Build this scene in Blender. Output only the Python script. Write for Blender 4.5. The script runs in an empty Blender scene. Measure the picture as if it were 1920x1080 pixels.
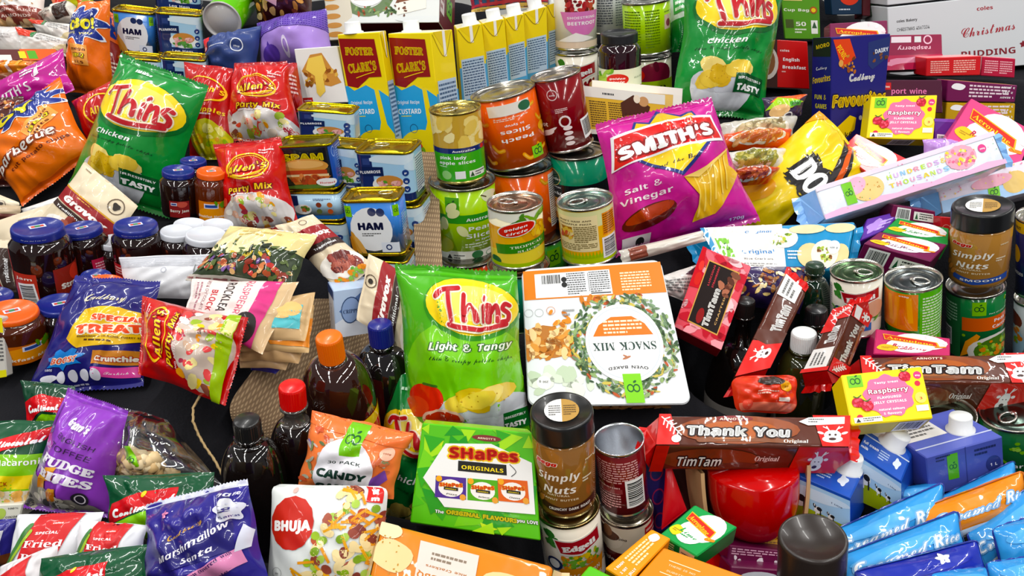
import bpy, bmesh, math, os, random
import numpy as np
from mathutils import Vector, Matrix

# ------------------------------------------------------------------ camera, light, exposure
W, H = 1920, 1080
FPX = 1478.0
SC = bpy.context.scene
COL = SC.collection
CAM_Z = 1.62
PITCH, ROLL = math.radians(28), math.radians(3.0)
fw = np.array([0, math.cos(PITCH), -math.sin(PITCH)])
r0 = np.array([1.0, 0, 0])
u0 = np.cross(r0, fw)
rt = r0 * math.cos(ROLL) + u0 * math.sin(ROLL)
up = -r0 * math.sin(ROLL) + u0 * math.cos(ROLL)
EYE = np.array([0, 0, CAM_Z])
cd = bpy.data.cameras.new('camera')
cam = bpy.data.objects.new('camera', cd)
COL.objects.link(cam)
m3 = Matrix((rt, up, -fw)).transposed()
cam.matrix_world = Matrix.Translation(Vector(EYE)) @ m3.to_4x4()
cd.sensor_width = 36.0
cd.lens = 36.0 * FPX / W
cd.clip_start = 0.05
SC.camera = cam

wd = bpy.data.worlds.new('store_air')
SC.world = wd
wd.use_nodes = True
bg = wd.node_tree.nodes['Background']
bg.inputs[0].default_value = (0.93, 0.96, 1.0, 1)
bg.inputs[1].default_value = 0.2
SC.view_settings.view_transform = 'Standard'
SC.view_settings.look = 'None'
SC.view_settings.gamma = 1.0
SC.view_settings.use_curve_mapping = False
SC.view_settings.exposure = -0.1
SC.cycles.max_bounces = 6
SC.cycles.transparent_max_bounces = 8

def batten(x, y, e):
    l = bpy.data.lights.new('ceiling_batten', 'AREA')
    l.shape = 'RECTANGLE'; l.size = 0.09; l.size_y = 1.25; l.energy = e
    l.color = (1.0, 0.985, 0.95)
    o = bpy.data.objects.new('ceiling_batten', l)
    o.location = (x, y, 3.35); COL.objects.link(o)
for bx in (-2.7, -0.9, 0.9, 2.7):
    for by in (-2.6, -1.0, 0.6, 2.2):
        batten(bx, by, 19.5)

# ------------------------------------------------------------------ pile slope and pixel rays
def ray(u, v):
    return fw + rt * ((u - W / 2) / FPX) + up * ((H / 2 - v) / FPX)
def depth(u, v):
    d = ray(u, v)
    return 0.9994 / (0.476 * d[1] - d[2])
class Plane:
    """a face plane through the slope of the pile at a pixel: lean = degrees back from upright, yaw = turn about the vertical"""
    def __init__(s, u, v, lean=30, yaw=0, off=0.0):
        t = depth(u, v) - off
        s.p = EYE + ray(u, v) * t
        a, L = math.radians(yaw), math.radians(lean)
        h = np.array([math.sin(a), -math.cos(a), 0])
        s.n = h * math.cos(L) + np.array([0, 0, 1]) * math.sin(L)
    def at(s, u, v):
        d = ray(u, v)
        return EYE + d * (np.dot(s.p - EYE, s.n) / np.dot(d, s.n))

# ------------------------------------------------------------------ materials
MATS = {}
def hexrgb(h):
    h = h.lstrip('#')
    if len(h) == 3: h = ''.join(c * 2 for c in h)
    c = [int(h[i:i + 2], 16) / 255 for i in (0, 2, 4)]
    return tuple(x / 12.92 if x <= 0.04045 else ((x + 0.055) / 1.055) ** 2.4 for x in c)
FIN = dict(  # roughness, coat, metallic, bump strength, bump scale
    film=(0.34, 0.75, 0, 0.34, 42), matte=(0.45, 0.22, 0, 0.2, 45), card=(0.38, 0.30, 0, 0.0, 1), paper=(0.5, 0.12, 0, 0.0, 1),
    gloss=(0.16, 0.6, 0, 0.0, 1), plastic=(0.32, 0.15, 0, 0.0, 1), metal=(0.24, 0.0, 1, 0.0, 1), foil=(0.2, 0, 1, 0.3, 60),
    glass=(0.06, 1.0, 0, 0.0, 1), cloth=(0.95, 0, 0, 0.25, 300), print=(0.6, 0, 0, 0, 1), food=(0.5, 0.1, 0, 0.1, 90))
def M(fin, hx):
    k = (fin, hx)
    if k in MATS: return MATS[k]
    m = bpy.data.materials.new(f"{fin}_{hx.lstrip('#')}")
    m.use_nodes = True
    nt = m.node_tree
    b = nt.nodes['Principled BSDF']
    ro, co, me, bs, bsc = FIN.get(fin, FIN['card'])
    c = hexrgb(hx); lum = .21 * c[0] + .72 * c[1] + .07 * c[2]
    b.inputs['Base Color'].default_value = (*[max(0, lum + (x - lum) * 1.12) for x in c], 1)
    b.inputs['Roughness'].default_value = ro
    b.inputs['Metallic'].default_value = me
    b.inputs['Coat Weight'].default_value = co
    b.inputs['Coat Roughness'].default_value = 0.045
    if fin in ('film', 'gloss', 'matte', 'card'): b.inputs['Specular IOR Level'].default_value = 0.3
    if fin == 'cloth': b.inputs['Specular IOR Level'].default_value = 0.15
    if bs:
        tc = nt.nodes.new('ShaderNodeTexCoord')
        n = nt.nodes.new('ShaderNodeTexNoise'); n.inputs['Scale'].default_value = bsc; n.inputs['Detail'].default_value = 1.5
        g = nt.nodes.new('ShaderNodeBump'); g.inputs['Strength'].default_value = bs; g.inputs['Distance'].default_value = 0.006
        nt.links.new(tc.outputs['Object'], n.inputs['Vector']); nt.links.new(n.outputs['Fac'], g.inputs['Height'])
        nt.links.new(g.outputs['Normal'], b.inputs['Normal'])
        if co: nt.links.new(g.outputs['Normal'], b.inputs['Coat Normal'])
    MATS[k] = m
    return m
def clear_film():
    if 'clear' in MATS: return MATS['clear']
    m = bpy.data.materials.new('clear_film'); m.use_nodes = True
    nt = m.node_tree; out = nt.nodes['Material Output']
    nt.nodes.remove(nt.nodes['Principled BSDF'])
    t = nt.nodes.new('ShaderNodeBsdfTransparent'); t.inputs[0].default_value = (0.93, 0.94, 0.95, 1)
    g = nt.nodes.new('ShaderNodeBsdfGlossy'); g.inputs['Roughness'].default_value = 0.08
    f = nt.nodes.new('ShaderNodeLayerWeight'); f.inputs['Blend'].default_value = 0.22
    mp = nt.nodes.new('ShaderNodeMapRange'); mp.inputs[3].default_value = 0.2; mp.inputs[4].default_value = 0.75
    x = nt.nodes.new('ShaderNodeMixShader')
    nt.links.new(f.outputs['Facing'], mp.inputs[0]); nt.links.new(mp.outputs[0], x.inputs[0])
    nt.links.new(t.outputs[0], x.inputs[1]); nt.links.new(g.outputs[0], x.inputs[2]); nt.links.new(x.outputs[0], out.inputs[0])
    MATS['clear'] = m
    return m

# ------------------------------------------------------------------ objects
ALL_PTS = []          # world points of everything, for the cloth that carries the pile
def thing(name, label, cat, base, group=None):
    o = bpy.data.objects.new(name, None)
    o.empty_display_size = 0.02
    o.location = Vector(base); COL.objects.link(o)
    o['label'] = label; o['category'] = cat
    if group: o['group'] = group
    o['_b'] = [float(x) for x in base]
    return o
def mesh(name, V, Fc, mats, root, mi=None, smooth=True, N=None, parent=None, label=None, carry=True):
    """one mesh object in the frame of its thing (root)"""
    V = np.asarray(V, float)
    if carry:
        ALL_PTS.append(V[::max(1, len(V) // 1500)])
        tri = np.array([(f[0], f[i], f[i + 1]) for f in Fc for i in range(1, len(f) - 1)])
        a, e1, e2 = V[tri[:, 0]], V[tri[:, 1]] - V[tri[:, 0]], V[tri[:, 2]] - V[tri[:, 0]]
        ar = np.linalg.norm(np.cross(e1, e2), axis=1) / 2
        big = ar > 5e-5
        for k in np.nonzero(big)[0]:
            q = np.random.RandomState(k).rand(int(ar[k] / 2.5e-5) + 3, 2); q = np.where(q.sum(1, keepdims=True) > 1, 1 - q, q)
            ALL_PTS.append(a[k] + q[:, :1] * e1[k] + q[:, 1:] * e2[k])
    b = np.array(root['_b']) if root is not None else np.zeros(3)
    me = bpy.data.meshes.new(name)
    me.from_pydata((V - b).tolist(), [], Fc if isinstance(Fc, list) else Fc.tolist())
    for m in (mats if isinstance(mats, list) else [mats]): me.materials.append(m)
    if mi is not None: me.polygons.foreach_set('material_index', np.asarray(mi, dtype=np.int32))
    if smooth: me.polygons.foreach_set('use_smooth', np.ones(len(me.polygons), dtype=bool))
    if N is not None: me.normals_split_custom_set_from_vertices(np.asarray(N).tolist())
    me.update()
    o = bpy.data.objects.new(name, me)
    COL.objects.link(o)
    if parent is not None or root is not None: o.parent = parent if parent is not None else root
    if label: o['label'] = label
    return o
def grid_faces(nx, ny, flip=False):
    i, j = np.meshgrid(np.arange(nx), np.arange(ny)); k = (j * (nx + 1) + i).ravel()
    q = np.stack([k, k + 1, k + nx + 2, k + nx + 1], 1)
    return q[:, ::-1] if flip else q

# ------------------------------------------------------------------ glyphs
GL, ADV = {}, {}
def math_char(c, st):
    o = ord(c)
    base = {'s': (0x1D400, 0x1D7CE), 'c': (0x1D4D0, 0), 'b': (0x1D5D4, 0x1D7EC), 'i': (0x1D63C, 0x1D7EC)}.get(st)
    if base is None: return c
    if 'A' <= c <= 'Z': return chr(base[0] + o - 65)
    if 'a' <= c <= 'z': return chr(base[0] + 26 + o - 97)
    if '0' <= c <= '9' and base[1]: return chr(base[1] + o - 48)
    return c
def load_fonts():
    d = bpy.utils.system_resource('DATAFILES', path='fonts') or ''
    def ld(n):
        try: return bpy.data.fonts.load(os.path.join(d, n))
        except Exception: return None
    mf, inter = ld('NotoSansMath-Regular.woff2'), ld('Inter.woff2')
    chars = [chr(c) for c in range(33, 127)]
    made = []
    def txt(s, font, off):
        cu = bpy.data.curves.new('t', 'FONT'); cu.body = s
        if font: cu.font = font
        cu.resolution_u = 3; cu.offset = off; cu.fill_mode = 'FRONT'
        o = bpy.data.objects.new('t', cu); COL.objects.link(o); made.append(o)
        return o
    req, adv = [], []
    for st in 'sbcir':
        f = inter if st == 'r' else mf
        hh = math_char('H', st) if f else 'H'
        adv.append((st, None, txt(hh + hh, f, 0)))
        for c in chars:
            cc = math_char(c, st) if f else c
            ff = inter if (st != 'r' and cc == c and inter) else f
            adv.append((st, c, txt((hh if ff is f else 'H') + cc + (hh if ff is f else 'H'), ff, 0)))
            if ff is not f: adv.append((st, c + '#', txt('HH', ff, 0)))
            req.append((st, c, txt(cc, ff, 0)))
    bpy.context.view_layer.update()
    dg = bpy.context.evaluated_depsgraph_get()
    wid = {(st, c): o.dimensions.x for st, c, o in adv}
    for (st, c), w in wid.items():
        if c and not c.endswith('#') or c == '#':
            ADV[st, c] = w - wid.get((st, c + '#'), wid[st, None])
    for st, c, o in req:
        ev = o.evaluated_get(dg); me = ev.to_mesh()
        n = len(me.vertices); v = np.empty(n * 3); me.vertices.foreach_get('co', v)
        me.calc_loop_triangles()
        t = np.empty(len(me.loop_triangles) * 3, dtype=np.int32); me.loop_triangles.foreach_get('vertices', t)
        GL[st, c] = (v.reshape(-1, 3)[:, :2].copy(), t.reshape(-1, 3).copy())
        ev.to_mesh_clear()
    for o in made:
        cu = o.data; bpy.data.objects.remove(o); bpy.data.curves.remove(cu)
load_fonts()

# ------------------------------------------------------------------ printed art: 2-D shapes in face fractions, x right, y up
RNG = random.Random(7)
class Art:
    clip = None
    """collects flat shapes (with a colour each) for one face of W x H metres; groups become sub-part meshes"""
    def __init__(s, w, h):
        s.w, s.h, s.el, s.g = w, h, [], 'front_print'
        s.bb, s.lk, s.nk = [], None, 0
    def add(s, v, t, col, rot=0, c=(0.5, 0.5)):
        v = np.asarray(v, float).copy()
        if rot:
            a = math.radians(rot); d = (v - c) * (s.w, s.h)
            d = d @ np.array([[math.cos(a), math.sin(a)], [-math.sin(a), math.cos(a)]])
            v = d / (s.w, s.h) + c
        v[:, 1] = np.clip(v[:, 1], -.001, 1.001)
        if s.clip: v[:, 0] = np.clip(v[:, 0], -.001, 1.001)
        lo, hi = v.min(0), v.max(0)
        if s.lk is None: z = s.above(lo, hi)
        else: z = s.lk + s.nk % 3; s.nk += 1
        s.bb.append((lo, hi, z))
        s.el.append((s.g, v, np.asarray(t, dtype=np.int32), col, z))
    def above(s, lo, hi):
        z = 0
        for a, b, k in s.bb:
            if k >= z and a[0] < hi[0] and b[0] > lo[0] and a[1] < hi[1] and b[1] > lo[1]: z = k + 1
        return z
    def part(s, g): s.g = g; return s
    def P(s, pts, col, rot=0, c=None):
        pts = np.asarray(pts, float)
        tr = [tuple(x) for x in tess(pts)]
        s.add(pts, tr, col, rot, c or tuple(pts.mean(0)))
    def R(s, x0, y0, x1, y1, col, rot=0):
        s.add([(x0, y0), (x1, y0), (x1, y1), (x0, y1)], [(0, 1, 2), (0, 2, 3)], col, rot, ((x0 + x1) / 2, (y0 + y1) / 2))
    def E(s, cx, cy, rx, ry, col, rot=0, n=20, amp=0, k=0):
        """ellipse, ry None: round in metres; amp/k: wavy edge"""
        if ry is None: ry = rx * s.w / s.h
        a = np.linspace(0, 2 * math.pi, n, endpoint=False); q = 1 + amp * np.sin(k * a)
        v = np.stack([cx + rx * q * np.cos(a), cy + ry * q * np.sin(a)], 1)
        s.add(np.vstack([v, [[cx, cy]]]), [(i, (i + 1) % n, n) for i in range(n)], col, rot, (cx, cy))
    def ring(s, cx, cy, rx, ry, w, col, n=24):
        if ry is None: ry = rx * s.w / s.h
        a = np.linspace(0, 2 * math.pi, n, endpoint=False); c, q = np.cos(a), np.sin(a)
        v = np.vstack([np.stack([cx + rx * c, cy + ry * q], 1), np.stack([cx + rx * (1 - w) * c, cy + ry * (1 - w) * q], 1)])
        t = [x for i in range(n) for x in ((i, (i + 1) % n, n + i), ((i + 1) % n, n + (i + 1) % n, n + i))]
        s.add(v, t, col)
    def S(s, pts, wd, col, taper=0.0):
        """brush stroke through pts (face fractions), width in metres"""
        p = np.asarray(pts, float) * (s.w, s.h)
        if len(p) > 2:   # smooth
            q = []
            for i in range(len(p) - 1):
                a, b, c, d = p[max(i - 1, 0)], p[i], p[i + 1], p[min(i + 2, len(p) - 1)]
                for t in np.linspace(0, 1, 5, endpoint=False):
                    q.append(0.5 * (2 * b + (c - a) * t + (2 * a - 5 * b + 4 * c - d) * t * t + (3 * b - a - 3 * c + d) * t ** 3))
            p = np.array(q + [p[-1]])
        d = np.gradient(p, axis=0); d /= np.linalg.norm(d, axis=1)[:, None] + 1e-12
        nn = np.stack([-d[:, 1], d[:, 0]], 1)
        ww = wd / 2 * (1 - taper * np.linspace(0, 1, len(p)))[:, None]
        v = np.vstack([p + nn * ww, p - nn * ww]) / (s.w, s.h); m = len(p)
        s.add(v, [x for i in range(m - 1) for x in ((i, m + i, i + 1), (i + 1, m + i, m + i + 1))], col)
        for e in (p[0], p[-1]):
            r = wd / 2 * (1 if e is p[0] else 1 - taper)
            s.E(e[0] / s.w, e[1] / s.h, r / s.w, r / s.h, col, n=8)
    def T(s, text, cx, cy, w, h, col, st='b', ol=None, rot=0, q=0, shear=0, arc=0, ol2=None):
        """text fitted into a box w x h (h = height of its capitals), turned by rot degrees"""
        v, t, x, n = [], [], 0, 0
        r1 = .03 * bool(q)
        layers = ([(ol2, r1 + .13)] if ol2 else []) + ([(ol, r1 + .07)] if ol else []) + [(col, r1)]
        pos = []
        for ch in text:
            if ch == ' ': x += 0.28; continue
            k = st if st != 'm' else 'i' if ch.isupper() else 'c'
            pos.append((k, ch, x)); x += ADV.get((k, ch), 0.6)
        tot = max(x, 0.01)
        for cl, rad in layers:
            vs, ts, n = [], [], 0
            dirs = [(rad * math.cos(k * math.pi / 4), rad * math.sin(k * math.pi / 4)) for k in range(8)] if rad > .05 else [(rad, 0), (-rad, 0), (0, rad), (0, -rad)] if rad else []
            for k, ch, px in pos:
                g = GL.get((k, ch))
                if g is None or not len(g[1]): continue
                for dx, dy in [(0, 0)] + dirs:
                    vs.append(g[0] + (px + dx, dy)); ts.append(g[1] + n); n += len(g[0])
            if not vs: return
            v = np.vstack(vs); t = np.vstack(ts)
            v = (v - (tot / 2, 0.36)) / (tot, 0.72)          # unit box about its centre
            v[:, 0] += shear * v[:, 1] * (h * s.h) / (w * s.w)
            v = v * (w, h)
            if arc: v[:, 1] += arc * (1 - (2 * v[:, 0] / w) ** 2) - arc * 0.5
            s.add(v + (cx, cy), t, cl, rot, (cx, cy))
    def L(s, x0, y0, x1, y1, n, col, seed=1, rot=0, fill=0.5):
        """lines of print too small to read"""
        r = random.Random(seed); dy = (y1 - y0) / n
        vs, ts = [], []
        for i in range(n):
            x, y = x0, y1 - (i + 0.75) * dy
            end = x1 if i < n - 1 else x0 + (x1 - x0) * 0.6
            while x < end:
                l = (x1 - x0) * r.uniform(0.05, 0.16); e = min(x + l, end); k = len(vs)
                vs += [(x, y), (e, y), (e, y + dy * fill), (x, y + dy * fill)]; ts += [(k, k + 1, k + 2), (k, k + 2, k + 3)]
                x = e + (x1 - x0) * 0.025
        s.add(vs, ts, col, rot, ((x0 + x1) / 2, (y0 + y1) / 2))
    def BC(s, x0, y0, x1, y1, vert=False, rot=0):
        c = ((x0 + x1) / 2, (y0 + y1) / 2)
        s.add([(x0, y0), (x1, y0), (x1, y1), (x0, y1)], [(0, 1, 2), (0, 2, 3)], '#f2f2f2', rot, c)
        r = random.Random(3); p = 0.08; vs, ts = [], []
        while p < 0.9:
            b = r.uniform(0.015, 0.05)
            if vert: a = (x0 + (x1 - x0) * .1, y0 + (y1 - y0) * p, x1 - (x1 - x0) * .1, y0 + (y1 - y0) * (p + b))
            else: a = (x0 + (x1 - x0) * p, y0 + (y1 - y0) * .15, x0 + (x1 - x0) * (p + b), y1 - (y1 - y0) * .1)
            k = len(vs); vs += [(a[0], a[1]), (a[2], a[1]), (a[2], a[3]), (a[0], a[3])]; ts += [(k, k + 1, k + 2), (k, k + 2, k + 3)]
            p += b + r.uniform(0.015, 0.04)
        s.add(vs, ts, '#111111', rot, c)
    def sc(s, x0, y0, x1, y1, n, cols, sz, seed=1, asp=1.5, k=0, amp=0.12):
        """a printed picture of many small pieces (nuts, peas, lollies)"""
        r = random.Random(seed)
        s.lk, s.nk = s.above((x0 - sz, y0 - sz), (x1 + sz, y1 + sz)), 0
        for i in range(n):
            z = sz * r.uniform(0.6, 1.2)
            s.E(r.uniform(x0, x1), r.uniform(y0, y1), z, z * s.w / s.h / asp, r.choice(cols), rot=r.uniform(0, 180), n=9, amp=amp, k=k or r.choice((2, 3)))
        s.lk = None
    def woo(s, x0, y0, x1, y1, tag='#7cc242', ink='#1d5a2a'):
        if tag: s.R(x0, y0, x1, y1, tag)
        cx, cy, w = (x0 + x1) / 2, (y0 + y1) / 2, (x1 - x0) * .22
        hh = w * s.w / s.h
        for d in (-.75, .75): s.ring(cx + d * w, cy, w * .9, hh * 1.1, .32, ink, 12)
        s.E(cx + w * .5, cy + hh * 1.7, w * .5, hh * .3, ink, rot=35, n=8)
    def bowl(s, cx, cy, w, h, rim='#dfe3ea', inn='#c9ccd4', food=('#e9c95a', '#f0d987', '#d9b13c')):
        a = np.linspace(math.pi, 2 * math.pi, 14)
        s.P([(cx + w / 2 * math.cos(q), cy + h * .62 * math.sin(q)) for q in a], rim)
        s.E(cx, cy, w / 2, h * .2, inn, n=20)
        r = random.Random(int(cx * 999) + 5)
        for i in range(7):
            s.E(cx + w * r.uniform(-.3, .3), cy + h * r.uniform(.02, .24), w * .2, h * .15, food[i % len(food)], rot=r.uniform(-50, 50), n=12, amp=.06, k=3)
        for i in range(14):
            s.E(cx + w * r.uniform(-.3, .3), cy + h * r.uniform(.02, .26), w * .008, None, '#b98a22', n=6)

def tess(p):
    n = len(p)
    from mathutils.geometry import tessellate_polygon
    return tessellate_polygon([[Vector((float(a), float(b), 0)) for a, b in p]])
def fine(v, t, sx, sy, mx):
    """split triangles until no edge is longer than mx metres"""
    v = np.asarray(v, float); t = np.asarray(t)
    sc = np.array([sx, sy])
    for _ in range(9):
        p = v[t] * sc
        e = np.stack([np.linalg.norm(p[:, (i + 1) % 3] - p[:, i], axis=1) for i in range(3)], 1)
        k = e.argmax(1); big = e.max(1) > mx
        if not big.any(): break
        keep, tb, kb = t[~big], t[big], k[big]
        i = np.arange(len(tb)); a, b, c = tb[i, kb], tb[i, (kb + 1) % 3], tb[i, (kb + 2) % 3]
        mid = (v[a] + v[b]) / 2; mi = len(v) + i
        v = np.vstack([v, mid])
        t = np.vstack([keep, np.stack([a, mi, c], 1), np.stack([mi, b, c], 1)])
    return v, t
def print_art(art, surf, fin, root, parent, mx=None, o0=0.0004, do=0.00013):
    """lays the shapes of art on a surface: surf(x, y, off) gives points and normals"""
    groups = {}
    for g, v, t, c, k in art.el: groups.setdefault(g, []).append((k, v, t, c))
    for g in list(groups):                    # marks that stand far apart are prints of their own
        els = groups[g]; m = np.array((art.w, art.h))
        lo = np.array([e[1].min(0) * m for e in els]); hi = np.array([e[1].max(0) * m for e in els]); sz = (hi - lo).max(1)
        own = list(range(len(els)))
        def find(i):
            while own[i] != i: i = own[i]
            return i
        for i in range(len(els)):
            gap = np.linalg.norm(np.maximum(0, np.maximum(lo[i] - hi, lo - hi[i])), axis=1)
            for j in np.nonzero(gap <= np.maximum(.014, .4 * np.maximum(sz[i], sz)))[0]: own[find(int(j))] = find(i)
        roots = [find(i) for i in range(len(els))]
        for n, r_ in enumerate(dict.fromkeys(roots)):
            groups[g + '#' * n] = [e for e, q in zip(els, roots) if q == r_]
    for g, els in groups.items():
        V, N, T, MI, n, ml, mk = [], [], [], [], 0, [], {}
        for k, v, t, c in els:
            if len(t) == 0: continue
            if mx: v, t = fine(v, t, art.w, art.h, mx)
            p, nn = surf(v[:, 0], v[:, 1], o0 + do * k)
            f = fin if not c.startswith('!') else 'foil'
            c = c.lstrip('!')
            if c not in mk: mk[c] = len(ml); ml.append(M(f, c))
            # face winding to the outside
            a = p[t]; w = np.cross(a[:, 1] - a[:, 0], a[:, 2] - a[:, 0])
            fl = (w * nn[t[:, 0]]).sum(1) < 0
            t = np.where(fl[:, None], t[:, ::-1], t)
            V.append(p); N.append(nn); T.append(t + n); MI += [mk[c]] * len(t); n += len(p)
        if V: mesh(g.rstrip('#'), np.vstack(V), np.vstack(T), ml, root, mi=MI, N=np.vstack(N), parent=parent, carry=False)
def finite(P, e=1e-3):
    """turns a point function of (x, y) into one of points and normals"""
    def f(x, y, off):
        p = P(x, y)
        dx = P(x + e, y) - P(x - e, y); dy = P(x, y + e) - P(x, y - e)
        n = np.cross(dx, dy); n /= np.linalg.norm(n, axis=1)[:, None] + 1e-15
        return p + n * off, n
    return f
def bil(C):
    tl, tr, br, bl = [np.asarray(c) for c in C]
    def P(x, y):
        x, y = np.asarray(x, float)[:, None], np.asarray(y, float)[:, None]
        return (bl * (1 - x) + br * x) * (1 - y) + (tl * (1 - x) + tr * x) * y
    return P
def dims(C):
    tl, tr, br, bl = C
    L = lambda a, b: float(np.linalg.norm(a - b))
    return (L(tl, tr) + L(bl, br)) / 2, (L(tl, bl) + L(tr, br)) / 2
def quad(q, lean, yaw, off, ref=None):
    c = ref or (sum(q[0::2]) / 4, sum(q[1::2]) / 4)
    pl = Plane(*c, lean, yaw, off)
    return [pl.at(q[2 * i], q[2 * i + 1]) for i in range(4)], pl
# ------------------------------------------------------------------ builders
SEED = [10]
def lowest(C): return min(C, key=lambda p: p[2])
def bag(name, cat, label, q, col, art=None, T=0.035, lean=32, yaw=0, off=0.0, fin='film', seal='', rc=0.0, pinch=0.03, wr=1.0, group=None, ref=None,
        body='pouch', clear=False, fill=None, n=44, back=None, inner=None):
    """pillow bag or flat pouch between four corners; seal: colour of crimped end seals; rc: rounded corners (fraction)"""
    C, pl = quad(q, lean, yaw, off, ref)
    w, h = dims(C); nrm = pl.n
    SEED[0] += 1; r = random.Random(SEED[0]); B = bil(C)
    wav = [(r.uniform(-1, 1) * 26, r.uniform(-1, 1) * 26, r.uniform(0, 6), r.uniform(.4, 1)) for _ in range(6)] + [(r.uniform(-1, 1) * 46, r.uniform(-1, 1) * 46, r.uniform(0, 6), r.uniform(.05, .13)) for _ in range(5)]
    cre = [(r.uniform(0.05, .95), r.uniform(0, 1) > .5, r.uniform(-.9, .9), r.uniform(.5, 1)) for _ in range(10)]
    ew = [(r.uniform(5, 16), r.uniform(0, 6)) for _ in range(4)]
    def prof(x, y):
        px = np.sin(np.pi * np.clip(x, 0, 1)); py = np.sin(np.pi * np.clip((y - .03) / .94, 0, 1))
        return np.clip(px, 0, 1) ** .62 * np.clip(py, 0, 1) ** .55
    def disp(x, y):
        f = prof(x, y)
        z = T * f
        a = T * .075 * wr
        m = np.clip(4 * x * (1 - x), 0, 1) ** .5 * np.clip(5 * y * (1 - y), 0, 1) ** .5
        for kx, ky, ph, am in wav: z = z + a * am * .55 * m * np.sin(kx * x + ky * y + ph)
        for cx, top, sl, am in cre:      # creases running in from the end seals
            yy = (1 - y) if top else y
            d = (x - cx - sl * yy * .5)
            z = z + a * 2.1 * am * m * np.exp(-(d / .028) ** 2) * np.exp(-(yy / .28) ** 2)
        return z
    def warp(x, y):
        x = np.asarray(x, float); y = np.asarray(y, float)
        k = 1 - pinch * 2 * np.sin(np.pi * np.clip(y, 0, 1)) ** 1.2 * (1 if T > .012 else .3)
        if rc:
            e = np.minimum(np.clip(y, 0, 1), 1 - np.clip(y, 0, 1)) / rc
            k = k - 2 * rc * h / w * (1 - np.sqrt(np.clip(1 - (1 - np.clip(e, 0, 1)) ** 2, 0, 1)))
        j = sum(np.sin(f * y + p) for f, p in ew) * .004 * wr
        jy = sum(np.sin(f * x * .8 + p) for f, p in ew) * .003 * wr
        return .5 + (x - .5) * k + j, y + jy
    def P(x, y, sgn=1.0):
        x = np.asarray(x, float); y = np.asarray(y, float)
        z = disp(x, y) if sgn > 0 else -T * .3 * prof(x, y)
        return B(*warp(x, y)) + z[:, None] * nrm
    S = finite(P)
    base = lowest(C) - nrm * T * .3
    root = thing(name, label, cat, base, group)
    nx, ny = n, int(min(66, max(14, n * h / w)))
    gx, gy = np.meshgrid(np.linspace(0, 1, nx + 1), np.linspace(0, 1, ny + 1))
    gx, gy = gx.ravel(), gy.ravel()
    mats = [clear_film() if clear else M(fin, col), clear_film() if clear else M(fin, back or col)]
    V = np.vstack([P(gx, gy), P(gx, gy, -1)])
    f1, f2 = grid_faces(nx, ny), grid_faces(nx, ny, True) + len(gx)
    bd = mesh(body, V, np.vstack([f1, f2]), mats, root, mi=[0] * len(f1) + [1] * len(f2))
    if seal:
        for nm, ya, yb in (('top_seal', .955, 1.012), ('bottom_seal', -.012, .045)):
            sx, sy = np.meshgrid(np.linspace(-.002, 1.002, 61), np.linspace(ya, yb, 9)); sx, sy = sx.ravel(), sy.ravel()
            edge = (sy > 1) | (sy < 0)
            zz = sy + np.where(edge, .006 * np.sign(sy - .5) * np.sign(np.sin(sx * 190)), 0)
            p = P(sx, zz) + nrm * (.0006 + .0005 * np.sin(sy * 900))[:, None]
            mesh(nm, p, grid_faces(60, 8), M(fin, seal), root, parent=root)
    if art:
        A = Art(w, h); A.clip = True; art(A)
        print_art(A, S, fin, root, bd, mx=.0034, o0=.0009, do=.00015)
    if inner: inner(root, P, w, h, nrm)
    return root

def box(name, cat, label, q, depth_m, col, art=None, lean=20, yaw=0, off=0.0, fin='card', sides=None, cols=None, group=None, ref=None, body='carton', ins=.0012, round_=0):
    """carton: q is its main face; sides: art for top, bottom, left, right; cols: colours of those faces"""
    C, pl = quad(q, lean, yaw, off, ref)
    n = pl.n
    D = [c - n * depth_m for c in C]
    w, h = dims(C)
    base = lowest(C + D)
    root = thing(name, label, cat, base, group)
    tl, tr, br, bl = range(4)
    order = ['front', 'back', 'top', 'bottom', 'left', 'right']
    F = [[bl, br, tr, tl], [br + 4, bl + 4, tl + 4, tr + 4], [tl, tr, tr + 4, tl + 4], [bl + 4, br + 4, br, bl], [bl + 4, bl, tl, tl + 4], [br, br + 4, tr + 4, tr]]
    cc = cols or {}
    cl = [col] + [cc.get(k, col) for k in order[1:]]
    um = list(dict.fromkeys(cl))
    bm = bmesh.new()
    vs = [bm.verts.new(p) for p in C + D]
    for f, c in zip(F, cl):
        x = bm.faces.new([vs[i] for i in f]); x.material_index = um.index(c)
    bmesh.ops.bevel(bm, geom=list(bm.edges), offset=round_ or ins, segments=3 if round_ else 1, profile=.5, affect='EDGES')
    bm.verts.index_update()
    V = np.array([v.co[:] for v in bm.verts]); Fc = [[v.index for v in f.verts] for f in bm.faces]; mi = [f.material_index for f in bm.faces]
    bm.free()
    bd = mesh(body, V, Fc, [M(fin, c) for c in um], root, mi=mi, smooth=bool(round_))
    faces = dict(front=C, top=[D[0], D[1], C[1], C[0]], bottom=[C[3], C[2], D[2], D[3]], left=[D[0], C[0], C[3], D[3]], right=[C[1], D[1], D[2], C[2]])
    for k, fn in (dict(front=art) | (sides or {})).items():
        if not fn: continue
        fw_, fh_ = dims(faces[k]); A = Art(fw_, fh_); A.clip = True
        if k != 'front': A.g = k + '_print'
        fn(A)
        print_art(A, finite(bil(faces[k])), fin, root, bd, o0=.0003 + (.0006 if round_ else 0))
    root['_n'] = list(n); return root, C, D, n

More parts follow.
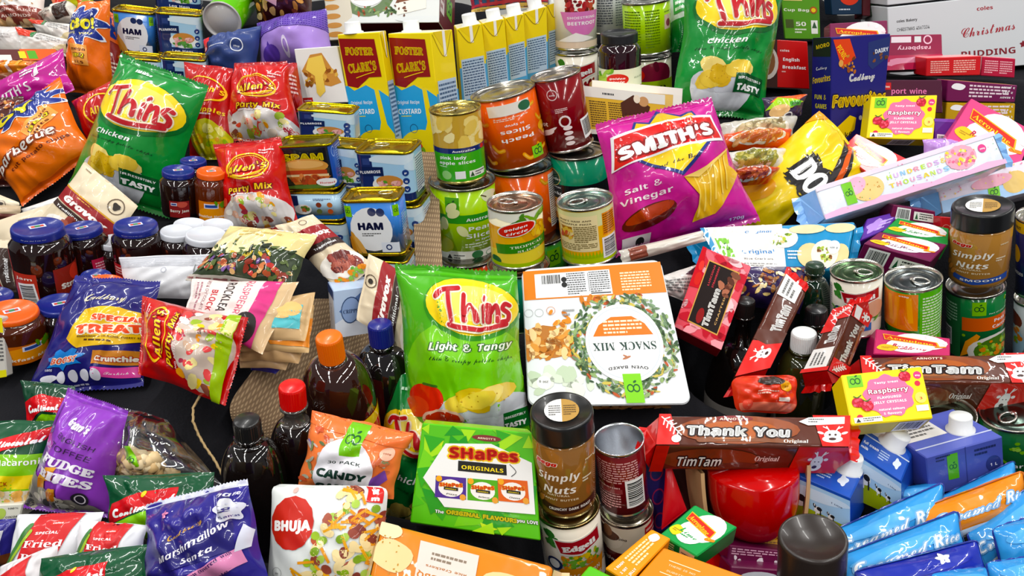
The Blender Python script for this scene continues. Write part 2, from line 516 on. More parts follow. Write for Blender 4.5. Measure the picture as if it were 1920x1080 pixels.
def frame(x1, y1, x2, y2, lean=0, yaw=0, off=0.0, ref=None):
    """upright axis from pixel (x1,y1) at the top to (x2,y2) at the bottom, in a plane facing the aisle"""
    pl = Plane(*(ref or ((x1 + x2) / 2, (y1 + y2) / 2)), lean, yaw, off)
    A, B = pl.at(x1, y1), pl.at(x2, y2)
    a = A - B; Hm = np.linalg.norm(a); a /= Hm
    f = EYE - B; f -= a * np.dot(f, a); f /= np.linalg.norm(f)
    return B, a, Hm, f, np.cross(a, f)       # base, axis, height, towards the camera, right
def px2m(r, P):
    d = np.dot(P - EYE, fw)
    return r * d / FPX / math.sqrt(1 + (np.dot(P - EYE, rt) / d) ** 2)
def lathe(prof, B, a, f, rr, n=48):
    """rings of (radius, height) -> verts, faces"""
    th = np.linspace(0, 2 * np.pi, n, endpoint=False)
    d = np.cos(th)[:, None] * f + np.sin(th)[:, None] * rr
    V = np.vstack([B + a * z + d * r for r, z in prof])
    F = []
    for k in range(len(prof) - 1):
        i = np.arange(n); j = (i + 1) % n
        F.append(np.stack([k * n + i, k * n + j, (k + 1) * n + j, (k + 1) * n + i], 1))
    return V, np.vstack(F)
def cyl_surf(B, a, f, rr, z0, z1, rfun):
    def P(x, y):
        x = np.asarray(x, float); y = np.asarray(y, float)
        th = (x - .5) * np.pi; z = z0 + (z1 - z0) * y; r = rfun(z)
        return B + a * z[:, None] + (np.sin(th)[:, None] * rr + np.cos(th)[:, None] * f) * r[:, None]
    return finite(P)
def can(name, cat, label, ax, r, col, art=None, lid='pull', lean=0, off=0.0, group=None, ref=None, metal='#c9c6bc', fin='gloss', lidcol=None, open_=False, tabrot=30, turn=0):
    """food can: body with rolled rims, paper label, lid with a ring pull"""
    B, a, h, f, rr = frame(*ax, lean=lean, off=off, ref=ref)
    r = px2m(r, B + a * h / 2)
    root = thing(name, label, cat, B, group)
    e = min(.0045, h * .06)
    pr = [(0, .001), (r * .9, .001), (r * .96, 0), (r, .001), (r * 1.005, e * .4), (r, e * .8), (r * .955, e), (r * .955, h - e), (r, h - e * .8), (r * 1.005, h - e * .4), (r, h - .0003), (r * .965, h)]
    if open_: pr += [(r * .945, h - .003), (r * .93, h - .01), (r * .93, .004), (0, .004)]
    else: pr += [(r * .93, h - e * .9)]
    V, F = lathe(pr, B, a, f, rr)
    mesh('can_body', V, F, M('metal', metal), root)
    rl = r * .972
    V, F = lathe([(rl * .985, e), (rl, e * 1.05), (rl, h - e * 1.05), (rl * .985, h - e)], B, a, f, rr, 64)
    lb = mesh('label', V, F, M(fin, col), root)
    if art:
        A = Art(math.pi * rl, h - 2.2 * e); art(A)
        print_art(A, cyl_surf(B, a, f, rr, 1.1 * e, h - 1.1 * e, lambda z: np.full_like(z, rl)), fin, root, lb, mx=.004, o0=.0003)
    if not open_:
        z = h - e * .9
        V, F = lathe([(r * .94, z), (r * .86, z - .0004), (r * .84, z - .0012), (r * .80, z - .0012), (r * .78, z - .0004), (r * .5, z - .0006), (r * .48, z - .0011), (r * .45, z - .0006), (.0001, z - .0005)], B, a, f, rr)
        ld = mesh('lid', V, F, M('metal', lidcol or metal), root)
        if lid == 'pull':
            t = math.radians(tabrot); d1 = math.cos(t) * rr + math.sin(t) * f; d2 = np.cross(a, d1)
            V, F = [], []
            nn = 22
            for k in range(nn):
                q = 2 * math.pi * k / nn
                c = B + a * (z + .0022) + d1 * (r * .30 + math.cos(q) * r * .30) + d2 * math.sin(q) * r * .21
                o_ = d1 * math.cos(q) + d2 * math.sin(q)
                for s1, s2 in ((.0018, 0), (0, .0010), (-.0018, 0), (0, -.0010)): V.append(c + o_ * s1 + a * s2)
            for k in range(nn):
                for s in range(4):
                    F.append([k * 4 + s, k * 4 + (s + 1) % 4, ((k + 1) % nn) * 4 + (s + 1) % 4, ((k + 1) % nn) * 4 + s])
            c = B + a * (z + .0012) + d1 * (-r * .02); k0 = len(V)
            for q in range(12):
                t2 = 2 * math.pi * q / 12; o_ = d1 * math.cos(t2) + d2 * math.sin(t2)
                V += [c + o_ * r * .1, c + o_ * r * .09 + a * .0016]
            for q in range(12): F.append([k0 + 2 * q, k0 + 2 * ((q + 1) % 12), k0 + 2 * ((q + 1) % 12) + 1, k0 + 2 * q + 1])
            F.append([k0 + 2 * q + 1 for q in range(12)])
            mesh('pull_tab', V, F, M('metal', '#d8d6cf'), root, parent=ld)
    root['_f'] = 1
    return root

def jar(name, cat, label, ax, r, col, lidcol, art=None, lidart=None, lidh=.16, shoulder=.12, lean=0, off=0.0, group=None, ref=None, rl=.86, lab=None, labh=(.06, .52), fill=None, cap='plastic', sideart=None):
    """glass jar with a screw lid; lab = colour of a wrap label"""
    B, a, h, f, rr = frame(*ax, lean=lean, off=off, ref=ref)
    r = px2m(r, B + a * h / 2)
    root = thing(name, label, cat, B, group)
    zl = h * (1 - lidh); zs = zl - h * shoulder; lr = r * rl
    pr = [(0, .002), (r * .8, 0), (r * .95, .002), (r, .008), (r, zs * .5), (r, zs), (r * .98, zs + (zl - zs) * .25), (lr * 1.0, zs + (zl - zs) * .75), (lr * .94, zl - .001), (lr * .94, zl + .003)]
    V, F = lathe(pr, B, a, f, rr, 56)
    jb = mesh('jar_glass', V, F, M('glass', col), root)
    e = .0015
    V, F = lathe([(lr * .94, zl), (lr, zl + .0006), (lr * 1.01, zl + e), (lr, zl + 2 * e), (lr, h - 2.5 * e), (lr * .985, h - e), (lr * .95, h), (lr * .88, h), (lr * .86, h - .001), (.0001, h - .0008)], B, a, f, rr, 56)
    ld = mesh('lid', V, F, M(cap, lidcol), root)
    if lidart:
        A = Art(2 * lr * .86, 2 * lr * .86); A.g = 'lid_print'; lidart(A)
        T0 = B + a * (h - .0007); up_ = -f
        print_art(A, finite(lambda x, y: T0 + (np.asarray(x)[:, None] - .5) * rr * 2 * lr * .86 - (np.asarray(y)[:, None] - .5) * f * 2 * lr * .86), 'print', root, ld, o0=.0002)
    if sideart:
        A = Art(math.pi * lr, zl and h - zl - 3.5 * e); A.g = 'rim_print'; sideart(A)
        print_art(A, cyl_surf(B, a, f, rr, zl + 2 * e, h - 2.5 * e, lambda z: np.full_like(z, lr)), cap, root, ld, mx=.004, o0=.0003)
    if art or lab:
        y0, y1 = zs * labh[0], zs * labh[1]
        par = jb
        if lab:
            V, F = lathe([(r * 1.006, y0), (r * 1.006, y1)], B, a, f, rr, 56)
            par = mesh('label', V, F, M('card', lab), root)
        if art:
            A = Art(math.pi * r, zs); art(A)
            print_art(A, cyl_surf(B, a, f, rr, 0, zs, lambda z: np.full_like(z, r * 1.007)), 'card', root, par, mx=.004, o0=.0003)
    return root

def bottle(name, cat, label, ax, r, capcol, col='#1d0d08', cap_r=.4, cap_h=.08, neck=.10, sh=.38, lean=0, off=0.0, group=None, ref=None, lab=None, clear=0, art=None, ribs=0):
    """soft-drink bottle: cap, neck, domed shoulder, body; lab = (y0, y1, colour) of a wrap label"""
    B, a, h, f, rr = frame(*ax, lean=lean, off=off, ref=ref)
    r = px2m(r, B + a * h / 2)
    root = thing(name, label, cat, B, group)
    cr = r * cap_r; zc = h * (1 - cap_h); zn = zc - h * neck; zs = zn - h * sh
    pr = [(0, .004), (r * .75, 0), (r, .012), (r, zs)]
    for k in range(1, 11):
        t = k / 11; pr.append((cr * .86 + (r - cr * .86) * math.cos(t * math.pi / 2) ** .85, zs + (zn - zs) * math.sin(t * math.pi / 2)))
    liquid_top = len(pr)
    pr += [(cr * .86, zn), (cr * .84, zc - .004), (cr * 1.12, zc - .003), (cr * 1.12, zc - .001), (cr * .8, zc)]
    V, F = lathe(pr, B, a, f, rr, 56)
    mi = np.zeros(len(F), int)
    if clear: mi[56 * (liquid_top - 1):] = 1
    bd = mesh('bottle_body', V, F, [M('glass', col)] + ([M('glass', '#4a4440')] if clear else []), root, mi=mi if clear else None)
    n = 72; V, F = lathe([(cr * 1.02, zc), (cr * 1.04, zc + .002), (cr * 1.04, h - .003), (cr * .98, h - .001), (cr * .9, h), (.0001, h)], B, a, f, rr, n)
    V = V.reshape(-1, n, 3); ax_ = B + a * np.einsum('kni,i->kn', V - B, a)[..., None]
    k = 1 - .03 * (np.arange(n) % 2); V[1:3] = ax_[1:3] + (V[1:3] - ax_[1:3]) * k[None, :, None]
    cp = mesh('cap', V.reshape(-1, 3), F, M('plastic', capcol), root, smooth=False)
    for p in cp.data.polygons: p.use_smooth = abs(p.normal.dot(Vector(a))) > .5
    if lab:
        y0, y1, lc = lab
        V, F = lathe([(r * 1.004, y0 * h), (r * 1.008, y0 * h + .001), (r * 1.008, y1 * h - .001), (r * 1.004, y1 * h)], B, a, f, rr, 56)
        lb = mesh('label', V, F, M('gloss', lc), root)
        if art:
            A = Art(math.pi * r, (y1 - y0) * h); art(A)
            print_art(A, cyl_surf(B, a, f, rr, y0 * h, y1 * h, lambda z: np.full_like(z, r * 1.009)), 'gloss', root, lb, mx=.004)
    return root

def tin(name, cat, label, ax, wpx, dep, col, art=None, side=None, turn=0, lean=0, off=0.0, group=None, ref=None, lidcol='#b59a3a', pull=None, sidecol=None):
    """rectangular meat tin with rounded corners, gold rims and lid; wpx half width in pixels, dep depth over width, turn degrees about its axis"""
    B, a, h, f, rr = frame(*ax, lean=lean, off=off, ref=ref)
    hw = px2m(wpx, B + a * h / 2); hd = hw * dep; rc = min(hw, hd) * .42
    t = math.radians(turn); f2 = f * math.cos(t) + rr * math.sin(t); r2 = rr * math.cos(t) - f * math.sin(t)
    root = thing(name, label, cat, B, group)
    def per(s=1.0, n=8):
        pts = []
        for sx, sy, a0 in ((1, 1, 0), (-1, 1, 90), (-1, -1, 180), (1, -1, 270)):
            for k in range(n + 1):
                q = math.radians(a0 + 90 * k / n)
                pts.append((sx * (hw - rc) + rc * math.cos(q), sy * (hd - rc) + rc * math.sin(q)))
        return np.array(pts) * s
    def loft(pr):
        n = len(per()); V = []
        for s, z in pr:
            p = per(s); V.append(B + a * z + p[:, :1] * r2 + p[:, 1:] * f2)
        F = []
        for k in range(len(pr) - 1):
            i = np.arange(n); j = (i + 1) % n
            F.append(np.stack([k * n + i, k * n + j, (k + 1) * n + j, (k + 1) * n + i], 1))
        return np.vstack(V), np.vstack(F)
    V, F = loft([(.3, .001), (.95, .001), (.985, .0), (.985, h * .95), (.95, h * .95)])
    bd = mesh('tin_body', V, F, M('gloss', col), root)
    for nm, z0, z1 in (('base_rim', 0, h * .055), ('top_rim', h * .945, h)):
        e = (z1 - z0)
        V, F = loft([(.985, z0), (1.015, z0 + e * .15), (1.03, z0 + e * .5), (1.015, z0 + e * .85), (.985, z1), (.94, z1), (.93, z1 - e * .7)])
        mesh(nm, V, F, M('metal', lidcol), root)
    z = h - h * .04
    V, F = loft([(.94, z), (.85, z), (.82, z - .001), (.76, z - .001), (.73, z), (.01, z)])
    ld = mesh('lid', V, F, M('metal', lidcol), root)
    if pull:
        V, F = [], []; nn = 20; c0 = B + a * (z + .003) + r2 * hw * pull[0] + f2 * hd * pull[1]
        for k in range(nn):
            q = 2 * math.pi * k / nn; o_ = r2 * math.cos(q) + f2 * math.sin(q)
            c = c0 + r2 * math.cos(q) * hw * .24 + f2 * math.sin(q) * hw * .15
            for s1, s2 in ((.0018, 0), (0, .001), (-.0018, 0), (0, -.001)): V.append(c + o_ * s1 + a * s2)
        for k in range(nn):
            for s in range(4): F.append([k * 4 + s, k * 4 + (s + 1) % 4, ((k + 1) % nn) * 4 + (s + 1) % 4, ((k + 1) % nn) * 4 + s])
        mesh('pull_tab', V, F, M('metal', '#d8d2b8'), root, parent=ld)
    # perimeter walk for the wrap print: x 0..1 front face, 1..2 right side
    def P(x, y):
        x = np.asarray(x, float); y = np.asarray(y, float); z = h * (.06 + .88 * y)
        p = per(.988, 24); n = len(p)
        # start at the left front corner middle, going right
        q = np.vstack([p, p[:1]])
        seg = np.linalg.norm(np.diff(q, axis=0), axis=1); cum = np.concatenate([[0], np.cumsum(seg)])
        # order: +x+y corner (front right) -> -x+y: walking left; reverse for rightwards
        s0 = cum[12]                       # middle of the front-right corner
        fl = (hw - rc) * 2 + math.pi / 2 * rc; sl = (hd - rc) * 2 + math.pi / 2 * rc
        s = np.where(x <= 1, s0 + (1 - x) * fl * .988, s0 - (x - 1) * sl * .988) % cum[-1]
        X = np.interp(s, cum, q[:, 0]); Y = np.interp(s, cum, q[:, 1])
        return B + a * z[:, None] + X[:, None] * r2 + Y[:, None] * f2
    fl = (hw - rc) * 2 + math.pi / 2 * rc
    if art:
        A = Art(fl, h * .88); art(A)
        print_art(A, finite(P), 'gloss', root, bd, mx=.004, o0=.0004)
    return root

def pack(name, cat, label, q, depth_m, col, art=None, bottom=None, lean=70, yaw=0, off=0.0, endcol='#d11f1f', group=None, ref=None, fin='film', fins=.03, left=None, cols=None, top=None):
    """film-wrapped biscuit pack: rounded block with crimped fins at both ends"""
    root, C, D, n = box(name, cat, label, q, depth_m, col, art, lean, yaw, off, fin, sides=dict(bottom=bottom, left=left, top=top), group=group, ref=ref, body='wrapper', round_=.005, cols=cols)
    w, h = dims(C)
    for i0, i1, nm in ((0, 3, -1), (1, 2, 1)):
        d = (C[1] - C[0]) / np.linalg.norm(C[1] - C[0]) * nm
        c0 = [C[i0], C[i1], D[i1], D[i0]]
        mid = sum(c0) / 4
        V = [mid + (c - mid) * .9 for c in c0]
        e0, e1 = (C[i0] + D[i0]) / 2, (C[i1] + D[i1]) / 2
        for k in range(9):
            t = k / 8; p = e0 * (1 - t) + e1 * t
            V.append(mid + (p - mid) * 1.0 + d * fins * .55 + n * .0015 * (k % 2))
            V.append(mid + (p - mid) * 1.06 + d * fins * (1 + .08 * (k % 2)) + n * .003 * math.sin(k * 2.2))
        F = [[4 + 2 * k, 6 + 2 * k, 7 + 2 * k, 5 + 2 * k] for k in range(8)]
        F += [[0, 1] + [4 + 2 * k for k in range(8, -1, -1)], [3, 2] + [4 + 2 * k for k in range(8, -1, -1)][::1], [0, 4, 3], [1, 2, 20]]
        mesh('crimped_end', V, F, M(fin, endcol), root, smooth=False)
    return root
def carton_cap(root, P, a, r, h=.019, col='#eef0f0'):
    f = EYE - P; f -= a * np.dot(f, a); f /= np.linalg.norm(f); rr = np.cross(a, f)
    V, F = lathe([(r * 1.2, 0), (r * 1.2, h * .1), (r * .95, h * .2), (r * .95, h * .9), (r * .88, h), (.0001, h)], P, a, f, rr, 36)
    mesh('cap', V, F, M('plastic', col), root)
# ------------------------------------------------------------------ recurring printed designs
def strokes(A, segs, cx, cy, w, h, wd, col, rot=0, ol=None, olw=1.7):
    a = math.radians(rot)
    def tr(p):
        x, y = (p[0] - .5) * w * A.w, (p[1] - .5) * h * A.h
        return (cx + (x * math.cos(a) - y * math.sin(a)) / A.w, cy + (x * math.sin(a) + y * math.cos(a)) / A.h)
    for c, k in ((ol, olw), (col, 1)):
        if c:
            for s in segs: A.S([tr(p) for p in s], wd * k, c)
THINS = [[(0, .72), (.07, .90), (.31, 1.02)], [(.16, .92), (.17, .5), (.22, .02)], [(.385, .84), (.375, .45), (.39, .08)], [(.385, .28), (.46, .54), (.53, .42), (.55, .1)],
         [(.635, .55), (.645, .08)], [(.665, .74), (.675, .80)], [(.72, .58), (.725, .08)], [(.725, .33), (.80, .57), (.84, .4), (.85, .08)],
         [(1.0, .55), (.94, .60), (.905, .46), (.985, .3), (.975, .1), (.9, .06)], [(.16, -.06), (.55, -.17), (.95, -.02)]]
def thins(A, cx, cy, w, h, rot=0, dark='#0f6b2d'):
    A.part('logo')
    A.E(cx, cy - .012, w * .53, h * .55, dark, rot=rot, n=28)
    A.E(cx, cy, w / 2, h / 2, '#f7d81c', rot=rot, n=28)
    A.E(cx + w * .04, cy + h * .06, w * .36, h * .32, '#f6e27a', rot=rot, n=24)
    strokes(A, THINS, cx, cy, w * .76, h * .60, w * A.w * .046, '#b5222a', rot=rot + 3, ol='#f4ead2')
    A.part('front_print')
def thins_chicken(name_col='#ffffff', ly=.685):
    def f(A):
        A.part('picture'); A.bowl(.47, .20, .66, .38); A.part('front_print')
        thins(A, .52, ly, .86, .36, rot=2)
        A.T('Chicken', .42, ly - .235, .40, .05, '#ffffff', 'i')
        A.T('thin & crispy potato chips', .47, ly - .285, .7, .03, '#0c3a1a', 'm')
        A.R(.58, .13, .9, .24, '#11552a'); A.T('IRRESISTIBLY', .74, .215, .27, .022, '#fff', 'b'); A.T('TASTY', .74, .168, .26, .05, '#fff', 'b', q=1)
        A.T('MADE', .36, .93, .14, .02, '#fff'); A.L(.3, .9, .6, .93, 1, '#d9f0dd')
    return f
def allens(sub='Party Mix', ly=.66, mix=True, seed=1):
    def f(A):
        if mix:
            A.part('window_picture'); A.E(.5, .13, .49, .24, '#dcd6d3', n=24, amp=.03, k=5)
            A.sc(.08, .03, .92, .33, 42, ['#f2e3a0', '#e04a3a', '#d8c9b8', '#8c4a3a', '#9fb84a', '#f0a03a', '#f6f0e6', '#b23a4a', '#e9b9a0'], .06, seed)
            A.part('front_print')
        A.part('logo'); A.ring(.52, ly, .31, .155, .10, '#f3c21f'); A.ring(.52, ly, .26, .125, .05, '#f3c21f')
        A.T("Allen's", .52, ly, .56, .12, '#f8cf1f', 'i', ol='#8a0f16', rot=8); A.part('front_print')
        A.S([(.3, ly - .1), (.52, ly - .12), (.76, ly - .05)], A.w * .02, '#f3c21f')
        A.T(sub, .52, ly - .22, .62, .09, '#f8d12a', 'i', ol='#7a0c12', rot=3)
        A.L(.25, ly - .31, .8, ly - .275, 1, '#f4dede', 2); A.L(.7, ly + .13, .9, ly + .2, 2, '#f0c9c9', 2)
    return f
def aeroplane(flav, fcol='#c01f4a', tint='#f2c230'):
    def f(A):
        A.part('picture'); A.E(.60, .62, .36, .38, '#f3f1f1'); A.E(.47, .40, .32, .30, '#ffffff'); A.E(.17, .28, .14, .13, tint, amp=.06, k=4); A.L(.09, .24, .25, .32, 2, '#a07a10')
        A.sc(.66, .42, .95, .95, 7, ['#ffffff', '#fbe3e8'], .035, 3, 1.7); A.S([(.80, .42), (.93, .46)], A.h * .07, '#e08a2a')
        A.part('logo'); A.P([(.09, .82), (.82, .66), (.86, .42), (.80, .46), (.12, .60)], '#f3b71e'); A.P([(.105, .795), (.80, .64), (.825, .475), (.13, .62)], '#d3301c')
        A.T('Aeroplane', .46, .64, .62, .15, '#f8d22c', 's', rot=-13 * (A.h / A.w) * 1.2); A.part('front_print')
        A.T(flav, .46, .37, .46, .17, fcol, 'm', rot=-6); A.L(.3, .22, .62, .28, 1, fcol)
    return f
def jelly_side(A):
    A.L(.08, .2, .62, .9, 4, '#f2dfe8', 4); A.T('1 READY', .84, .78, .2, .14, '#fff'); A.T('2 SET', .84, .5, .16, .14, '#fff'); A.T('3 JELLY', .84, .22, .2, .14, '#fff')
    A.E(.2, .76, .1, .16, '#fff', amp=.05, k=4)
def barcode_side(A):
    A.BC(.1, .16, .42, .9); A.R(.5, .3, .95, .8, '#f4f2ee'); A.P([(.53, .36), (.6, .36), (.565, .74)], '#2a5a3a'); A.L(.63, .36, .93, .76, 3, '#333')
def raspberry(A):
    A.woo(.06, .72, .24, .96)
    A.E(.52, .50, .30, .40, '#e8749c', n=40, amp=.07, k=9)
    A.T('Tasty treat', .52, .77, .30, .06, '#fff'); A.T('Raspberry', .52, .62, .50, .13, '#fff', 'b', ol='#c43a68'); A.T('FLAVOURED', .52, .48, .3, .07, '#fff'); A.T('JELLY CRYSTALS', .52, .39, .40, .07, '#fff')
    A.T('natural colours', .52, .25, .32, .06, '#fff'); A.T('& flavours', .52, .17, .22, .06, '#fff')
    A.part('picture')
    for x, y in ((.76, .84), (.13, .42), (.23, .33)):
        r = random.Random(int(x * 100)); A.E(x, y, .075, .10, '#b8182f')
        for i in range(12): A.E(x + r.uniform(-.05, .05), y + r.uniform(-.075, .075), .018, None, r.choice(['#d8324a', '#c21f38', '#e0566a']), n=8)
        A.S([(x - .04, y + .12), (x, y + .09), (x + .05, y + .13)], A.h * .02, '#3d6b2a')
    A.part('front_print'); A.E(.92, .84, .05, None, '#d8407a'); A.T('85g', .92, .84, .06, .04, '#fff'); A.E(.12, .13, .04, None, '#d8324a'); A.E(.9, .68, .035, None, '#d8324a')
    A.R(.04, .03, .38, .13, '#f5f3ea'); A.P([(.06, .04), (.12, .04), (.09, .115)], '#222'); A.L(.15, .045, .36, .12, 2, '#555')
    A.E(.9, .40, .07, None, '#f3e27a'); A.T('3', .9, .40, .04, .07, '#c4452a'); A.R(.82, .15, .97, .26, '#fbf6d8')
def timtam_lower(A):
    A.E(.3, .5, .26, .4, '#7a3a1c'); A.T('TimTam', .25, .5, .24, .52, '#f4f4f2', 'b', ol='#20120d'); A.T('Original', .60, .6, .13, .28, '#f2ece4', 's'); A.R(.74, 0, 1, 1, '#d02a22'); A.R(0, 0, .07, 1, '#d02a22'); deer(A, .87, .45, .10, .9)
    A.S([(.38, .25), (.47, .3), (.55, .25)], A.h * .2, '#5a3020')
def deer(A, cx, cy, w, h):
    A.E(cx, cy, w * .3, h * .24, '#f2f0ee'); A.E(cx, cy - h * .22, w * .36, h * .18, '#f2f0ee'); A.E(cx, cy - h * .22, w * .13, h * .07, '#3a1512'); A.E(cx - w * .1, cy, w * .045, None, '#3a1512', n=8); A.E(cx + w * .1, cy, w * .045, None, '#3a1512', n=8)
    for s in (-1, 1):
        A.S([(cx + s * w * .12, cy + h * .2), (cx + s * w * .22, cy + h * .42)], A.h * .035, '#f2f0ee'); A.S([(cx + s * w * .17, cy + h * .3), (cx + s * w * .34, cy + h * .40)], A.h * .03, '#f2f0ee'); A.E(cx + s * w * .42, cy + h * .1, w * .12, h * .06, '#f2f0ee', rot=s * 20)
def twig(A, cx, cy, w, h):
    A.S([(cx - w * .5, cy + h * .4), (cx, cy), (cx + w * .5, cy - h * .45)], A.h * .03, '#f4f0ee')
    for k in range(5):
        t = -.35 + k * .17; p = (cx + w * t, cy - h * t * .85)
        A.S([p, (p[0] + w * .22, p[1] + h * .08)], A.h * .035, '#f4f0ee'); A.S([p, (p[0] - w * .04, p[1] - h * .28)], A.h * .035, '#f4f0ee')
def tt_front(word, big=False):
    def f(A):
        A.E(.42, .5, .32, .46, '#8a431c'); A.E(.42, .5, .2, .3, '#a8561f'); A.P([(0, 0), (.12, 0), (.06, 1), (0, 1)], '#d6261f'); A.P([(.80, 1), (1, 1), (1, 0), (.86, 0)], '#d6261f'); twig(A, .07, .62, .11, .7); A.E(.1, .18, .025, None, '#f4f0ee')
        A.part('logo'); A.E(.39, .86, .10, .10, '#7a1a1a'); A.T("ARNOTT'S", .39, .86, .15, .11, '#f2e6d0'); A.part('front_print')
        A.S([(.22, .16), (.45, .2), (.70, .15)], A.h * .16, '#7a4628'); A.S([(.3, .2), (.5, .24)], A.h * .05, '#a8683c')
        A.part('logo'); A.T(word, .42, .50, .54, .42, '#f6f6f4', 'b', ol='#2a1410', q=1, rot=-1); A.part('front_print')
        A.T('Original', .72, .17, .13, .16, '#f4eee6', 's'); A.P([(.73, .78), (.78, .66), (.97, .72), (.97, .95), (.78, .92)], '#f2f0f0'); A.L(.78, .74, .86, .9, 2, '#666'); deer(A, .91, .36, .15, .62)
    return f
def plumrose(A):
    A.R(0, .0, 1.75, .16, '#1c2a5c'); A.R(0, .16, .30, 1, '#1d2c60'); A.R(.30, .16, 2, 1, '#a9cfe8'); A.E(.75, .92, .5, .12, '#d9e9f2', amp=.1, k=4); A.E(1.2, .75, .3, .12, '#cfe3f0')
    A.part('picture'); A.E(.60, .34, .34, .20, '#f1efe9'); A.E(.60, .42, .26, .14, '#c98a4a'); A.sc(.4, .24, .8, .42, 16, ['#e7a39a', '#dd8f88', '#f0b9ac', '#5f9a3c'], .07, 4); A.sc(.36, .2, .8, .27, 8, ['#4f8a2e', '#7cb04a'], .05, 5); A.part('front_print')
    A.part('logo'); A.R(-.02, .54, .50, .74, '#15234f'); A.T('PLUMROSE', .24, .64, .42, .09, '#fff', 'b', rot=4); A.R(.12, .78, .26, .92, '#31437c'); A.part('front_print')
    for k in range(3): A.E(.92, .62 - .18 * k, .06, None, '#243a78'); A.T('PGV'[k], .92, .62 - .18 * k, .05, .06, '#fff')
    A.T('Leg Ham', .55, .08, .5, .09, '#fff')
    A.R(1.25, .1, 1.8, .9, '#dfe7ee'); A.L(1.28, .12, 1.78, .88, 14, '#66708a', 3)
def hamtin(A):
    A.E(.47, .48, .40, .44, '#f2f3f5'); A.T('HAM', .46, .58, .50, .20, '#1d2350', 'b', q=1); A.E(.52, .83, .08, None, '#20305f'); A.E(.68, .82, .08, None, '#20305f'); A.L(.28, .34, .64, .42, 2, '#555')
    A.woo(.0, .74, .14, .96, '#8ccf3a'); A.woo(.92, .74, 1.06, .96, '#8ccf3a'); A.E(.14, .2, .05, .26, '#d79a48', rot=14); A.E(.22, .14, .05, .24, '#e0aa5c', rot=24); A.E(.08, .16, .04, .2, '#c98638', rot=8)
    A.R(.62, .02, .96, .22, '#e3e8f2'); A.ring(.76, .12, .06, None, .4, '#20305f', 12); A.L(1.15, .3, 1.6, .75, 9, '#9fc0ec', 2); A.ring(1.3, .16, .1, None, .2, '#9fc0ec', 14)
def edgell(A, veg=('#5f9a3c', '#e08a2a', '#e6c23a'), name=None, bowl='#e08a1c'):
    A.E(.5, .02, .6, .30, '#e9e1d4'); A.R(0, .1, .15, .9, '#f6f4ee'); A.L(.02, .15, .14, .85, 16, '#777', 2)
    A.sc(.18, .66, .32, .95, 6, ['#4f9a46', '#77b55a', '#3d8538'], .07, 3, 2)
    A.part('picture'); A.sc(.38, .36, .78, .58, 44, veg, .035, 2, 1.2)
    if bowl: A.P([(.32, .36), (.86, .40), (.80, .1), (.66, .02), (.48, .02), (.36, .14)], bowl)
    A.part('logo'); A.P([(.30, .84), (.5, .83), (.82, .90), (.83, .66), (.7, .64), (.58, .58), (.36, .60)], '#f4f0ea'); A.P([(.32, .82), (.5, .81), (.80, .875), (.81, .68), (.68, .66), (.58, .605), (.37, .63)], '#a81f28')
    A.T('Edgell', .565, .735, .36, .12, '#fff', 's', q=1, rot=6); A.part('front_print')
    if name: A.T(name[0], .58, .27, .40, .10, '#fdf3e0', rot=5); A.T(name[1], .58, .15, .44, .09, '#fdf3e0', rot=5)
    A.ring(.28, .42, .09, None, .3, '#20305a', 16); A.E(.28, .42, .06, None, '#f2f2f2')
def jamlabel(words, col='#8c2426', barcode=True, x=.62):
    def f(A):
        A.R(x - .11, .1, x + .22, .60, col); A.E(x + .1, .5, .09, .09, '#c9584a', amp=.05, k=3); A.T(words, x + .055, .32, .31, .12, '#f6eee6'); A.R(x - .08, .46, x + .02, .55, '#e9e4ee'); A.R(x - .07, .48, x + .01, .53, '#3a4a8a')
        if barcode: A.R(.12, .1, .34, .60, '#c63a30'); A.BC(.16, .1, .31, .40, vert=True); A.T('Jam', .23, .49, .12, .07, '#fff')
    return f
def jamlid(A): A.R(.32, .42, .68, .60, '#c9cfe6', rot=12); A.R(.36, .46, .64, .56, '#b9402f', rot=12); A.R(.44, .46, .56, .56, '#3d7a4a', rot=12)
def lidtext(A): A.T('The jam that I like best', .42, .5, .30, .34, '#dfe4f4', 'm')
def gravox(A):
    A.R(-.02, .60, 1.02, .62, '#c9962f'); A.R(-.01, .40, 1.01, .60, '#8e1f23'); A.R(-.01, .30, 1.01, .385, '#33201a'); A.part('logo'); A.T('Gravox', .5, .50, .74, .12, '#fbf3ec', 'i', q=1); A.part('front_print'); A.L(.3, .565, .7, .585, 1, '#e0b860')
    A.T('Traditional', .36, .343, .5, .045, '#fff'); A.ring(.80, .80, .11, None, .12, '#5a4a3a', 18); A.E(.80, .80, .05, None, '#2a211a', amp=.2, k=3); A.L(.1, .92, .3, .95, 1, '#8a7a60')
    A.part('picture'); A.E(.5, .12, .42, .13, '#f1ede6'); A.sc(.3, .07, .75, .19, 12, ['#7a2f2a', '#8f3d33', '#5f211e', '#a85a4a'], .14, 2, 1.3); A.sc(.1, .02, .9, .08, 14, ['#5f9a3c', '#e08a2a', '#86b552'], .05, 6); A.part('front_print')
    A.T('Gravy', .72, .255, .36, .05, '#3a281e', 'm')
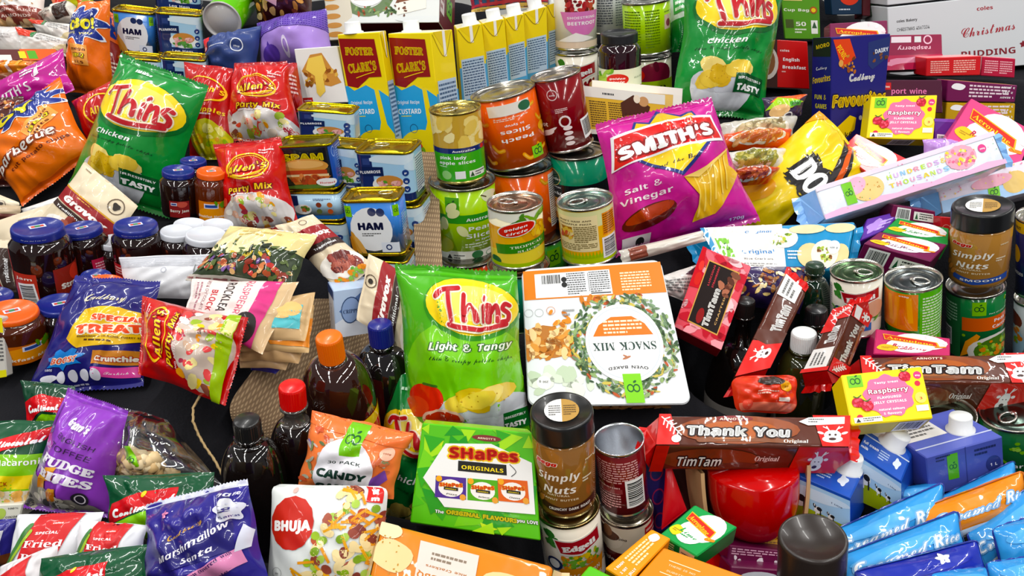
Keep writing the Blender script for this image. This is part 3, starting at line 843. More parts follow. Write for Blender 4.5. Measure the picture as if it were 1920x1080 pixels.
def continental(word=''):
    def f(A):
        A.R(.02, .02, .98, .97, '#0f4a2c'); A.P([(.02, .02), (.98, .02), (.98, .5), (.6, .42), (.3, .3), (.02, .05)] if False else [(.02, .02), (.98, .02), (.98, .52), (.7, .56), (.35, .42), (.02, .2)], '#8ccb23')
        A.part('logo'); A.P([(.03, .30), (.30, .58), (.74, .80), (.74, .62), (.42, .46), (.05, .10)] if False else [(.04, .26), (.06, .55), (.35, .74), (.72, .80), (.70, .58), (.40, .50), (.12, .28)], '#c81f25'); A.T('Continental', .39, .555, .62, .17, '#fff', 'm', rot=14, q=1)
        A.part('front_print'); A.E(.42, .72, .03, .03, '#e8c92a', rot=40)
        if word: A.T(word, .62, .32, .5, .13, '#fff')
        A.part('picture'); A.sc(.05, .03, .9, .16, 14, ['#e6c98a', '#e0b25a', '#f0dcae'], .06, 3); A.part('front_print')
    return f
def friedrice(A):
    A.P([(.28, 1), (.80, 1), (.66, .3), (.60, 0), (.14, 0), (.22, .35)], '#bf2a2c'); A.S([(.26, .86), (.12, .55), (.03, .35)], A.w * .06, '#4a7a46'); A.S([(.30, .80), (.16, .5), (.05, .28)], A.w * .04, '#9ab84a')
    A.T('SPECIAL', .50, .785, .28, .045, '#fff'); A.T('Fried', .50, .675, .46, .12, '#fff', 's'); A.T('Rice', .46, .53, .38, .12, '#fff', 's'); A.R(.50, .86, .66, .91, '#e23a34'); A.T('coles', .58, .885, .12, .025, '#fff'); A.L(.3, .25, .62, .32, 2, '#f0d0cc')
    A.part('picture'); A.E(.1, .06, .3, .1, '#2b2523'); A.sc(.1, .02, .8, .14, 20, ['#efe2b8', '#e0a03a', '#7a9a3a', '#c86a3a'], .05, 2)
def creamrice(txt='Creamed Rice', col='#ffffff', sx=.52, sy=.45, w=.82, h=.34, rot=0):
    def f(A):
        A.T(txt, sx, sy, w, h, '#f6f8fb', 'm', ol='#7fb0dc', rot=rot); A.E(.5, .06, .4, .14, '#d7e3ea', n=16); A.E(.2, .12, .1, .1, '#e9eef2')
    return f
# ------------------------------------------------------------------ top edge, behind
bag('almond_bag', 'almonds', 'white and brown bag of sliced almonds lying at the upper corner above striped pouches', (-8, -22, 84, -20, 88, 50, -4, 54), '#ece6e0', lambda A: (A.R(0, .05, 1, .42, '#8a3f34'), A.T('NATURAL SLICED', .5, .34, .8, .08, '#f0d8cc'), A.T('ALMONDS', .5, .22, .6, .08, '#f0d8cc'), A.sc(.05, .45, .95, .95, 30, ['#c94a3a', '#5f9a3c', '#b98a5a', '#e0c09a'], .03, 4), A.sc(.1, 0, .9, .1, 14, ['#d9b58a', '#c79a6a'], .09, 5)), T=.03)
bag('almond_bag', 'almonds', 'cream almond pouch with dark window lying behind the orange chip bag', (70, 24, 140, -6, 152, 40, 88, 48), '#e6e0d4', lambda A: (A.P([(.4, .1), (.8, .2), (.86, .8), (.5, .6)], '#3a2a24'), A.L(.05, .3, .4, .8, 4, '#8a8078')), T=.025, off=.005)
bag('corn_chip_bag', 'chips', 'orange green and white bag tip above the two orange barbecue bags', (92, -6, 175, -16, 178, 24, 100, 18), '#e8701c', lambda A: (A.P([(.05, .2), (.5, .9), (.45, .1)], '#e23a1e'), A.P([(.4, .1), (.7, .8), (.75, .1)], '#c8c83a'), A.P([(.7, 0), (1, .9), (1, .1)], '#8a9a2a')), T=.025, off=.012)
for q, lb, z in (((52, 36, 140, 46, 138, 88, 70, 60), 'upper white wrap pouch with red corner', 0), ((28, 50, 128, 74, 124, 106, 40, 92), 'lower white wrap pouch with red corner', .008)):
    bag('wrap_pouch', 'pouch', lb + ', piled behind the magenta bag', q, '#e9e6e1', lambda A: (A.P([(0, 1), (.42, 1), (.34, .55), (.05, .6)], '#d8402c'), A.P([(.42, 1), (.5, .95), (.42, .55), (.34, .55)], '#3a7a44'), A.P([(.7, .1), (1, .2), (1, .7)], '#d8c9a0'), A.L(.5, .5, .9, .85, 3, '#aaa')), T=.018, off=z, seal='', group='white wrap pouches')
bag('flatbread_pouch', 'pouch', 'plain grey-white pouch lying left of the white wrap pouches', (-20, 50, 40, 50, 62, 96, -20, 98), '#d5d2d0', lambda A: A.L(.1, .3, .7, .6, 3, '#b5b0ae'), T=.02, off=.004)
box('snack_box', 'box', 'brown and orange box with yellow and green price stickers on top of pumpkin-striped bag', (-20, 92, 104, 92, 116, 113, -16, 114), .05, '#5d1f1c', lambda A: (A.R(.45, 0, 1, 1, '#e0641e'), A.R(.42, .2, .52, .8, '#e8de4a'), A.R(.55, .15, .68, .85, '#5fae3a'), A.R(.1, 0, .3, .5, '#f0eee8')), lean=35, cols=dict(bottom='#ece7df', top='#d8d2ca'), off=.01)
bag('cheese_snack_bag', 'snacks', 'orange and white striped snack bag lying under the price stickered box', (-30, 116, 92, 116, 100, 142, -30, 152), '#e08a2c', lambda A: [A.S([(.05 + .14 * k, 0), (.1 + .14 * k, .5), (.08 + .14 * k, 1)], A.w * .05, ['#f6efe0', '#e8a84a', '#c8641c'][k % 3]) for k in range(7)], T=.03, off=.012)
bag('gravy_pouch', 'pouch', 'brown pouch edge between striped snack bag and magenta chip bag', (-30, 136, 40, 136, 36, 158, -30, 172), '#7a4a2a', T=.02, off=.012)
bag('potato_chip_bag', 'chips', 'magenta chip bag lying sideways behind the nut bag and lower orange bag', (-40, 172, 118, 92, 140, 168, -10, 238), '#b8258c', lambda A: (A.T("SMITH'S", .38, .4, .5, .26, '#f2e8f0', 'i', rot=0), A.L(.55, .6, .8, .75, 2, '#eee'), A.P([(.7, .5), (.76, .55), (.74, .8)], '#f4f0f4')), T=.03, off=.02, seal='#c43a9c')
bag('potato_chip_bag', 'chips', 'dark maroon and orange barbecue bag peeking out behind the upright orange bag', (175, 8, 222, 30, 232, 172, 190, 176), '#8a1f1c', lambda A: (A.R(0, .6, 1, 1, '#d8601c'), A.E(.62, .76, .34, .14, '#17307f', amp=.25, k=7, n=42), A.T('YOU', .62, .76, .4, .08, '#e8d82a'), A.T('da', .7, .45, .3, .07, '#f2ece8'), A.L(.4, .1, .95, .35, 5, '#f0d8c8')), T=.03, off=-.025)
def bbq(A):
    A.part('logo'); A.E(.5, .68, .46, .20, '#eef0f4', n=56, amp=.22, k=8); A.E(.5, .68, .43, .185, '#1c2f86', n=56, amp=.22, k=8); A.T('OBO!', .5, .71, .62, .15, '#f2e12a', 'b', ol='#14205a', q=1, rot=8); A.T('HITS YOU', .5, .59, .62, .035, '#f4e8a0', 'i', rot=4); A.part('front_print')
    A.R(.38, .27, .72, .47, '#f3a65a'); A.T('mega', .55, .43, .3, .045, '#5a1a10'); A.T('BBQ', .55, .37, .26, .055, '#f4e12a', 'b', ol='#5a1a10'); A.T('hits', .55, .305, .22, .045, '#5a1a10')
bag('potato_chip_bag', 'chips', 'upright orange barbecue chip bag with blue starburst leaning above the magenta bag', (146, 4, 206, 0, 212, 182, 120, 172), '#ee7417', bbq, T=.05, off=.03, lean=25)
def bbq2(A):
    A.part('logo'); A.E(.62, .80, .38, .16, '#eef0f4', n=56, amp=.25, k=8); A.E(.62, .80, .355, .145, '#1c2f86', n=56, amp=.25, k=8); A.T('OY', .52, .81, .4, .14, '#f2e12a', 'b', ol='#14205a', q=1); A.part('front_print')
    A.R(.55, .44, .90, .62, '#f3a65a', rot=30); A.T('mega', .72, .58, .26, .04, '#5a1a10', rot=30); A.T('BBQ', .72, .53, .26, .05, '#f4e12a', 'b', ol='#5a1a10', rot=30); A.T('hits', .73, .47, .2, .04, '#5a1a10', rot=30)
    A.T('barbecue', .44, .40, .78, .12, '#f8f2ea', 'i', ol='#8a3a10'); A.T('cut potato chips', .55, .28, .72, .05, '#6a2408')
bag('nut_mix_bag', 'nuts', 'clear bag of glazed brown nuts with round white stickers beside lower orange bag', (-60, 186, 44, 180, 64, 345, -60, 356), '#4a1c16', lambda A: (A.sc(.3, .02, 1, .98, 110, ['#7a3420', '#a85a30', '#c98a4a', '#5a2218', '#d9b070', '#8a4426'], .05, 3), A.E(.8, .60, .085, None, '#eeeae6'), A.T('500 g', .8, .60, .12, .025, '#444'), A.ring(.66, .45, .07, None, .25, '#eee', 14), A.ring(.62, .33, .07, None, .25, '#eee', 14), A.ring(.66, .2, .07, None, .25, '#eee', 14), A.E(.48, .88, .1, .06, '#3a6a2a')), T=.035, off=-.02)
bag('potato_chip_bag', 'chips', 'lower tilted orange barbecue chip bag lying over the clear nut bag', (-48, 264, 112, 146, 174, 286, 42, 386), '#f07a14', lambda A: (bbq2(A)), T=.05, off=.025, lean=35, seal='#e86a10')
# ------------------------------------------------------------------ upper left: tins, chip bag, lolly bags
tin('ham_tin', 'tin', 'blue HAM tin standing tallest behind the green chicken chip bag', (255, 16, 262, 98), 40, .75, '#3f78c0', hamtin, turn=-16, off=.0)
tin('ham_tin', 'tin', 'leg ham tin with navy base band next to the tall blue HAM tin', (337, 20, 343, 98), 43, .72, '#2a3f7c', plumrose, turn=-8)
tin('ham_tin', 'tin', 'leg ham tin cut off by the top edge, on top of another leg ham tin', (333, -68, 337, 16), 43, .72, '#2a3f7c', plumrose, turn=-8)
tin('ham_tin', 'tin', 'pale blue tin under the tall blue HAM tin, half hidden by green bag', (266, 104, 272, 182), 40, .72, '#9fc6e2', plumrose, turn=-10)
tin('ham_tin', 'tin', 'pale blue tin under the leg ham tin, touching red lolly bag', (346, 104, 352, 182), 42, .72, '#9fc6e2', plumrose, turn=-8)
bag('flour_bag', 'flour', 'navy blue essentials 2kg bag slumped behind the red lolly bags', (380, 74, 490, 48, 482, 156, 386, 138), '#33457c', lambda A: (A.R(.04, .45, .16, .98, '#d0262c'), A.E(.1, .55, .04, None, '#f0d0d0'), A.T('essentials', .37, .55, .32, .06, '#e8ecf4'), A.ring(.73, .52, .1, None, .14, '#e8ecf4'), A.T('2kg', .73, .52, .1, .04, '#e8ecf4')), T=.05, off=.0, fin='matte')
def lying_can(name, cat, label, u, v, r, du, dv, L, col, off, endcol='#b9b6b4'):
    pl = Plane(u, v, 0, 0, off); E0 = pl.at(u, v); t = np.dot(E0 - EYE, fw)
    tgt = EYE + ray(u + du, v + dv) * (t + L); a = E0 - tgt; h = np.linalg.norm(a); a /= h
    rr = np.cross(a, np.array([0, 0, 1.])); rr /= np.linalg.norm(rr); f = np.cross(rr, a); R_ = px2m(r, E0)
    root = thing(name, label, cat, tgt - np.array([0, 0, R_]))
    V, F = lathe([(R_ * .95, 0), (R_, .002), (R_, h - .002), (R_ * .98, h)], tgt, a, f, rr); mesh('label', V, F, M('gloss', col), root)
    V, F = lathe([(R_ * .97, h - .001), (R_ * 1.02, h), (R_ * 1.02, h + .003), (R_ * .95, h + .003), (R_ * .93, h), (R_ * .8, h - .0005), (R_ * .78, h + .001), (.0001, h + .001)], tgt, a, f, rr); mesh('can_base', V, F, M('plastic', endcol), root)
lying_can('food_can', 'can', 'green can lying on its side with bare silver base facing out above navy bag', 417, 38, 37, 30, -36, .08, '#6cbf2c', .05)
bag('potato_chip_bag', 'chips', 'large green chicken chip bag standing among jam jars and red lolly bags', (226, 102, 390, 164, 318, 408, 128, 346), '#12893c', thins_chicken(), T=.065, off=.06, lean=28, seal='#0e7a34', wr=.9)
bag('lolly_bag', 'lollies', 'red snake lolly bag with yellow-green foot tucked behind the green chip bag', (344, 116, 436, 128, 446, 302, 356, 296), '#b3141a', lambda A: (A.part('window_picture'), A.E(.55, .16, .42, .2, '#cfc83a', amp=.06, k=5), A.sc(.2, .02, .9, .3, 26, ['#e8d832', '#9fbf3a', '#f2e88a', '#5f8a2a', '#e0a82a'], .09, 7), A.part('front_print'), A.part('logo'), A.ring(.52, .68, .42, .14, .1, '#f3c21f'), A.T("Allen's", .6, .70, .6, .1, '#f8cf1f', 'i'), A.part('front_print'), A.T('Pineapples', .5, .47, .8, .07, '#f8d12a', 'i'), A.L(.3, .40, .9, .43, 1, '#eecccc')), T=.04, off=.02)
bag('lolly_bag', 'lollies', 'plain red edge of a lolly bag between party mix bag and custard pie box', (515, 120, 557, 118, 572, 210, 530, 212), '#a8121a', lambda A: A.L(.3, .2, .9, .7, 6, '#e8c0c0', 4), T=.025, off=.0)
bag('lolly_bag', 'lollies', 'red party mix lolly bag leaning behind the custard pie box and meat tins', (438, 121, 537, 116, 572, 272, 418, 262), '#c3161c', allens(ly=.62, seed=3), T=.045, off=.04, seal='#a81218')
bag('lolly_bag', 'lollies', 'small red bag with yellow oval wedged between orange chips and green chicken bag', (134, 190, 215, 148, 240, 246, 162, 268), '#b5161c', lambda A: (A.part('logo'), A.ring(.7, .45, .4, .3, .1, '#f3c21f'), A.T("Allen's", .72, .46, .5, .2, '#f8cf1f', 'i')), T=.03, off=.045)
bag('lolly_bag', 'lollies', 'red party mix lolly bag standing in front of the SPAM tin', (400, 273, 527, 260, 562, 424, 424, 438), '#c3161c', allens(ly=.66, seed=5), T=.045, off=.05, seal='#a81218')
# ------------------------------------------------------------------ upper middle
bag('nut_mix_bag', 'nuts', 'maroon bag of mixed nuts on top of the purple gingham bag', (455, -46, 592, -50, 584, 36, 486, 44), '#3a1218', lambda A: (A.sc(.05, .05, .85, .95, 70, ['#c98a4a', '#e0b27a', '#8a4a26', '#d9a862', '#6a2e1a', '#f0d2a0'], .06, 3), A.R(.35, .2, .52, .6, '#d8a8b4', rot=-25)), T=.05, off=.03)
bag('rice_bag', 'rice', 'purple gingham topped lilac bag beside the custard pie box', (482, 44, 612, 16, 630, 118, 486, 132), '#a98ad6', lambda A: (A.R(-.01, .55, 1.01, 1.0, '#4a2c94'), [A.R(0, .56 + .045 * k, 1, .572 + .045 * k, '#8a6cc8') for k in range(10)], [A.R(.03 * k, .56, .03 * k + .012, 1, '#6a4cb0') for k in range(33)], A.P([(.14, .1), (.2, .4), (.3, .1)], '#4a2c94'), A.E(.22, .18, .12, .14, '#5a3aa2'), A.ring(.45, .25, .04, .16, .4, '#e4d8f4')), T=.06, off=.0, fin='matte', wr=.4)
box('cracker_box', 'box', 'tan cracker box edge behind the custard pie box', (604, -30, 650, -34, 668, 72, 618, 76), .04, '#e4dccb', lambda A: [A.E(.25, .1 + .16 * k, .3, .05, '#c98f4a') for k in range(6)], off=-.03)
def cakebox(A):
    A.part('picture'); A.ring(.33, .52, .27, .42, .32, '#6a7f5a', 30); A.sc(.08, .12, .6, .30, 34, ['#5f7a4a', '#8aa06a', '#a8502f', '#3f5a34'], .025, 3, 2.2); A.E(.33, .56, .2, .3, '#f6f4f2'); A.R(.22, .36, .44, .50, '#7a1f26')
    A.P([(.60, .30), (.88, .40), (.93, .62), (.66, .54)], '#7a4526'); A.P([(.60, .30), (.88, .40), (.88, .22), (.62, .12)], '#f0ece2'); A.sc(.55, .10, .7, .4, 14, ['#5f3520', '#7a4526'], .012, 3); A.E(.9, .05, .3, .05, '#dfe3e4')
box('cake_box', 'cake', 'white cake slice box with green wreath lying over the custard cartons', (616, -74, 826, -80, 823, 42, 622, 44), .13, '#e2e5e4', cakebox, lean=30, yaw=-10, off=.02, cols=dict(right='#6d1a22', bottom='#5d1620'), sides=dict(right=lambda A: (A.woo(.45, .3, .8, .62), A.R(.05, .2, .3, .9, '#efe3e4'), A.L(.08, .25, .28, .85, 5, '#a86a70'))))
box('custard_pie_box', 'box', 'white box picturing pie under custard beside the custard cartons', (551, 92, 632, 86, 652, 192, 568, 196), .05, '#ece9e4', lambda A: (A.part('picture'), A.P([(.1, .6), (.35, .88), (.62, .9), (.8, .6), (.95, .36), (.7, .3), (.3, .38)], '#c98f4a'), A.sc(.15, .35, .92, .62, 26, ['#a8682c', '#e0b25a', '#8a5022', '#d9a04a'], .06, 4), A.P([(.3, .82), (.62, .86), (.66, .6), (.56, .5), (.56, .22), (.42, .12), (.36, .2), (.38, .5), (.2, .62)], '#f0cf6a'), A.part('front_print'), A.R(.02, .03, .24, .12, '#b52a2a'), A.T('coles', .13, .075, .16, .04, '#fff')), lean=12, yaw=-12, off=.01, cols=dict(right='#d8d6d2', top='#f0efec'))
def custard(A):
    A.R(0, 0, 1, .60, '#3fa4dc'); A.P([(0, .62), (.2, .56), (.5, .60), (.68, .56), (.72, .3), (.6, .16), (.3, .02), (1, 0), (1, .62)], '#f4dc1c'); A.P([(.78, .56), (1, .50), (1, .2), (.86, .28)], '#3fa4dc'); A.E(.55, .1, .5, .14, '#f2dc4a')
    A.part('logo'); A.P([(.02, .97), (.86, .95), (.90, .66), (.6, .66), (.3, .58), (.06, .60)], '#8e1a1c'); A.T('FOSTER', .46, .88, .66, .085, '#f4d22a', 's', q=1, rot=-3); A.T("CLARK'S", .47, .76, .68, .10, '#f4d22a', 's', q=1, rot=4); A.S([(.3, .66), (.55, .685), (.75, .70)], A.w * .015, '#f4d22a'); A.part('front_print')
    A.T('Original Recipe', .33, .47, .52, .04, '#e8f2fa'); A.T('CUSTARD', .34, .40, .54, .06, '#fff', 'b'); A.L(.14, .345, .52, .36, 1, '#f2e05a'); A.ring(.4, .25, .09, None, .12, '#1d4a7a')
    A.part('picture'); A.sc(.12, .02, .6, .13, 9, ['#c8382a', '#e08a2a', '#7cae3a', '#f0e2a0'], .09, 5)
def custard_side(A):
    A.R(0, 0, 1, .52, '#5aa4d4'); A.P([(.1, 1), (.5, .86), (.9, 1)], '#e8cc18'); A.R(.5, .80, .62, 1, '#f2f2f2'); A.R(.08, .12, .94, .62, '#b9cfe4'); A.L(.12, .16, .9, .60, 13, '#4a6484', 3); A.S([(.06, .98), (.5, .80), (.9, .98)], .0012, '#9a8410')
def caps(root, C, D, fx, fy, rpx):
    P = (C[0] * (1 - fx) + C[1] * fx) * (1 - fy) + (D[0] * (1 - fx) + D[1] * fx) * fy
    a = np.cross(C[1] - C[0], D[0] - C[0]); a /= np.linalg.norm(a); carton_cap(root, P, a, px2m(rpx, P))
for q, dp, lb, yw in (((632, 65, 711, 60, 747, 296, 670, 298), .028, 'yellow and blue custard carton nearest the custard pie box', -14), ((727, 63, 807, 61, 832, 296, 750, 298), .075, 'yellow and blue custard carton showing front and side, behind apple can', -24)):
    r_, C_, D_, n_ = box('custard_carton', 'custard', lb, q, dp, '#f4dc1c', custard, lean=4, yaw=yw, off=-.01, sides=dict(right=custard_side), cols=dict(top='#f2ecca'), group='custard cartons'); caps(r_, C_, D_, .32, .45, 16)
for i, q in enumerate(((856, 54, 903, 44, 920, 196, 868, 206), (904, 44, 946, 35, 957, 172, 915, 182), (947, 34, 982, 26, 990, 156, 956, 166), (982, 24, 1025, 12, 1029, 146, 987, 154), (1025, 10, 1052, 3, 1048, 130, 1030, 138))):
    lb = ('custard carton seen side-on next to the front-facing pair', 'second side-on custard carton from the front-facing pair', 'third side-on custard carton from the front-facing pair', 'side-on custard carton under the tartan bag, beside beetroot cans', 'last custard carton of the row, tight against the beetroot cans')[i]
    r_, C_, D_, n_ = box('custard_carton', 'custard', lb, q, .06, '#f0d81c', custard_side, lean=4, yaw=10, off=-.02 - .012 * i, cols=dict(top='#f2ecca'), group='custard cartons'); caps(r_, C_, D_, .6, .35, 14)
bag('tartan_bag', 'bag', 'dark blue and red tartan bag lying across the tops of the custard cartons', (872, -44, 1036, -52, 1026, 10, 884, 24), '#27486a', lambda A: ([A.R(.1 * k, 0, .1 * k + .04, 1, '#8a2438') for k in range(11)], [A.R(0, .2 * k, 1, .2 * k + .08, '#d8b86a') for k in (0, 2, 4)], [A.R(0, .2 * k + .1, 1, .2 * k + .16, '#a82a3a') for k in (0, 1, 3)]), T=.03, off=.04, fin='matte')
# ------------------------------------------------------------------ middle tins
tin('ham_tin', 'tin', 'low ham tin with gold lid and ring just below the custard pie box', (616, 201, 620, 262), 54, .55, '#a9cfe8', plumrose, turn=-18, lidcol='#b8a52c', pull=(-.2, -.1), off=.03)
tin('ham_tin', 'tin', 'pale blue ham tin squeezed between SPAM tin and ring-lid ham tin', (650, 266, 660, 348), 40, .7, '#a9cfe8', plumrose, turn=-30, off=.03)
def spam(A):
    A.R(.0, .0, .98, 1, '#14161c'); A.R(.98, 0, 2, 1, '#2450a8'); A.T('SPAM', .50, .82, .78, .24, '#f6e21a', 'b', ol='#1a1a1a', q=1)
    A.part('picture'); A.P([(.1, .1), (.9, .1), (.95, .5), (.08, .5)], '#3a3a2a'); A.E(.5, .56, .44, .18, '#d59a52'); A.E(.5, .60, .36, .10, '#e6b774'); A.R(.1, .36, .9, .46, '#b9482e'); A.R(.08, .30, .92, .36, '#f0d2a0'); A.P([(.15, .3), (.95, .3), (.8, .12), (.25, .1)], '#c8743c'); A.sc(.2, .1, .85, .3, 18, ['#b5532e', '#d98a52', '#a8482c'], .08, 3); A.E(.5, .05, .5, .05, '#5a7a3a'); A.part('front_print')
    A.E(.86, .15, .20, .10, '#f2f2f2'); A.T('Hormel', .86, .15, .28, .07, '#c82a2a', 's'); A.ring(1.15, .85, .1, None, .2, '#8aa8e0', 14); A.L(1.35, .15, 1.8, .95, 14, '#9fb4e0', 5)
tin('meat_tin', 'tin', 'SPAM tin with burger picture stacked on a ham tin', (575, 262, 592, 346), 56, .62, '#1f3f8a', spam, turn=-22, off=.05, lidcol='#9a8c2a')
tin('ham_tin', 'tin', 'ham tin with four small dish pictures directly under the SPAM tin', (594, 350, 602, 402), 52, .62, '#bcdcf0', lambda A: (A.R(0, 0, 2, .16, '#2a62a8'), A.R(.02, .55, .2, .95, '#1d2c60'), A.part('picture'), A.E(.28, .4, .17, .2, '#f1efe9'), A.sc(.16, .32, .4, .5, 10, ['#b5673c', '#e0a070', '#5f8a3a'], .05, 3), [A.E(.60 + .22 * (k % 2), .58 - .26 * (k // 2), .055, .10, ['#8a3f2a', '#c8743c', '#5f6a3a', '#b5532e'][k]) for k in range(4)], A.part('front_print'), A.L(.5, .74, .85, .84, 2, '#3a4a7a'), A.L(1.1, .2, 1.8, .85, 8, '#5a6a8a')), turn=-20, off=.05, lidcol='#b59a3a', ref=(585, 318))
tin('ham_tin', 'tin', 'lowest ham tin of the SPAM stack, behind the gravy pouch', (604, 405, 612, 470), 52, .62, '#a9cfe8', plumrose, turn=-20, off=.05, ref=(587, 322))
tin('ham_tin', 'tin', 'ham tin with gold ring-pull lid in front of the second custard carton', (728, 272, 740, 366), 55, .74, '#a9cfe8', plumrose, turn=-22, off=.05, lidcol='#b8a23c', pull=(-.25, -.1))
tin('ham_tin', 'tin', 'pale ham tin below the ring-pull ham tin beside burlap', (745, 372, 758, 452), 55, .74, '#9cc4e4', plumrose, turn=-22, off=.05, ref=(734, 322))
tin('ham_tin', 'tin', 'plain blue tin at the foot of the tins next to the burlap', (758, 458, 766, 540), 54, .62, '#8fbde0', plumrose, turn=-22, off=.05, ref=(738, 326))
tin('ham_tin', 'tin', 'blue HAM tin with ring-pull lid and white oval, front of the tin stacks', (700, 362, 716, 466), 54, .64, '#3f7ac6', hamtin, turn=-18, off=.10, pull=(.42, -.1))
tin('ham_tin', 'tin', 'sky blue ham tin beneath the front HAM tin with white oval', (718, 474, 724, 556), 54, .64, '#9cc8e8', plumrose, turn=-18, off=.10, ref=(708, 416))
# ------------------------------------------------------------------ middle cans
def apple(A):
    A.part('picture'); A.R(.0, .52, 1, 1, '#c9a24a'); A.sc(.1, .56, .92, .95, 16, ['#f0d98a', '#e6c76a', '#f4e4a8', '#dfb95a'], .13, 5, 1.4); A.part('front_print'); A.R(0, 0, 1, .46, '#4cae3a'); A.R(0, .44, 1, .52, '#1e2c6a')
    A.T('Australian', .56, .48, .3, .045, '#fff'); A.E(.84, .48, .04, .035, '#c8322e'); A.T('pink lady', .40, .385, .36, .07, '#fff'); A.T('apple slices', .45, .305, .50, .07, '#fff'); A.E(.3, .1, .07, .07, '#9fd88a'); A.R(.42, .04, .55, .16, '#f2f2f2'); A.R(.60, .05, .85, .15, '#f2f2ea'); A.P([(.61, .06), (.67, .06), (.64, .14)], '#3a5a3a'); A.L(.68, .06, .84, .14, 2, '#555'); A.L(.2, .22, .4, .25, 1, '#d8f0d0')
can('food_can', 'can', 'pink lady apple slices can, yellow picture above green, on the pear can', (853, 200, 866, 330), 48, '#d9b54a', apple, off=.06, metal='#b9a96a', tabrot=150)
def pear(A):
    A.R(0, .56, 1, .68, '#3e9a35'); A.P([(0, .0), (1, .0), (1, .14), (.25, .16), (0, .16)], '#f2f0e6'); A.woo(.32, .68, .46, .93, '#5cae3a'); A.T('Australian', .70, .62, .36, .065, '#fff'); A.T('Pear', .66, .49, .26, .09, '#fff'); A.T('Slices', .68, .385, .34, .09, '#fff'); A.T('in Syrup', .70, .31, .2, .04, '#fff'); A.L(.5, .2, .9, .27, 2, '#eef5dc')
    A.part('picture')
    for x, y, t in ((.18, .84, 60), (.12, .72, 40), (.38, .78, -30), (.30, .55, 20), (.22, .45, -35), (.48, .45, 60), (.40, .70, -50)): A.E(x, y, .045, .09, '#eef0b4', rot=t, amp=.12, k=2)
    A.E(.82, .87, .14, .09, '#f2f4d0', rot=-15); A.S([(.68, .93), (.74, .89)], .002, '#5a4a20'); A.E(.27, .24, .12, .12, '#b4b83a'); A.E(.23, .36, .05, .10, '#9aa832'); A.E(.92, .83, .05, .05, '#3e9a35'); A.part('front_print')
    A.R(.30, .03, .5, .12, '#fafaf2'); A.P([(.31, .04), (.37, .04), (.34, .11)], '#333'); A.L(.38, .04, .49, .11, 2, '#555'); A.E(.62, .09, .06, .06, '#3a7a4a'); A.ring(.76, .08, .05, .04, .25, '#8aa88a', 12); A.ring(.88, .08, .05, .04, .25, '#8aa88a', 12)
can('food_can', 'can', 'large lime green pear slices can under the apple can', (866, 334, 873, 470), 62, '#a7cf3c', pear, lid='', off=.06, metal='#9a978e', ref=(859, 265))
can('food_can', 'can', 'orange can under the pear can next to the burlap', (874, 474, 880, 560), 60, '#d8481c', lambda A: (A.E(.25, .86, .08, .06, '#f2f2ea'), A.E(.6, .8, .14, .08, '#a8402c'), A.R(.8, .75, .9, .9, '#c8d8e0')), lid='', off=.06, metal='#8a877f', ref=(862, 300))
def peach(inv):
    def f(A):
        A.part('picture')
        for x, y, t in ((.2, .7, 30), (.12, .45, -20), (.32, .3, 50), (.2, .12, 10), (.8, .2, -40), (.86, .6, 30), (.74, .86, 70), (.62, .12, 20), (.9, .38, 10)):
            A.S([(x - .05, y + .05), (x, y - .03), (x + .06, y - .02)], A.h * .055, '#f0a52c'); A.S([(x - .045, y + .04), (x, y - .03), (x + .05, y - .02)], A.h * .02, '#f6c45a')
        A.E(.87, .47, .07, .07, '#f2b648'); A.part('front_print')
        if inv:
            A.T('Peach', .55, .40, .36, .085, '#fff', rot=180); A.T('Slices', .54, .52, .32, .085, '#fff', rot=180); A.T('in Syrup', .54, .62, .2, .045, '#fff', rot=180); A.R(.3, .78, .74, .94, '#f2ece4'); A.E(.68, .86, .07, .07, '#2f6a4a'); A.L(.34, .70, .7, .75, 2, '#f8e0d0'); A.woo(.66, .06, .80, .24, '#8ccf2a')
        else:
            A.E(.42, .62, .05, .05, '#5fae3a'); A.R(.78, .1, .92, .95, '#f0ebe4'); A.L(.79, .12, .91, .9, 22, '#555', 4)
    return f
can('food_can', 'can', 'orange peach slices can standing upside down on another peach can', (942, 168, 972, 300), 61, '#e2601c', peach(True), lid='', off=.03, metal='#b0aca2')
can('food_can', 'can', 'orange peach can below the upside down one, behind tropical fruit can', (976, 308, 988, 430), 61, '#e2601c', peach(False), lid='', off=.03, metal='#8f8c84', ref=(957, 234))
can('food_can', 'can', 'green can at the foot of the peach column beside the pizza recipe can', (1000, 436, 1008, 530), 60, '#3f8a34', lambda A: A.woo(.62, .55, .78, .9, '#8ccf2a'), lid='', off=.03, metal='#77756f', ref=(968, 270))
can('food_can', 'can', 'maroon beetroot can tilted against the peach column', (1041, 136, 1068, 272), 47, '#7c1218', lambda A: (A.ring(.40, .82, .07, None, .15, '#f2e4e4'), A.T('825g', .40, .82, .08, .025, '#fff'), A.T('Beetroot', .04, .42, .44, .09, '#fff'), A.E(.22, .28, .16, .04, '#f2e8e8', rot=20, amp=.2, k=4), A.ring(.50, .42, .08, None, .3, '#f2e4e4', 14), [A.E(.52, .32 - .075 * k, .06, .03, '#f2e4e4') for k in range(4)], A.BC(.72, .1, .95, .40, rot=6), A.L(.4, .55, .56, .62, 3, '#f0d8d8')), lid='', off=.05, metal='#b8b2ac')
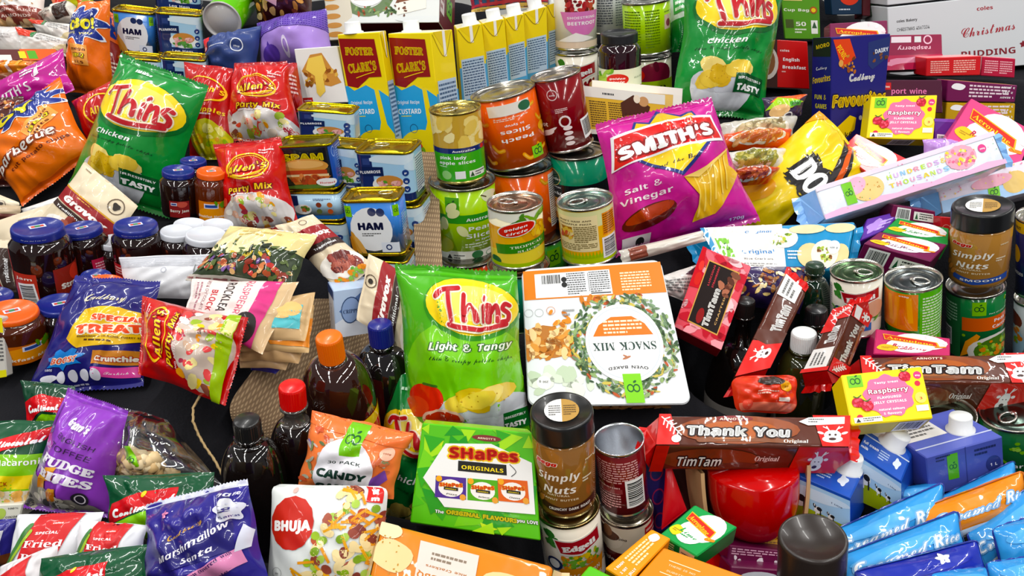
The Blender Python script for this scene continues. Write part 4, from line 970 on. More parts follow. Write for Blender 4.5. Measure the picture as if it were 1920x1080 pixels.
def rhodes(A):
    A.R(0, .36, 1, .60, '#15191c'); A.R(0, 0, 1, .36, '#d8963a'); A.E(.14, .70, .12, .14, '#0d3a2a'); A.ring(.14, .70, .12, .14, .1, '#b8a86a'); A.T('Rhodes', .15, .70, .24, .07, '#f0f0e8', 's'); A.T('AMERICAN', .16, .55, .2, .03, '#fff'); A.T('Cocktail', .20, .46, .36, .075, '#fff', 's'); A.part('picture'); A.sc(.05, .05, .95, .33, 40, ['#e8b04a', '#f0cf8a', '#e08a3a', '#c8523a', '#f2dcae'], .06, 4)
can('food_can', 'can', 'teal and black fruit cocktail can under the tilted maroon can', (1084, 280, 1092, 400), 54, '#128a66', rhodes, lid='', off=.05, metal='#a09c94', ref=(1068, 220))
def tropical(A):
    A.R(0, 0, 1, .75, '#f0a818'); A.P([(0, .75), (.25, .9), (.6, .8), (1, .95), (1, 1), (0, 1)], '#f4f2e4'); A.E(.3, .45, .3, .25, '#f2b82a'); A.part('picture'); A.E(.75, .62, .2, .2, '#e0a02a'); A.sc(.58, .5, .92, .75, 20, ['#f2cf4a', '#c8862a', '#e8b83a'], .045, 3); A.sc(.5, .82, .95, .98, 12, ['#4f8a2e', '#7cb03a', '#356a24'], .08, 4, 3); A.E(.5, .2, .5, .14, '#f2dc5a'); A.part('front_print')
    A.P([(.22, .42), (.95, .52), (.95, .34), (.24, .24)], '#3f8a2c'); A.T('TROPICAL', .62, .42, .42, .07, '#f2f4d8', 's', rot=6); A.T('SLICES', .64, .335, .30, .06, '#f2f4d8', 's', rot=6); A.part('logo'); A.E(.50, .72, .24, .13, '#f4eee0', rot=12); A.E(.50, .72, .22, .115, '#d02a20', rot=12); A.T('golden', .49, .755, .28, .065, '#fff', 'i', rot=12); A.T('circle', .50, .675, .26, .065, '#fff', 'i', rot=12); A.part('front_print'); A.E(.2, .1, .09, .08, '#2f6a3a')
    A.R(0, 0, 1, .07, '#a8c83a')
can('food_can', 'can', 'tropical fruit slices can with ring-pull lid, yellow and orange label', (965, 376, 972, 485), 52, '#f2e9c8', tropical, off=.09, lidcol='#a8826a', tabrot=200)  # brown reflection is put into the lid's base colour
can('food_can', 'can', 'teal can under the tropical fruit can, mostly hidden by chips', (972, 492, 978, 600), 58, '#0f7a5c', lid='', off=.09, metal='#a8a59d', ref=(968, 430))
def pizza(A):
    A.R(0, .16, 1, .70, '#f0b432'); A.R(0, .70, 1, 1, '#dfe0a8'); A.R(0, 0, 1, .16, '#b8cf2a'); [A.P([(.04 * k, .1), (.04 * k + .02, .24), (.04 * k + .04, .1)], '#9fc02a') for k in range(25)]
    A.R(.10, .24, .62, .92, '#f2e2b0'); A.T("MUM'S HAM AND", .34, .84, .42, .045, '#4a3a20'); A.T('PINEAPPLE PIZZA', .34, .78, .42, .045, '#4a3a20'); A.part('picture'); A.R(.13, .50, .32, .72, '#a8702c'); A.sc(.14, .52, .31, .70, 14, ['#e8c25a', '#c8523a', '#7a9a3a', '#f0dca0'], .04, 3); A.part('front_print'); A.L(.34, .42, .6, .74, 9, '#7a6a40', 3); A.L(.12, .27, .6, .4, 4, '#7a6a40', 4)
    A.R(.68, .5, .9, .92, '#e08a2a'); A.L(.69, .52, .89, .9, 9, '#7a4a1a', 5); A.BC(.66, .06, .90, .46, vert=True)
can('food_can', 'can', 'pizza recipe can with green reflection coloured into its ring-pull lid beside magenta chips', (1096, 372, 1106, 478), 53, '#e8c23a', pizza, off=.09, lidcol='#7f9a90', tabrot=160)  # lid metal coloured green to stand in for a reflection
# ------------------------------------------------------------------ upper middle right
can('food_can', 'can', 'shoestring beetroot can with pink bowl picture, cut off at the top edge', (1078, -46, 1080, 88), 41, '#f0ece2', lambda A: (A.R(0, .0, 1, .10, '#e8d2bc'), A.part('picture'), A.sc(.35, .52, .85, .78, 40, ['#8a1c22', '#a8262c', '#6a141a', '#b93a3a'], .05, 4), A.P([(.26, .55), (.92, .55), (.84, .3), (.7, .2), (.48, .2), (.34, .32)], '#d67ab8'), A.P([(.2, .1), (.5, .24), (.8, .14), (.6, .1)], '#f6f2ee'), A.part('logo'), A.R(.4, .80, .9, .98, '#b51f28'), A.T('Edgell', .64, .88, .42, .11, '#fff', 's'), A.part('front_print'), A.T('SHOESTRING', .60, .47, .46, .055, '#fbeef6'), A.T('BEETROOT', .60, .39, .46, .075, '#fff')), lid='', off=.0)
can('food_can', 'can', 'beetroot can with red name band under the shoestring can', (1080, 94, 1083, 205), 41, '#efe9dc', lambda A: (edgell(A, ('#8a1c22', '#a8262c', '#6a141a'), None, None)), lid='', off=.0, ref=(1079, 21))
can('food_can', 'can', 'grey white text covered can behind the beetroot can', (1142, -60, 1144, 60), 36, '#c9cacd', lambda A: (A.L(.1, .1, .55, .95, 20, '#4a4f58', 2), A.L(.6, .1, .95, .95, 20, '#60656e', 3)), lid='', off=-.03)
jar('beetroot_jar', 'jar', 'dark beetroot jar with black lid and pale green label', (1161, 60, 1163, 176), 40, '#240a12', '#16171a', lambda A: (A.R(0, .05, 1, .66, '#e3e8cf'), A.E(.2, .3, .25, .22, '#a8c85a'), A.E(.75, .1, .3, .16, '#8a2440', amp=.05, k=3), A.part('logo'), A.E(.46, .44, .17, .13, '#c82a20'), A.T('golden', .46, .475, .24, .06, '#fff', 'i'), A.T('circle', .46, .40, .22, .06, '#fff', 'i'), A.part('front_print'), A.T('SLICED', .82, .46, .2, .06, '#8a9a7a', 's'), A.sc(.1, .52, .4, .64, 6, ['#6aa83a', '#9fc85a'], .06, 4, 2)), lidh=.16, off=.02, lab='#e3e8cf', labh=(.05, .66))
can('food_can', 'can', 'lime green can with recipe text on the sliced beetroot can', (1211, -2, 1214, 96), 46, '#a8cf22', lambda A: (A.L(.15, .1, .42, .9, 14, '#5a7a12', 2), A.L(.48, .1, .68, .9, 14, '#5a7a12', 3), A.R(.76, .45, .9, .75, '#e0c8b0'), A.E(.84, .58, .05, .08, '#8a2440'), A.T('BEETROOT', .83, .82, .14, .04, '#3f5a12')), lid='', off=-.01, metal='#a8a8a4')
can('food_can', 'can', 'sliced beetroot can under the lime green can', (1215, 102, 1218, 210), 44, '#d8d8c0', lambda A: (A.part('picture'), A.E(.6, .74, .26, .24, '#7a1a34'), A.S([(.6, .95), (.62, .85)], .01, '#5a1226'), A.part('logo'), A.E(.28, .76, .17, .14, '#c82a20'), A.T('golden', .28, .80, .24, .06, '#fff', 'i'), A.T('circle', .28, .71, .22, .06, '#fff', 'i'), A.part('front_print'), A.R(0, .42, 1, .64, '#a8c83a'), A.T('SLICED', .46, .53, .60, .12, '#24301a', 's')), lid='', off=-.01, ref=(1212, 47))
box('biscuit_box', 'biscuits', 'tan biscuit box behind the chocolate biscuit box', (1110, 150, 1280, 166, 1276, 232, 1108, 226), .05, '#d8b46a', lambda A: (A.R(.9, 0, 1, .8, '#e8e2da'), A.R(0, .8, 1, 1, '#ece6de')), lean=18, off=-.02, cols=dict(top='#e8dcc6'))
box('biscuit_box', 'biscuits', 'yellow chocolate hazelnut biscuit box behind the magenta chip bag', (1088, 160, 1247, 178, 1246, 262, 1100, 250), .045, '#e0b44c', lambda A: (A.R(0, .78, 1, 1, '#ece8e0'), A.R(0, 0, 1, .1, '#efeae2'), A.L(.08, .15, .28, .72, 12, '#5a4218', 2), A.L(.31, .15, .5, .72, 12, '#5a4218', 3), A.part('picture'), A.P([(.46, .72), (.62, .92), (.82, .7), (.76, .3), (.48, .3)], '#4a2414'), A.P([(.5, .45), (.78, .55), (.76, .3), (.48, .3)], '#a8703c'), [A.S([(.5 + .05 * k, .3), (.52 + .05 * k, .52)], A.w * .008, '#3a1c10') for k in range(6)], A.E(.74, .8, .06, .11, '#c8986a'), A.E(.66, .84, .04, .09, '#f0e2cc'), A.part('front_print'), A.L(.25, .84, .48, .92, 1, '#555')), lean=14, yaw=5, off=.0, cols=dict(top='#e6d2b0', right='#efe9df'))
bag('noodle_bag', 'noodles', 'white and green bag standing behind the top green chip bag', (1252, -30, 1312, -30, 1300, 96, 1256, 98), '#d9dfe2', lambda A: (A.R(0, 0, 1, .42, '#1f8a3e'), A.R(.1, .5, .8, .9, '#3f9a4e'), A.L(.15, .52, .7, .88, 4, '#e8f0e8')), T=.03, off=-.02)
bag('potato_chip_bag', 'chips', 'green chicken chip bag at the top beside the green tea box', (1290, -64, 1482, -54, 1430, 222, 1256, 210), '#128a3e', thins_chicken(ly=.69), T=.06, off=.05, lean=28, wr=.85, seal='#0e7a34')
def smiths(A):
    A.part('logo'); A.P([(.12, .70), (.30, .94), (.40, .90), (.52, 1.0), (.66, .90), (.78, .92), (.80, .72)], '#20307a'); A.P([(.14, .70), (.31, .92), (.40, .88), (.52, .97), (.66, .88), (.76, .90), (.78, .72)], '#f2b81c'); A.P([(.2, .62), (.50, .43), (.84, .66)], '#20307a'); A.P([(.24, .62), (.50, .46), (.80, .66)], '#f6d01e'); A.P([(.03, .60), (.08, .86), (.45, .88), (.92, .86), (.94, .64), (.5, .64)], '#f4f0f2'); A.P([(.05, .61), (.10, .84), (.45, .86), (.90, .84), (.92, .66), (.5, .66)], '#d42418')
    A.T("SMITH'S", .48, .745, .76, .135, '#fdfdfd', 'b', ol='#8a1210', q=1, rot=3); A.T('and the Best', .50, .555, .36, .045, '#222', 'm', rot=2); A.part('front_print')
    A.T('Salt &', .22, .435, .26, .055, '#f6e8f2', rot=2); A.T('Vinegar', .235, .365, .36, .06, '#f6e8f2', rot=2)
    A.part('picture'); A.E(.24, .215, .19, .075, '#5a1410', rot=12); A.E(.245, .235, .17, .045, '#a83a1a', rot=12); A.P([(.50, .42), (.70, .46), (.95, .58), (.90, .44), (.97, .38), (.82, .24), (.68, .12), (.52, .10), (.60, .26)], '#e0b23a')
    for k in range(6): A.S([(.56 + .05 * k, .13 + .03 * k), (.60 + .05 * k, .30 + .03 * k), (.58 + .06 * k, .42 + .02 * k)], A.w * .012, '#f2d26a')
    A.P([(.50, .42), (.62, .40), (.93, .56), (.95, .58), (.70, .47)], '#f0cf7a'); A.part('front_print'); A.T('170g', .84, .06, .12, .03, '#f0d8ea'); A.R(.05, -.0, .24, .10, '#eee6ec'); A.E(.17, .055, .03, None, '#222')
bag('potato_chip_bag', 'chips', 'magenta salt and vinegar chip bag leaning beside the cans', (1118, 236, 1335, 184, 1424, 412, 1152, 480), '#c4278f', smiths, T=.065, off=.10, lean=30, seal='#b3207f', wr=.95)
bag('flat_pouch', 'pouch', 'cream pouch edge sticking out under the magenta chip bag', (1160, 470, 1318, 432, 1324, 452, 1166, 496), '#d8d2c8', lambda A: A.R(.1, .1, .3, .9, '#8a4a3a'), T=.012, off=.08)
# ------------------------------------------------------------------ upper right
bag('meal_pouch', 'pouch', 'dark pouch with orange and green top beside the blue chocolate box', (1428, 184, 1514, 176, 1502, 216, 1440, 240), '#3a2c4a', lambda A: (A.P([(.1, .75), (.4, 1), (1, .95), (.8, .7)], '#e0601c'), A.P([(0, .55), (.3, .9), (.95, .6), (.6, .4)], '#a8cf3a'), A.E(.3, .4, .25, .2, '#d8b07a'), A.R(.55, .45, .85, .65, '#4f9a3a'), A.T('90', .7, .55, .2, .12, '#1a3a1a'), A.ring(.5, .15, .14, .12, .3, '#ddd', 14)), T=.02, off=.05)
def tray(A, lo, hi, cols, sd): A.part('window_picture'); A.E(.5, .42, .40, .34, '#e0dcd4'); A.E(.5, .42, .35, .28, lo); A.sc(.2, .2, .8, .62, 34, cols, .05, sd); A.part('front_print')
for i, (q, c, lo, cols, lb) in enumerate(((( 1344, 232, 1500, 214, 1486, 268, 1350, 280), '#c6c2b8', '#a8a07a', ['#c8b890', '#a89870', '#8a7a5a'], 'clear topped tray of pale grains, uppermost of the tray stack below the green chip bag'),
        ((1344, 254, 1490, 240, 1478, 276, 1346, 284), '#d8501c', '#c8783a', ['#d8a06a', '#b8582a'], 'orange meal tray under the tray of pale grains'),
        ((1346, 288, 1476, 276, 1470, 318, 1350, 330), '#dcdad4', '#8a8a3a', ['#a8a04a', '#7a7a3a', '#c0b86a'], 'white tray with green contents in the tray stack by magenta chips'),
        ((1346, 322, 1468, 312, 1440, 345, 1350, 352), '#c8401c', '#a83a1a', ['#d86a3a', '#8a2a1a'], 'orange-red tray at the bottom of the tray stack by magenta chips'))):
    bag('meal_tray', 'tray', lb, q, c, lambda A, lo=lo, cols=cols, i=i: tray(A, lo, c, cols, i), T=.03, lean=45, off=.03 + .006 * i, rc=.2)
box('tea_box', 'tea', 'green tea cup bags box with yellow sign next to the top green chip bag', (1462, -34, 1535, -32, 1538, 74, 1472, 73), .05, '#5f9a34', lambda A: (A.R(0, .72, .95, 1, '#3a7a2a'), A.R(.05, .68, .55, 1, '#e8d98a'), A.T('da', .30, .79, .36, .12, '#2a3a1a', 'b', q=1), A.T('Cup Bags', .42, .53, .78, .07, '#f2f4e4'), A.R(.75, .8, 1, .92, '#b83a2a'), A.ring(.84, .52, .1, None, .4, '#a8522a', 14), A.E(.84, .52, .06, None, '#e8d04a'), A.T('50', .48, .29, .30, .11, '#f4f6e8'), A.L(.3, .1, .62, .2, 2, '#eef4e0'), A.R(.06, .2, .28, .35, '#4a5a2a'), A.R(.76, .1, .94, .34, '#f2f2ea'), A.P([(.78, .2), (.92, .2), (.85, .32)], '#3a5a3a')), lean=8, yaw=-15, off=-.03, cols=dict(right='#6a7a52'))
box('tea_box', 'tea', 'navy tea box with red teapot picture, cut off by the top edge', (1553, -50, 1616, -50, 1616, 27, 1560, 28), .04, '#14304a', lambda A: (A.part('picture'), A.E(.6, .45, .32, .22, '#d8402a'), A.E(.6, .62, .30, .12, '#c9cfd6'), A.S([(.88, .55), (.98, .7)], .006, '#c9cfd6'), A.part('front_print'), A.T('tea', .16, .86, .3, .12, '#eee', 's'), A.L(.25, .1, .85, .16, 1, '#dde4ec')), lean=8, off=-.03, cols=dict(right='#5a1620'))
box('tea_box', 'tea', 'dark green leafy box in the corner between navy tea box and white pudding carton', (1632, -50, 1680, -50, 1672, 32, 1632, 30), .04, '#2a3f2a', lambda A: A.sc(0, 0, 1, 1, 20, ['#3a5a34', '#4f6f42', '#22341f'], .12, 4), off=-.05)
box('tea_box', 'tea', 'dark red box edge beside the navy tea box', (1617, -50, 1633, -50, 1632, 30, 1617, 29), .04, '#5f1822', off=-.045)
box('jelly_box', 'jelly', 'maroon jelly box standing behind the blue chocolate box', (1556, 44, 1664, 38, 1666, 94, 1556, 94), .03, '#7a1a4a', aeroplane('Port Wine', '#7a1a4a', '#e8a03a'), lean=25, off=-.01, cols=dict(top='#8a4a72'))
box('pudding_carton', 'carton', 'white cardboard Christmas pudding carton, lower of the two stacked', (1664, 14, 1990, -22, 1996, 116, 1668, 144), .14, '#e6e9ec', lambda A: (A.T('coles Bakery', .11, .80, .12, .055, '#444'), A.T('CHRISTMAS 4567334', .145, .68, .19, .065, '#3a3a3a', 'r'), A.T('6 x 700g', .10, .53, .10, .06, '#444', 'r'), A.T('coles', .56, .86, .095, .075, '#b0303a'), A.T('Christmas', .57, .60, .32, .22, '#b23a44', 'c', rot=4), A.T('PUDDING', .57, .25, .32, .13, '#8a2a34'), A.E(.14, .36, .016, .04, '#b23a44', amp=.3, k=5), A.E(.24, .40, .01, .028, '#8a2a34'), A.E(.36, .08, .01, .03, '#8a2a34'), A.E(.77, .3, .016, .04, '#8a2a34', amp=.3, k=5)), lean=6, off=-.06)
box('pudding_carton', 'carton', 'white cardboard carton stacked on the Christmas pudding carton, cut off at the top', (1660, -60, 1986, -100, 1990, -26, 1664, 10), .14, '#e4e7ea', lean=6, off=-.06, ref=(1829, 63))
box('tea_box', 'tea', 'red English breakfast tea box with cup picture beside the blue chocolate box', (1416, 72, 1514, 78, 1518, 167, 1414, 162), .05, '#c2201f', lambda A: (A.R(0, 0, .42, 1, '#3a1c14'), A.part('picture'), A.E(.22, .52, .22, .36, '#d9cfc4'), A.E(.20, .54, .18, .30, '#8a5a34'), A.part('front_print'), A.T('coles', .56, .80, .18, .07, '#f4e4e0'), A.T('English', .68, .62, .32, .10, '#fff', 'b'), A.T('Breakfast', .73, .46, .44, .10, '#fff', 'b'), A.L(.5, .32, .62, .37, 1, '#f0c0b8')), lean=10, off=-.01)
def favourites(A):
    A.P([(.02, .98), (.30, .98), (.42, .82), (.18, .74)], '#d8481c'); A.T('PICNIC', .19, .88, .24, .07, '#f4c81c', 'b', rot=-55); A.sc(.2, .7, .42, .84, 12, ['#a8642c', '#c8843a', '#6a3a1c'], .03, 2)
    A.P([(.62, .94), (1.0, .98), (1, .82), (.72, .72), (.64, .76)], '#23306a'); A.T('DAIRY', .86, .88, .24, .05, '#e8ecf4', 'b', rot=8); A.sc(.72, .78, .98, .86, 8, ['#7a4a30', '#5f3822'], .03, 3)
    A.part('logo'); A.T('Cadbury', .54, .68, .46, .085, '#f2f2f6', 'm', rot=5, q=1); A.part('front_print'); A.T('Favourites', .52, .50, 1.02, .15, '#f2cf2a', 'i', ol='#1a1450', q=1, rot=4)
    A.P([(.02, .02), (.46, .22), (.48, .32), (.36, .34), (.05, .2)], '#f2cf2a'); A.T('flake', .25, .17, .34, .07, '#4a3a18', 'i', rot=22); A.P([(.62, .28), (.82, .42), (.86, .34), (.68, .2)], '#c8a02a'); A.E(.16, .78, .04, .03, '#d8a05a'); A.E(.3, .72, .03, .02, '#8a4a26'); A.E(.56, .32, .03, .02, '#d8d0c0')
def favside(A):
    A.R(.05, .84, .95, 1, '#1c1a1a'); A.T('MORO', .55, .94, .7, .05, '#e8c81c', 'b', rot=8); A.T('Cadbury', .5, .75, .56, .04, '#eee', 'm', rot=8); A.T('Favourites', .5, .66, .92, .08, '#f2cf2a', 'i', rot=8); A.T('FUN &', .46, .50, .6, .06, '#f2e24a', 'b'); A.T('GAMES', .5, .42, .6, .06, '#f2e24a', 'b'); A.L(.15, .1, .85, .32, 5, '#dfe2f0', 2)
box('chocolate_box', 'chocolates', 'tall blue Favourites chocolate box standing behind the yellow corn chip bag', (1560, 70, 1670, 63, 1650, 292, 1556, 288), .055, '#1d1a70', favourites, lean=12, yaw=16, off=.03, sides=dict(left=favside))
def jelly_up(A):
    A.L(.32, .2, .9, .9, 4, '#f2dfe8', 4); A.T('1 READY', .87, .24, .2, .15, '#fff', rot=180); A.T('2 SET', .87, .52, .16, .15, '#fff', rot=180); A.T('3 JELLY', .87, .80, .2, .15, '#fff', rot=180); A.E(.16, .72, .1, .16, '#fff', amp=.05, k=4)
def coles_jelly(t, c2):
    return lambda A: (A.R(0, 0, 1, .42, c2), A.E(.5, .2, .5, .16, '#d88aa4', amp=.1, k=6), A.E(.5, .1, .4, .1, c2), A.T(t, .5, .58, .6, .16, '#f0c8d8', rot=180), A.R(.08, .78, .44, .95, '#ecdfe6'), A.R(.5, .78, .62, .95, '#dfe4e4'), A.ring(.74, .85, .08, None, .3, '#f0c8d8', 14))
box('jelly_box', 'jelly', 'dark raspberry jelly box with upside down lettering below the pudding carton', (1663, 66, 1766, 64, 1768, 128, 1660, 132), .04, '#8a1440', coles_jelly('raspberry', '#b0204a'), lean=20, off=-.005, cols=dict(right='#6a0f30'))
box('jelly_box', 'jelly', 'red jelly box lying flat in front of the pudding carton', (1737, 109, 1840, 105, 1838, 141, 1736, 143), .05, '#c4262c', lambda A: (A.L(.08, .15, .42, .85, 6, '#f0c0b8', 2), A.L(.5, .15, .9, .85, 6, '#f0c0b8', 3)), lean=8, off=.01, cols=dict(top='#e8a0a0', right='#c8384a'))
box('jelly_box', 'jelly', 'crimson jelly box lying at the right end below the word PUDDING', (1842, 106, 1904, 110, 1902, 146, 1838, 142), .05, '#b01f40', lambda A: (A.L(.1, .15, .5, .85, 6, '#f0b8c4', 2), A.L(.55, .15, .92, .85, 6, '#f0b8c4', 3)), lean=8, yaw=-20, off=.01, cols=dict(top='#e8a8a8', right='#c02a4a'), sides=dict(right=lambda A: (A.ring(.35, .5, .3, .4, .08, '#f4d8e0', 16), A.R(.75, .15, .98, .7, '#eee'))))
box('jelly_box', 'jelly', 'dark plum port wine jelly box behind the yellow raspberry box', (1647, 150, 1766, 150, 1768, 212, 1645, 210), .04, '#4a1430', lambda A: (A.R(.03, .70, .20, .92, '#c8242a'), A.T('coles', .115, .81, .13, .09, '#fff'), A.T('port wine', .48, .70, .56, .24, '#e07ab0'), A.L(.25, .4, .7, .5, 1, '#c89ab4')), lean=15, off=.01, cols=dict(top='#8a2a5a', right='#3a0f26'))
box('jelly_box', 'jelly', 'purple jelly box with upside down steps on top of a yellow one', (1777, 150, 1908, 160, 1903, 192, 1774, 190), .04, '#70184e', lambda A: jelly_up(A), lean=10, off=.01, cols=dict(top='#d8a060'))
box('jelly_box', 'jelly', 'yellow jelly box under the purple one with upside down steps', (1775, 192, 1904, 194, 1902, 228, 1772, 226), .04, '#c8a01c', lambda A: jelly_up(A), lean=10, off=.01, ref=(1840, 172))
box('chocolate_box', 'chocolates', 'purple box edge below the yellow raspberry jelly box at right end', (1752, 222, 1800, 224, 1800, 286, 1752, 280), .04, '#5a2a8a', lambda A: (A.BC(.1, .1, .6, .5), A.R(0, .9, 1, 1, '#7a4ab0')), off=.015)
bag('lolly_bag', 'lollies', 'lilac bag tip under the purple box beside the pink jelly box', (1730, 262, 1800, 256, 1806, 300, 1730, 300), '#b58ad0', lambda A: A.P([(.3, 0), (.5, 1), (.6, 0)], '#d0b0e4'), T=.02, off=.02)
box('jelly_box', 'jelly', 'upper yellow raspberry jelly crystals box leaning below the port wine box', (1634, 181, 1758, 178, 1750, 262, 1625, 259), .03, '#f2dc1a', raspberry, lean=38, off=.04, cols=dict(right='#d88ab0', bottom='#d8c01a'), group='yellow jelly boxes', sides=dict(bottom=lambda A: A.BC(.4, .1, .75, .9)))
box('jelly_box', 'jelly', 'pink raspberry jelly box tilted steeply at the right, end over the biscuit pack', (1822, 184, 1940, 246, 1904, 330, 1774, 262), .03, '#d84a80', aeroplane('Raspberry', '#c01f4a'), lean=45, off=.05)
box('jelly_box', 'jelly', 'red strawberry jelly box between yellow corn chips and the long biscuit pack', (1606, 250, 1702, 298, 1640, 334, 1572, 284), .035, '#c4252c', aeroplane('Strawberry', '#c01f2a'), lean=60, yaw=-20, off=.045, sides=dict(bottom=barcode_side), cols=dict(bottom='#b01c26'))
bag('corn_chip_bag', 'chips', 'yellow corn chip bag with black flame lying under the long biscuit pack', (1536, 206, 1650, 330, 1450, 470, 1338, 374), '#f2d010', lambda A: (A.P([(0, .86), (.14, 1), (0, 1)], '#f0a01c'), A.part('logo'), A.P([(.42, .98), (.56, .98), (.98, .55), (1, .10), (.80, .12), (.70, .36), (.66, .62)], '#1c1412'), A.P([(.50, .94), (.56, .94), (.86, .60), (.80, .56)], '#e0621c'), A.P([(.84, .40), (.92, .2), (.98, .14), (.96, .3)], '#e0621c'), A.T('DO', .54, .55, .40, .27, '#f4f4f2', 's', ol='#141010', ol2='#1a1412', q=1, rot=-4), A.part('front_print'), A.E(.2, .2, .18, .12, '#f0a82a', amp=.1, k=3)), T=.055, off=-.01, lean=35)
def hundreds(A):
    A.P([(0, 0), (0, .14), (.1, .2), (.2, .13), (.3, .2), (.4, .13), (.5, .2), (.6, .13), (.7, .2), (.8, .13), (.9, .2), (1, .13), (1, 0)], '#e0b4d2'); A.R(0, .86, 1, 1, '#e6d6e4')
    A.part('picture'); A.E(.26, .50, .085, .36, '#e8c98a', n=30, amp=.03, k=15); A.E(.20, .68, .06, .24, '#e8b0c8', rot=20); A.sc(.19, .25, .33, .75, 10, ['#b8883a'], .004, 3); A.E(.78, .55, .085, .36, '#e8a8bc', n=30, amp=.03, k=12); A.sc(.71, .3, .85, .8, 40, ['#f0cf5a', '#e88aa0', '#f4e4a0', '#d86a8a'], .01, 5, 1.2); A.part('front_print')
    A.woo(.13, .2, .185, .85); cs = ['#c4dc6a', '#d8b4e0', '#94c4ee', '#f4cc5a', '#ee9aaa', '#b8d85a', '#eeaac4', '#d0acde', '#e8cc4a']
    for j, (wd, y) in enumerate((('HUNDREDS&', .66), ('THOUSANDS', .40))):
        for i, c in enumerate(wd): A.T(c, .385 + .0375 * i, y, .033, .20, cs[(i + j * 3) % 9], 'b')
    A.E(.905, .62, .022, None, '#d84a8a'); A.T('200g', .905, .62, .03, .06, '#fff'); A.sc(.1, .1, .98, .9, 40, ['#d84a8a', '#4a8ad0', '#f0b02a', '#5fae4a'], .003, 7)
pack('biscuit_pack', 'biscuits', 'long white Hundreds and Thousands biscuit pack lying diagonally over other packs', (1528, 352, 1862, 246, 1888, 306, 1548, 412), .05, '#dfe4ee', hundreds, lean=45, off=.10, endcol='#8ab4e4', fins=.028)
pack('biscuit_pack', 'biscuits', 'second pink and white biscuit pack behind the right peanut butter jar', (1758, 345, 1950, 290, 1960, 352, 1768, 400), .05, '#e4dbe6', lambda A: (A.R(0, .0, 1, .4, '#a8c8ea'), A.part('picture'), A.E(.72, .4, .12, .34, '#e0c07a'), A.E(.5, .6, .2, .2, '#e4a8b8'), A.part('front_print'), A.woo(.45, .1, .56, .4), A.sc(.0, .5, 1, 1, 30, ['#e08aa8', '#f0cf8a'], .01, 4)), lean=45, off=.02, endcol='#7ab0e8', fins=.035)
pack('cracker_pack', 'crackers', 'blue and white original rice cracker pack under magenta and yellow chip bags', (1312, 428, 1606, 414, 1588, 508, 1350, 500), .05, '#2a8fc4', lambda A: (A.R(.0, .0, .52, 1, '#e6e4e0'), A.R(-.0, 0, .04, 1, '#2a8fc4'), A.woo(.06, .25, .15, .72), A.T('Original', .33, .40, .24, .13, '#2f7fc0'), A.T('Rice Crackers', .32, .22, .22, .06, '#666'), A.L(.2, .03, .45, .12, 2, '#888'), A.T('Original', .36, .86, .18, .08, '#2f7fc0', 'i'), A.part('picture'), A.E(.52, .68, .10, .22, '#f2f0ea'), A.sc(.45, .55, .58, .8, 24, ['#8aa83a', '#b8c84a', '#6a8a2a', '#d8c88a'], .015, 4), A.E(.70, .30, .09, .26, '#e0cf9a'), A.E(.92, .30, .07, .24, '#e0cf9a'), A.E(.81, .32, .10, .30, '#f0ead8'), A.sc(.76, .18, .86, .46, 26, ['#7a9a2a', '#a8b84a', '#8a5a2a', '#c8cf7a'], .014, 5), A.E(.87, .46, .045, .14, '#f2f2ee'), A.T('100 g', .87, .46, .06, .05, '#456'), A.E(.68, .86, .12, .1, '#e4d6ae'), A.E(.9, .86, .1, .1, '#e4d6ae'), A.part('front_print'), A.L(.54, .2, .64, .42, 3, '#e6f0f6')), lean=50, off=.07, endcol='#2a8fc4', fins=.02)
box('jelly_box', 'jelly', 'maroon jelly box with barcode wedged under the long biscuit pack', (1676, 384, 1754, 396, 1754, 428, 1668, 414), .04, '#6a1442', barcode_side, lean=15, off=.055)
box('chocolate_box', 'chocolates', 'violet flat chocolate box between rice crackers and lime jelly box', (1626, 410, 1690, 394, 1664, 430, 1612, 452), .02, '#5a2a9a', lambda A: (A.E(.4, .5, .3, .3, '#b08ad8', amp=.2, k=5), A.L(.5, .2, .9, .7, 3, '#c8b0e8')), lean=60, off=.05)
box('jelly_box', 'jelly', 'green lime jelly box lying on the maroon port wine box that has a barcode', (1683, 408, 1780, 428, 1778, 458, 1655, 434), .03, '#1f8a3e', aeroplane('Lime', '#1f8a3e'), lean=75, off=.07)
box('jelly_box', 'jelly', 'red jelly box end peeking out beside the right peanut butter jar', (1764, 406, 1790, 408, 1790, 452, 1764, 450), .03, '#c4252c', lambda A: A.ring(.4, .5, .3, None, .08, '#f4c8c8', 16), off=.06)
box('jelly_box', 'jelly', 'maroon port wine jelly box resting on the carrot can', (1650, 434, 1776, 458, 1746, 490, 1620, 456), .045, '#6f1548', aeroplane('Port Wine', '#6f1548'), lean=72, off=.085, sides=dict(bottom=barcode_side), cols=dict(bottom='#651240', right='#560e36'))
# ------------------------------------------------------------------ right middle
def simplynuts(name, bandc, smooth):
    def f(A):
        A.part('logo'); A.T('Bega', .30, .83, .24, .075, '#c8241f', 'i', ol='#f2e8d8', q=1); A.part('front_print'); A.T('Simply', .42, .66, .46, .15, '#f6f2ea', 'i', rot=3); A.T('Nuts', .43, .48, .36, .15, '#f6f2ea', 'i', rot=2)
        A.T('NATURAL', .42, .385, .24, .04, '#e8d8b8'); A.T('PEANUT BUTTER', .42, .32, .42, .04, '#e8d8b8'); A.P([(.22, .26), (.45, .20), (.86, .27), (.86, .16), (.45, .10), (.22, .17)], bandc); A.T(name, .54, .19, .46, .055, '#f4f2ee', rot=2)
        A.part('picture'); [A.E(.12 + .05 * k, .40 - .06 * k, .05, .04, '#b8783a', rot=40, amp=.12, k=2) for k in range(3)]; A.part('front_print'); A.L(.68, .52, .80, .60, 2, '#f0e6d0'); A.L(.72, .8, .9, .84, 1, '#e0cfae')
    return f
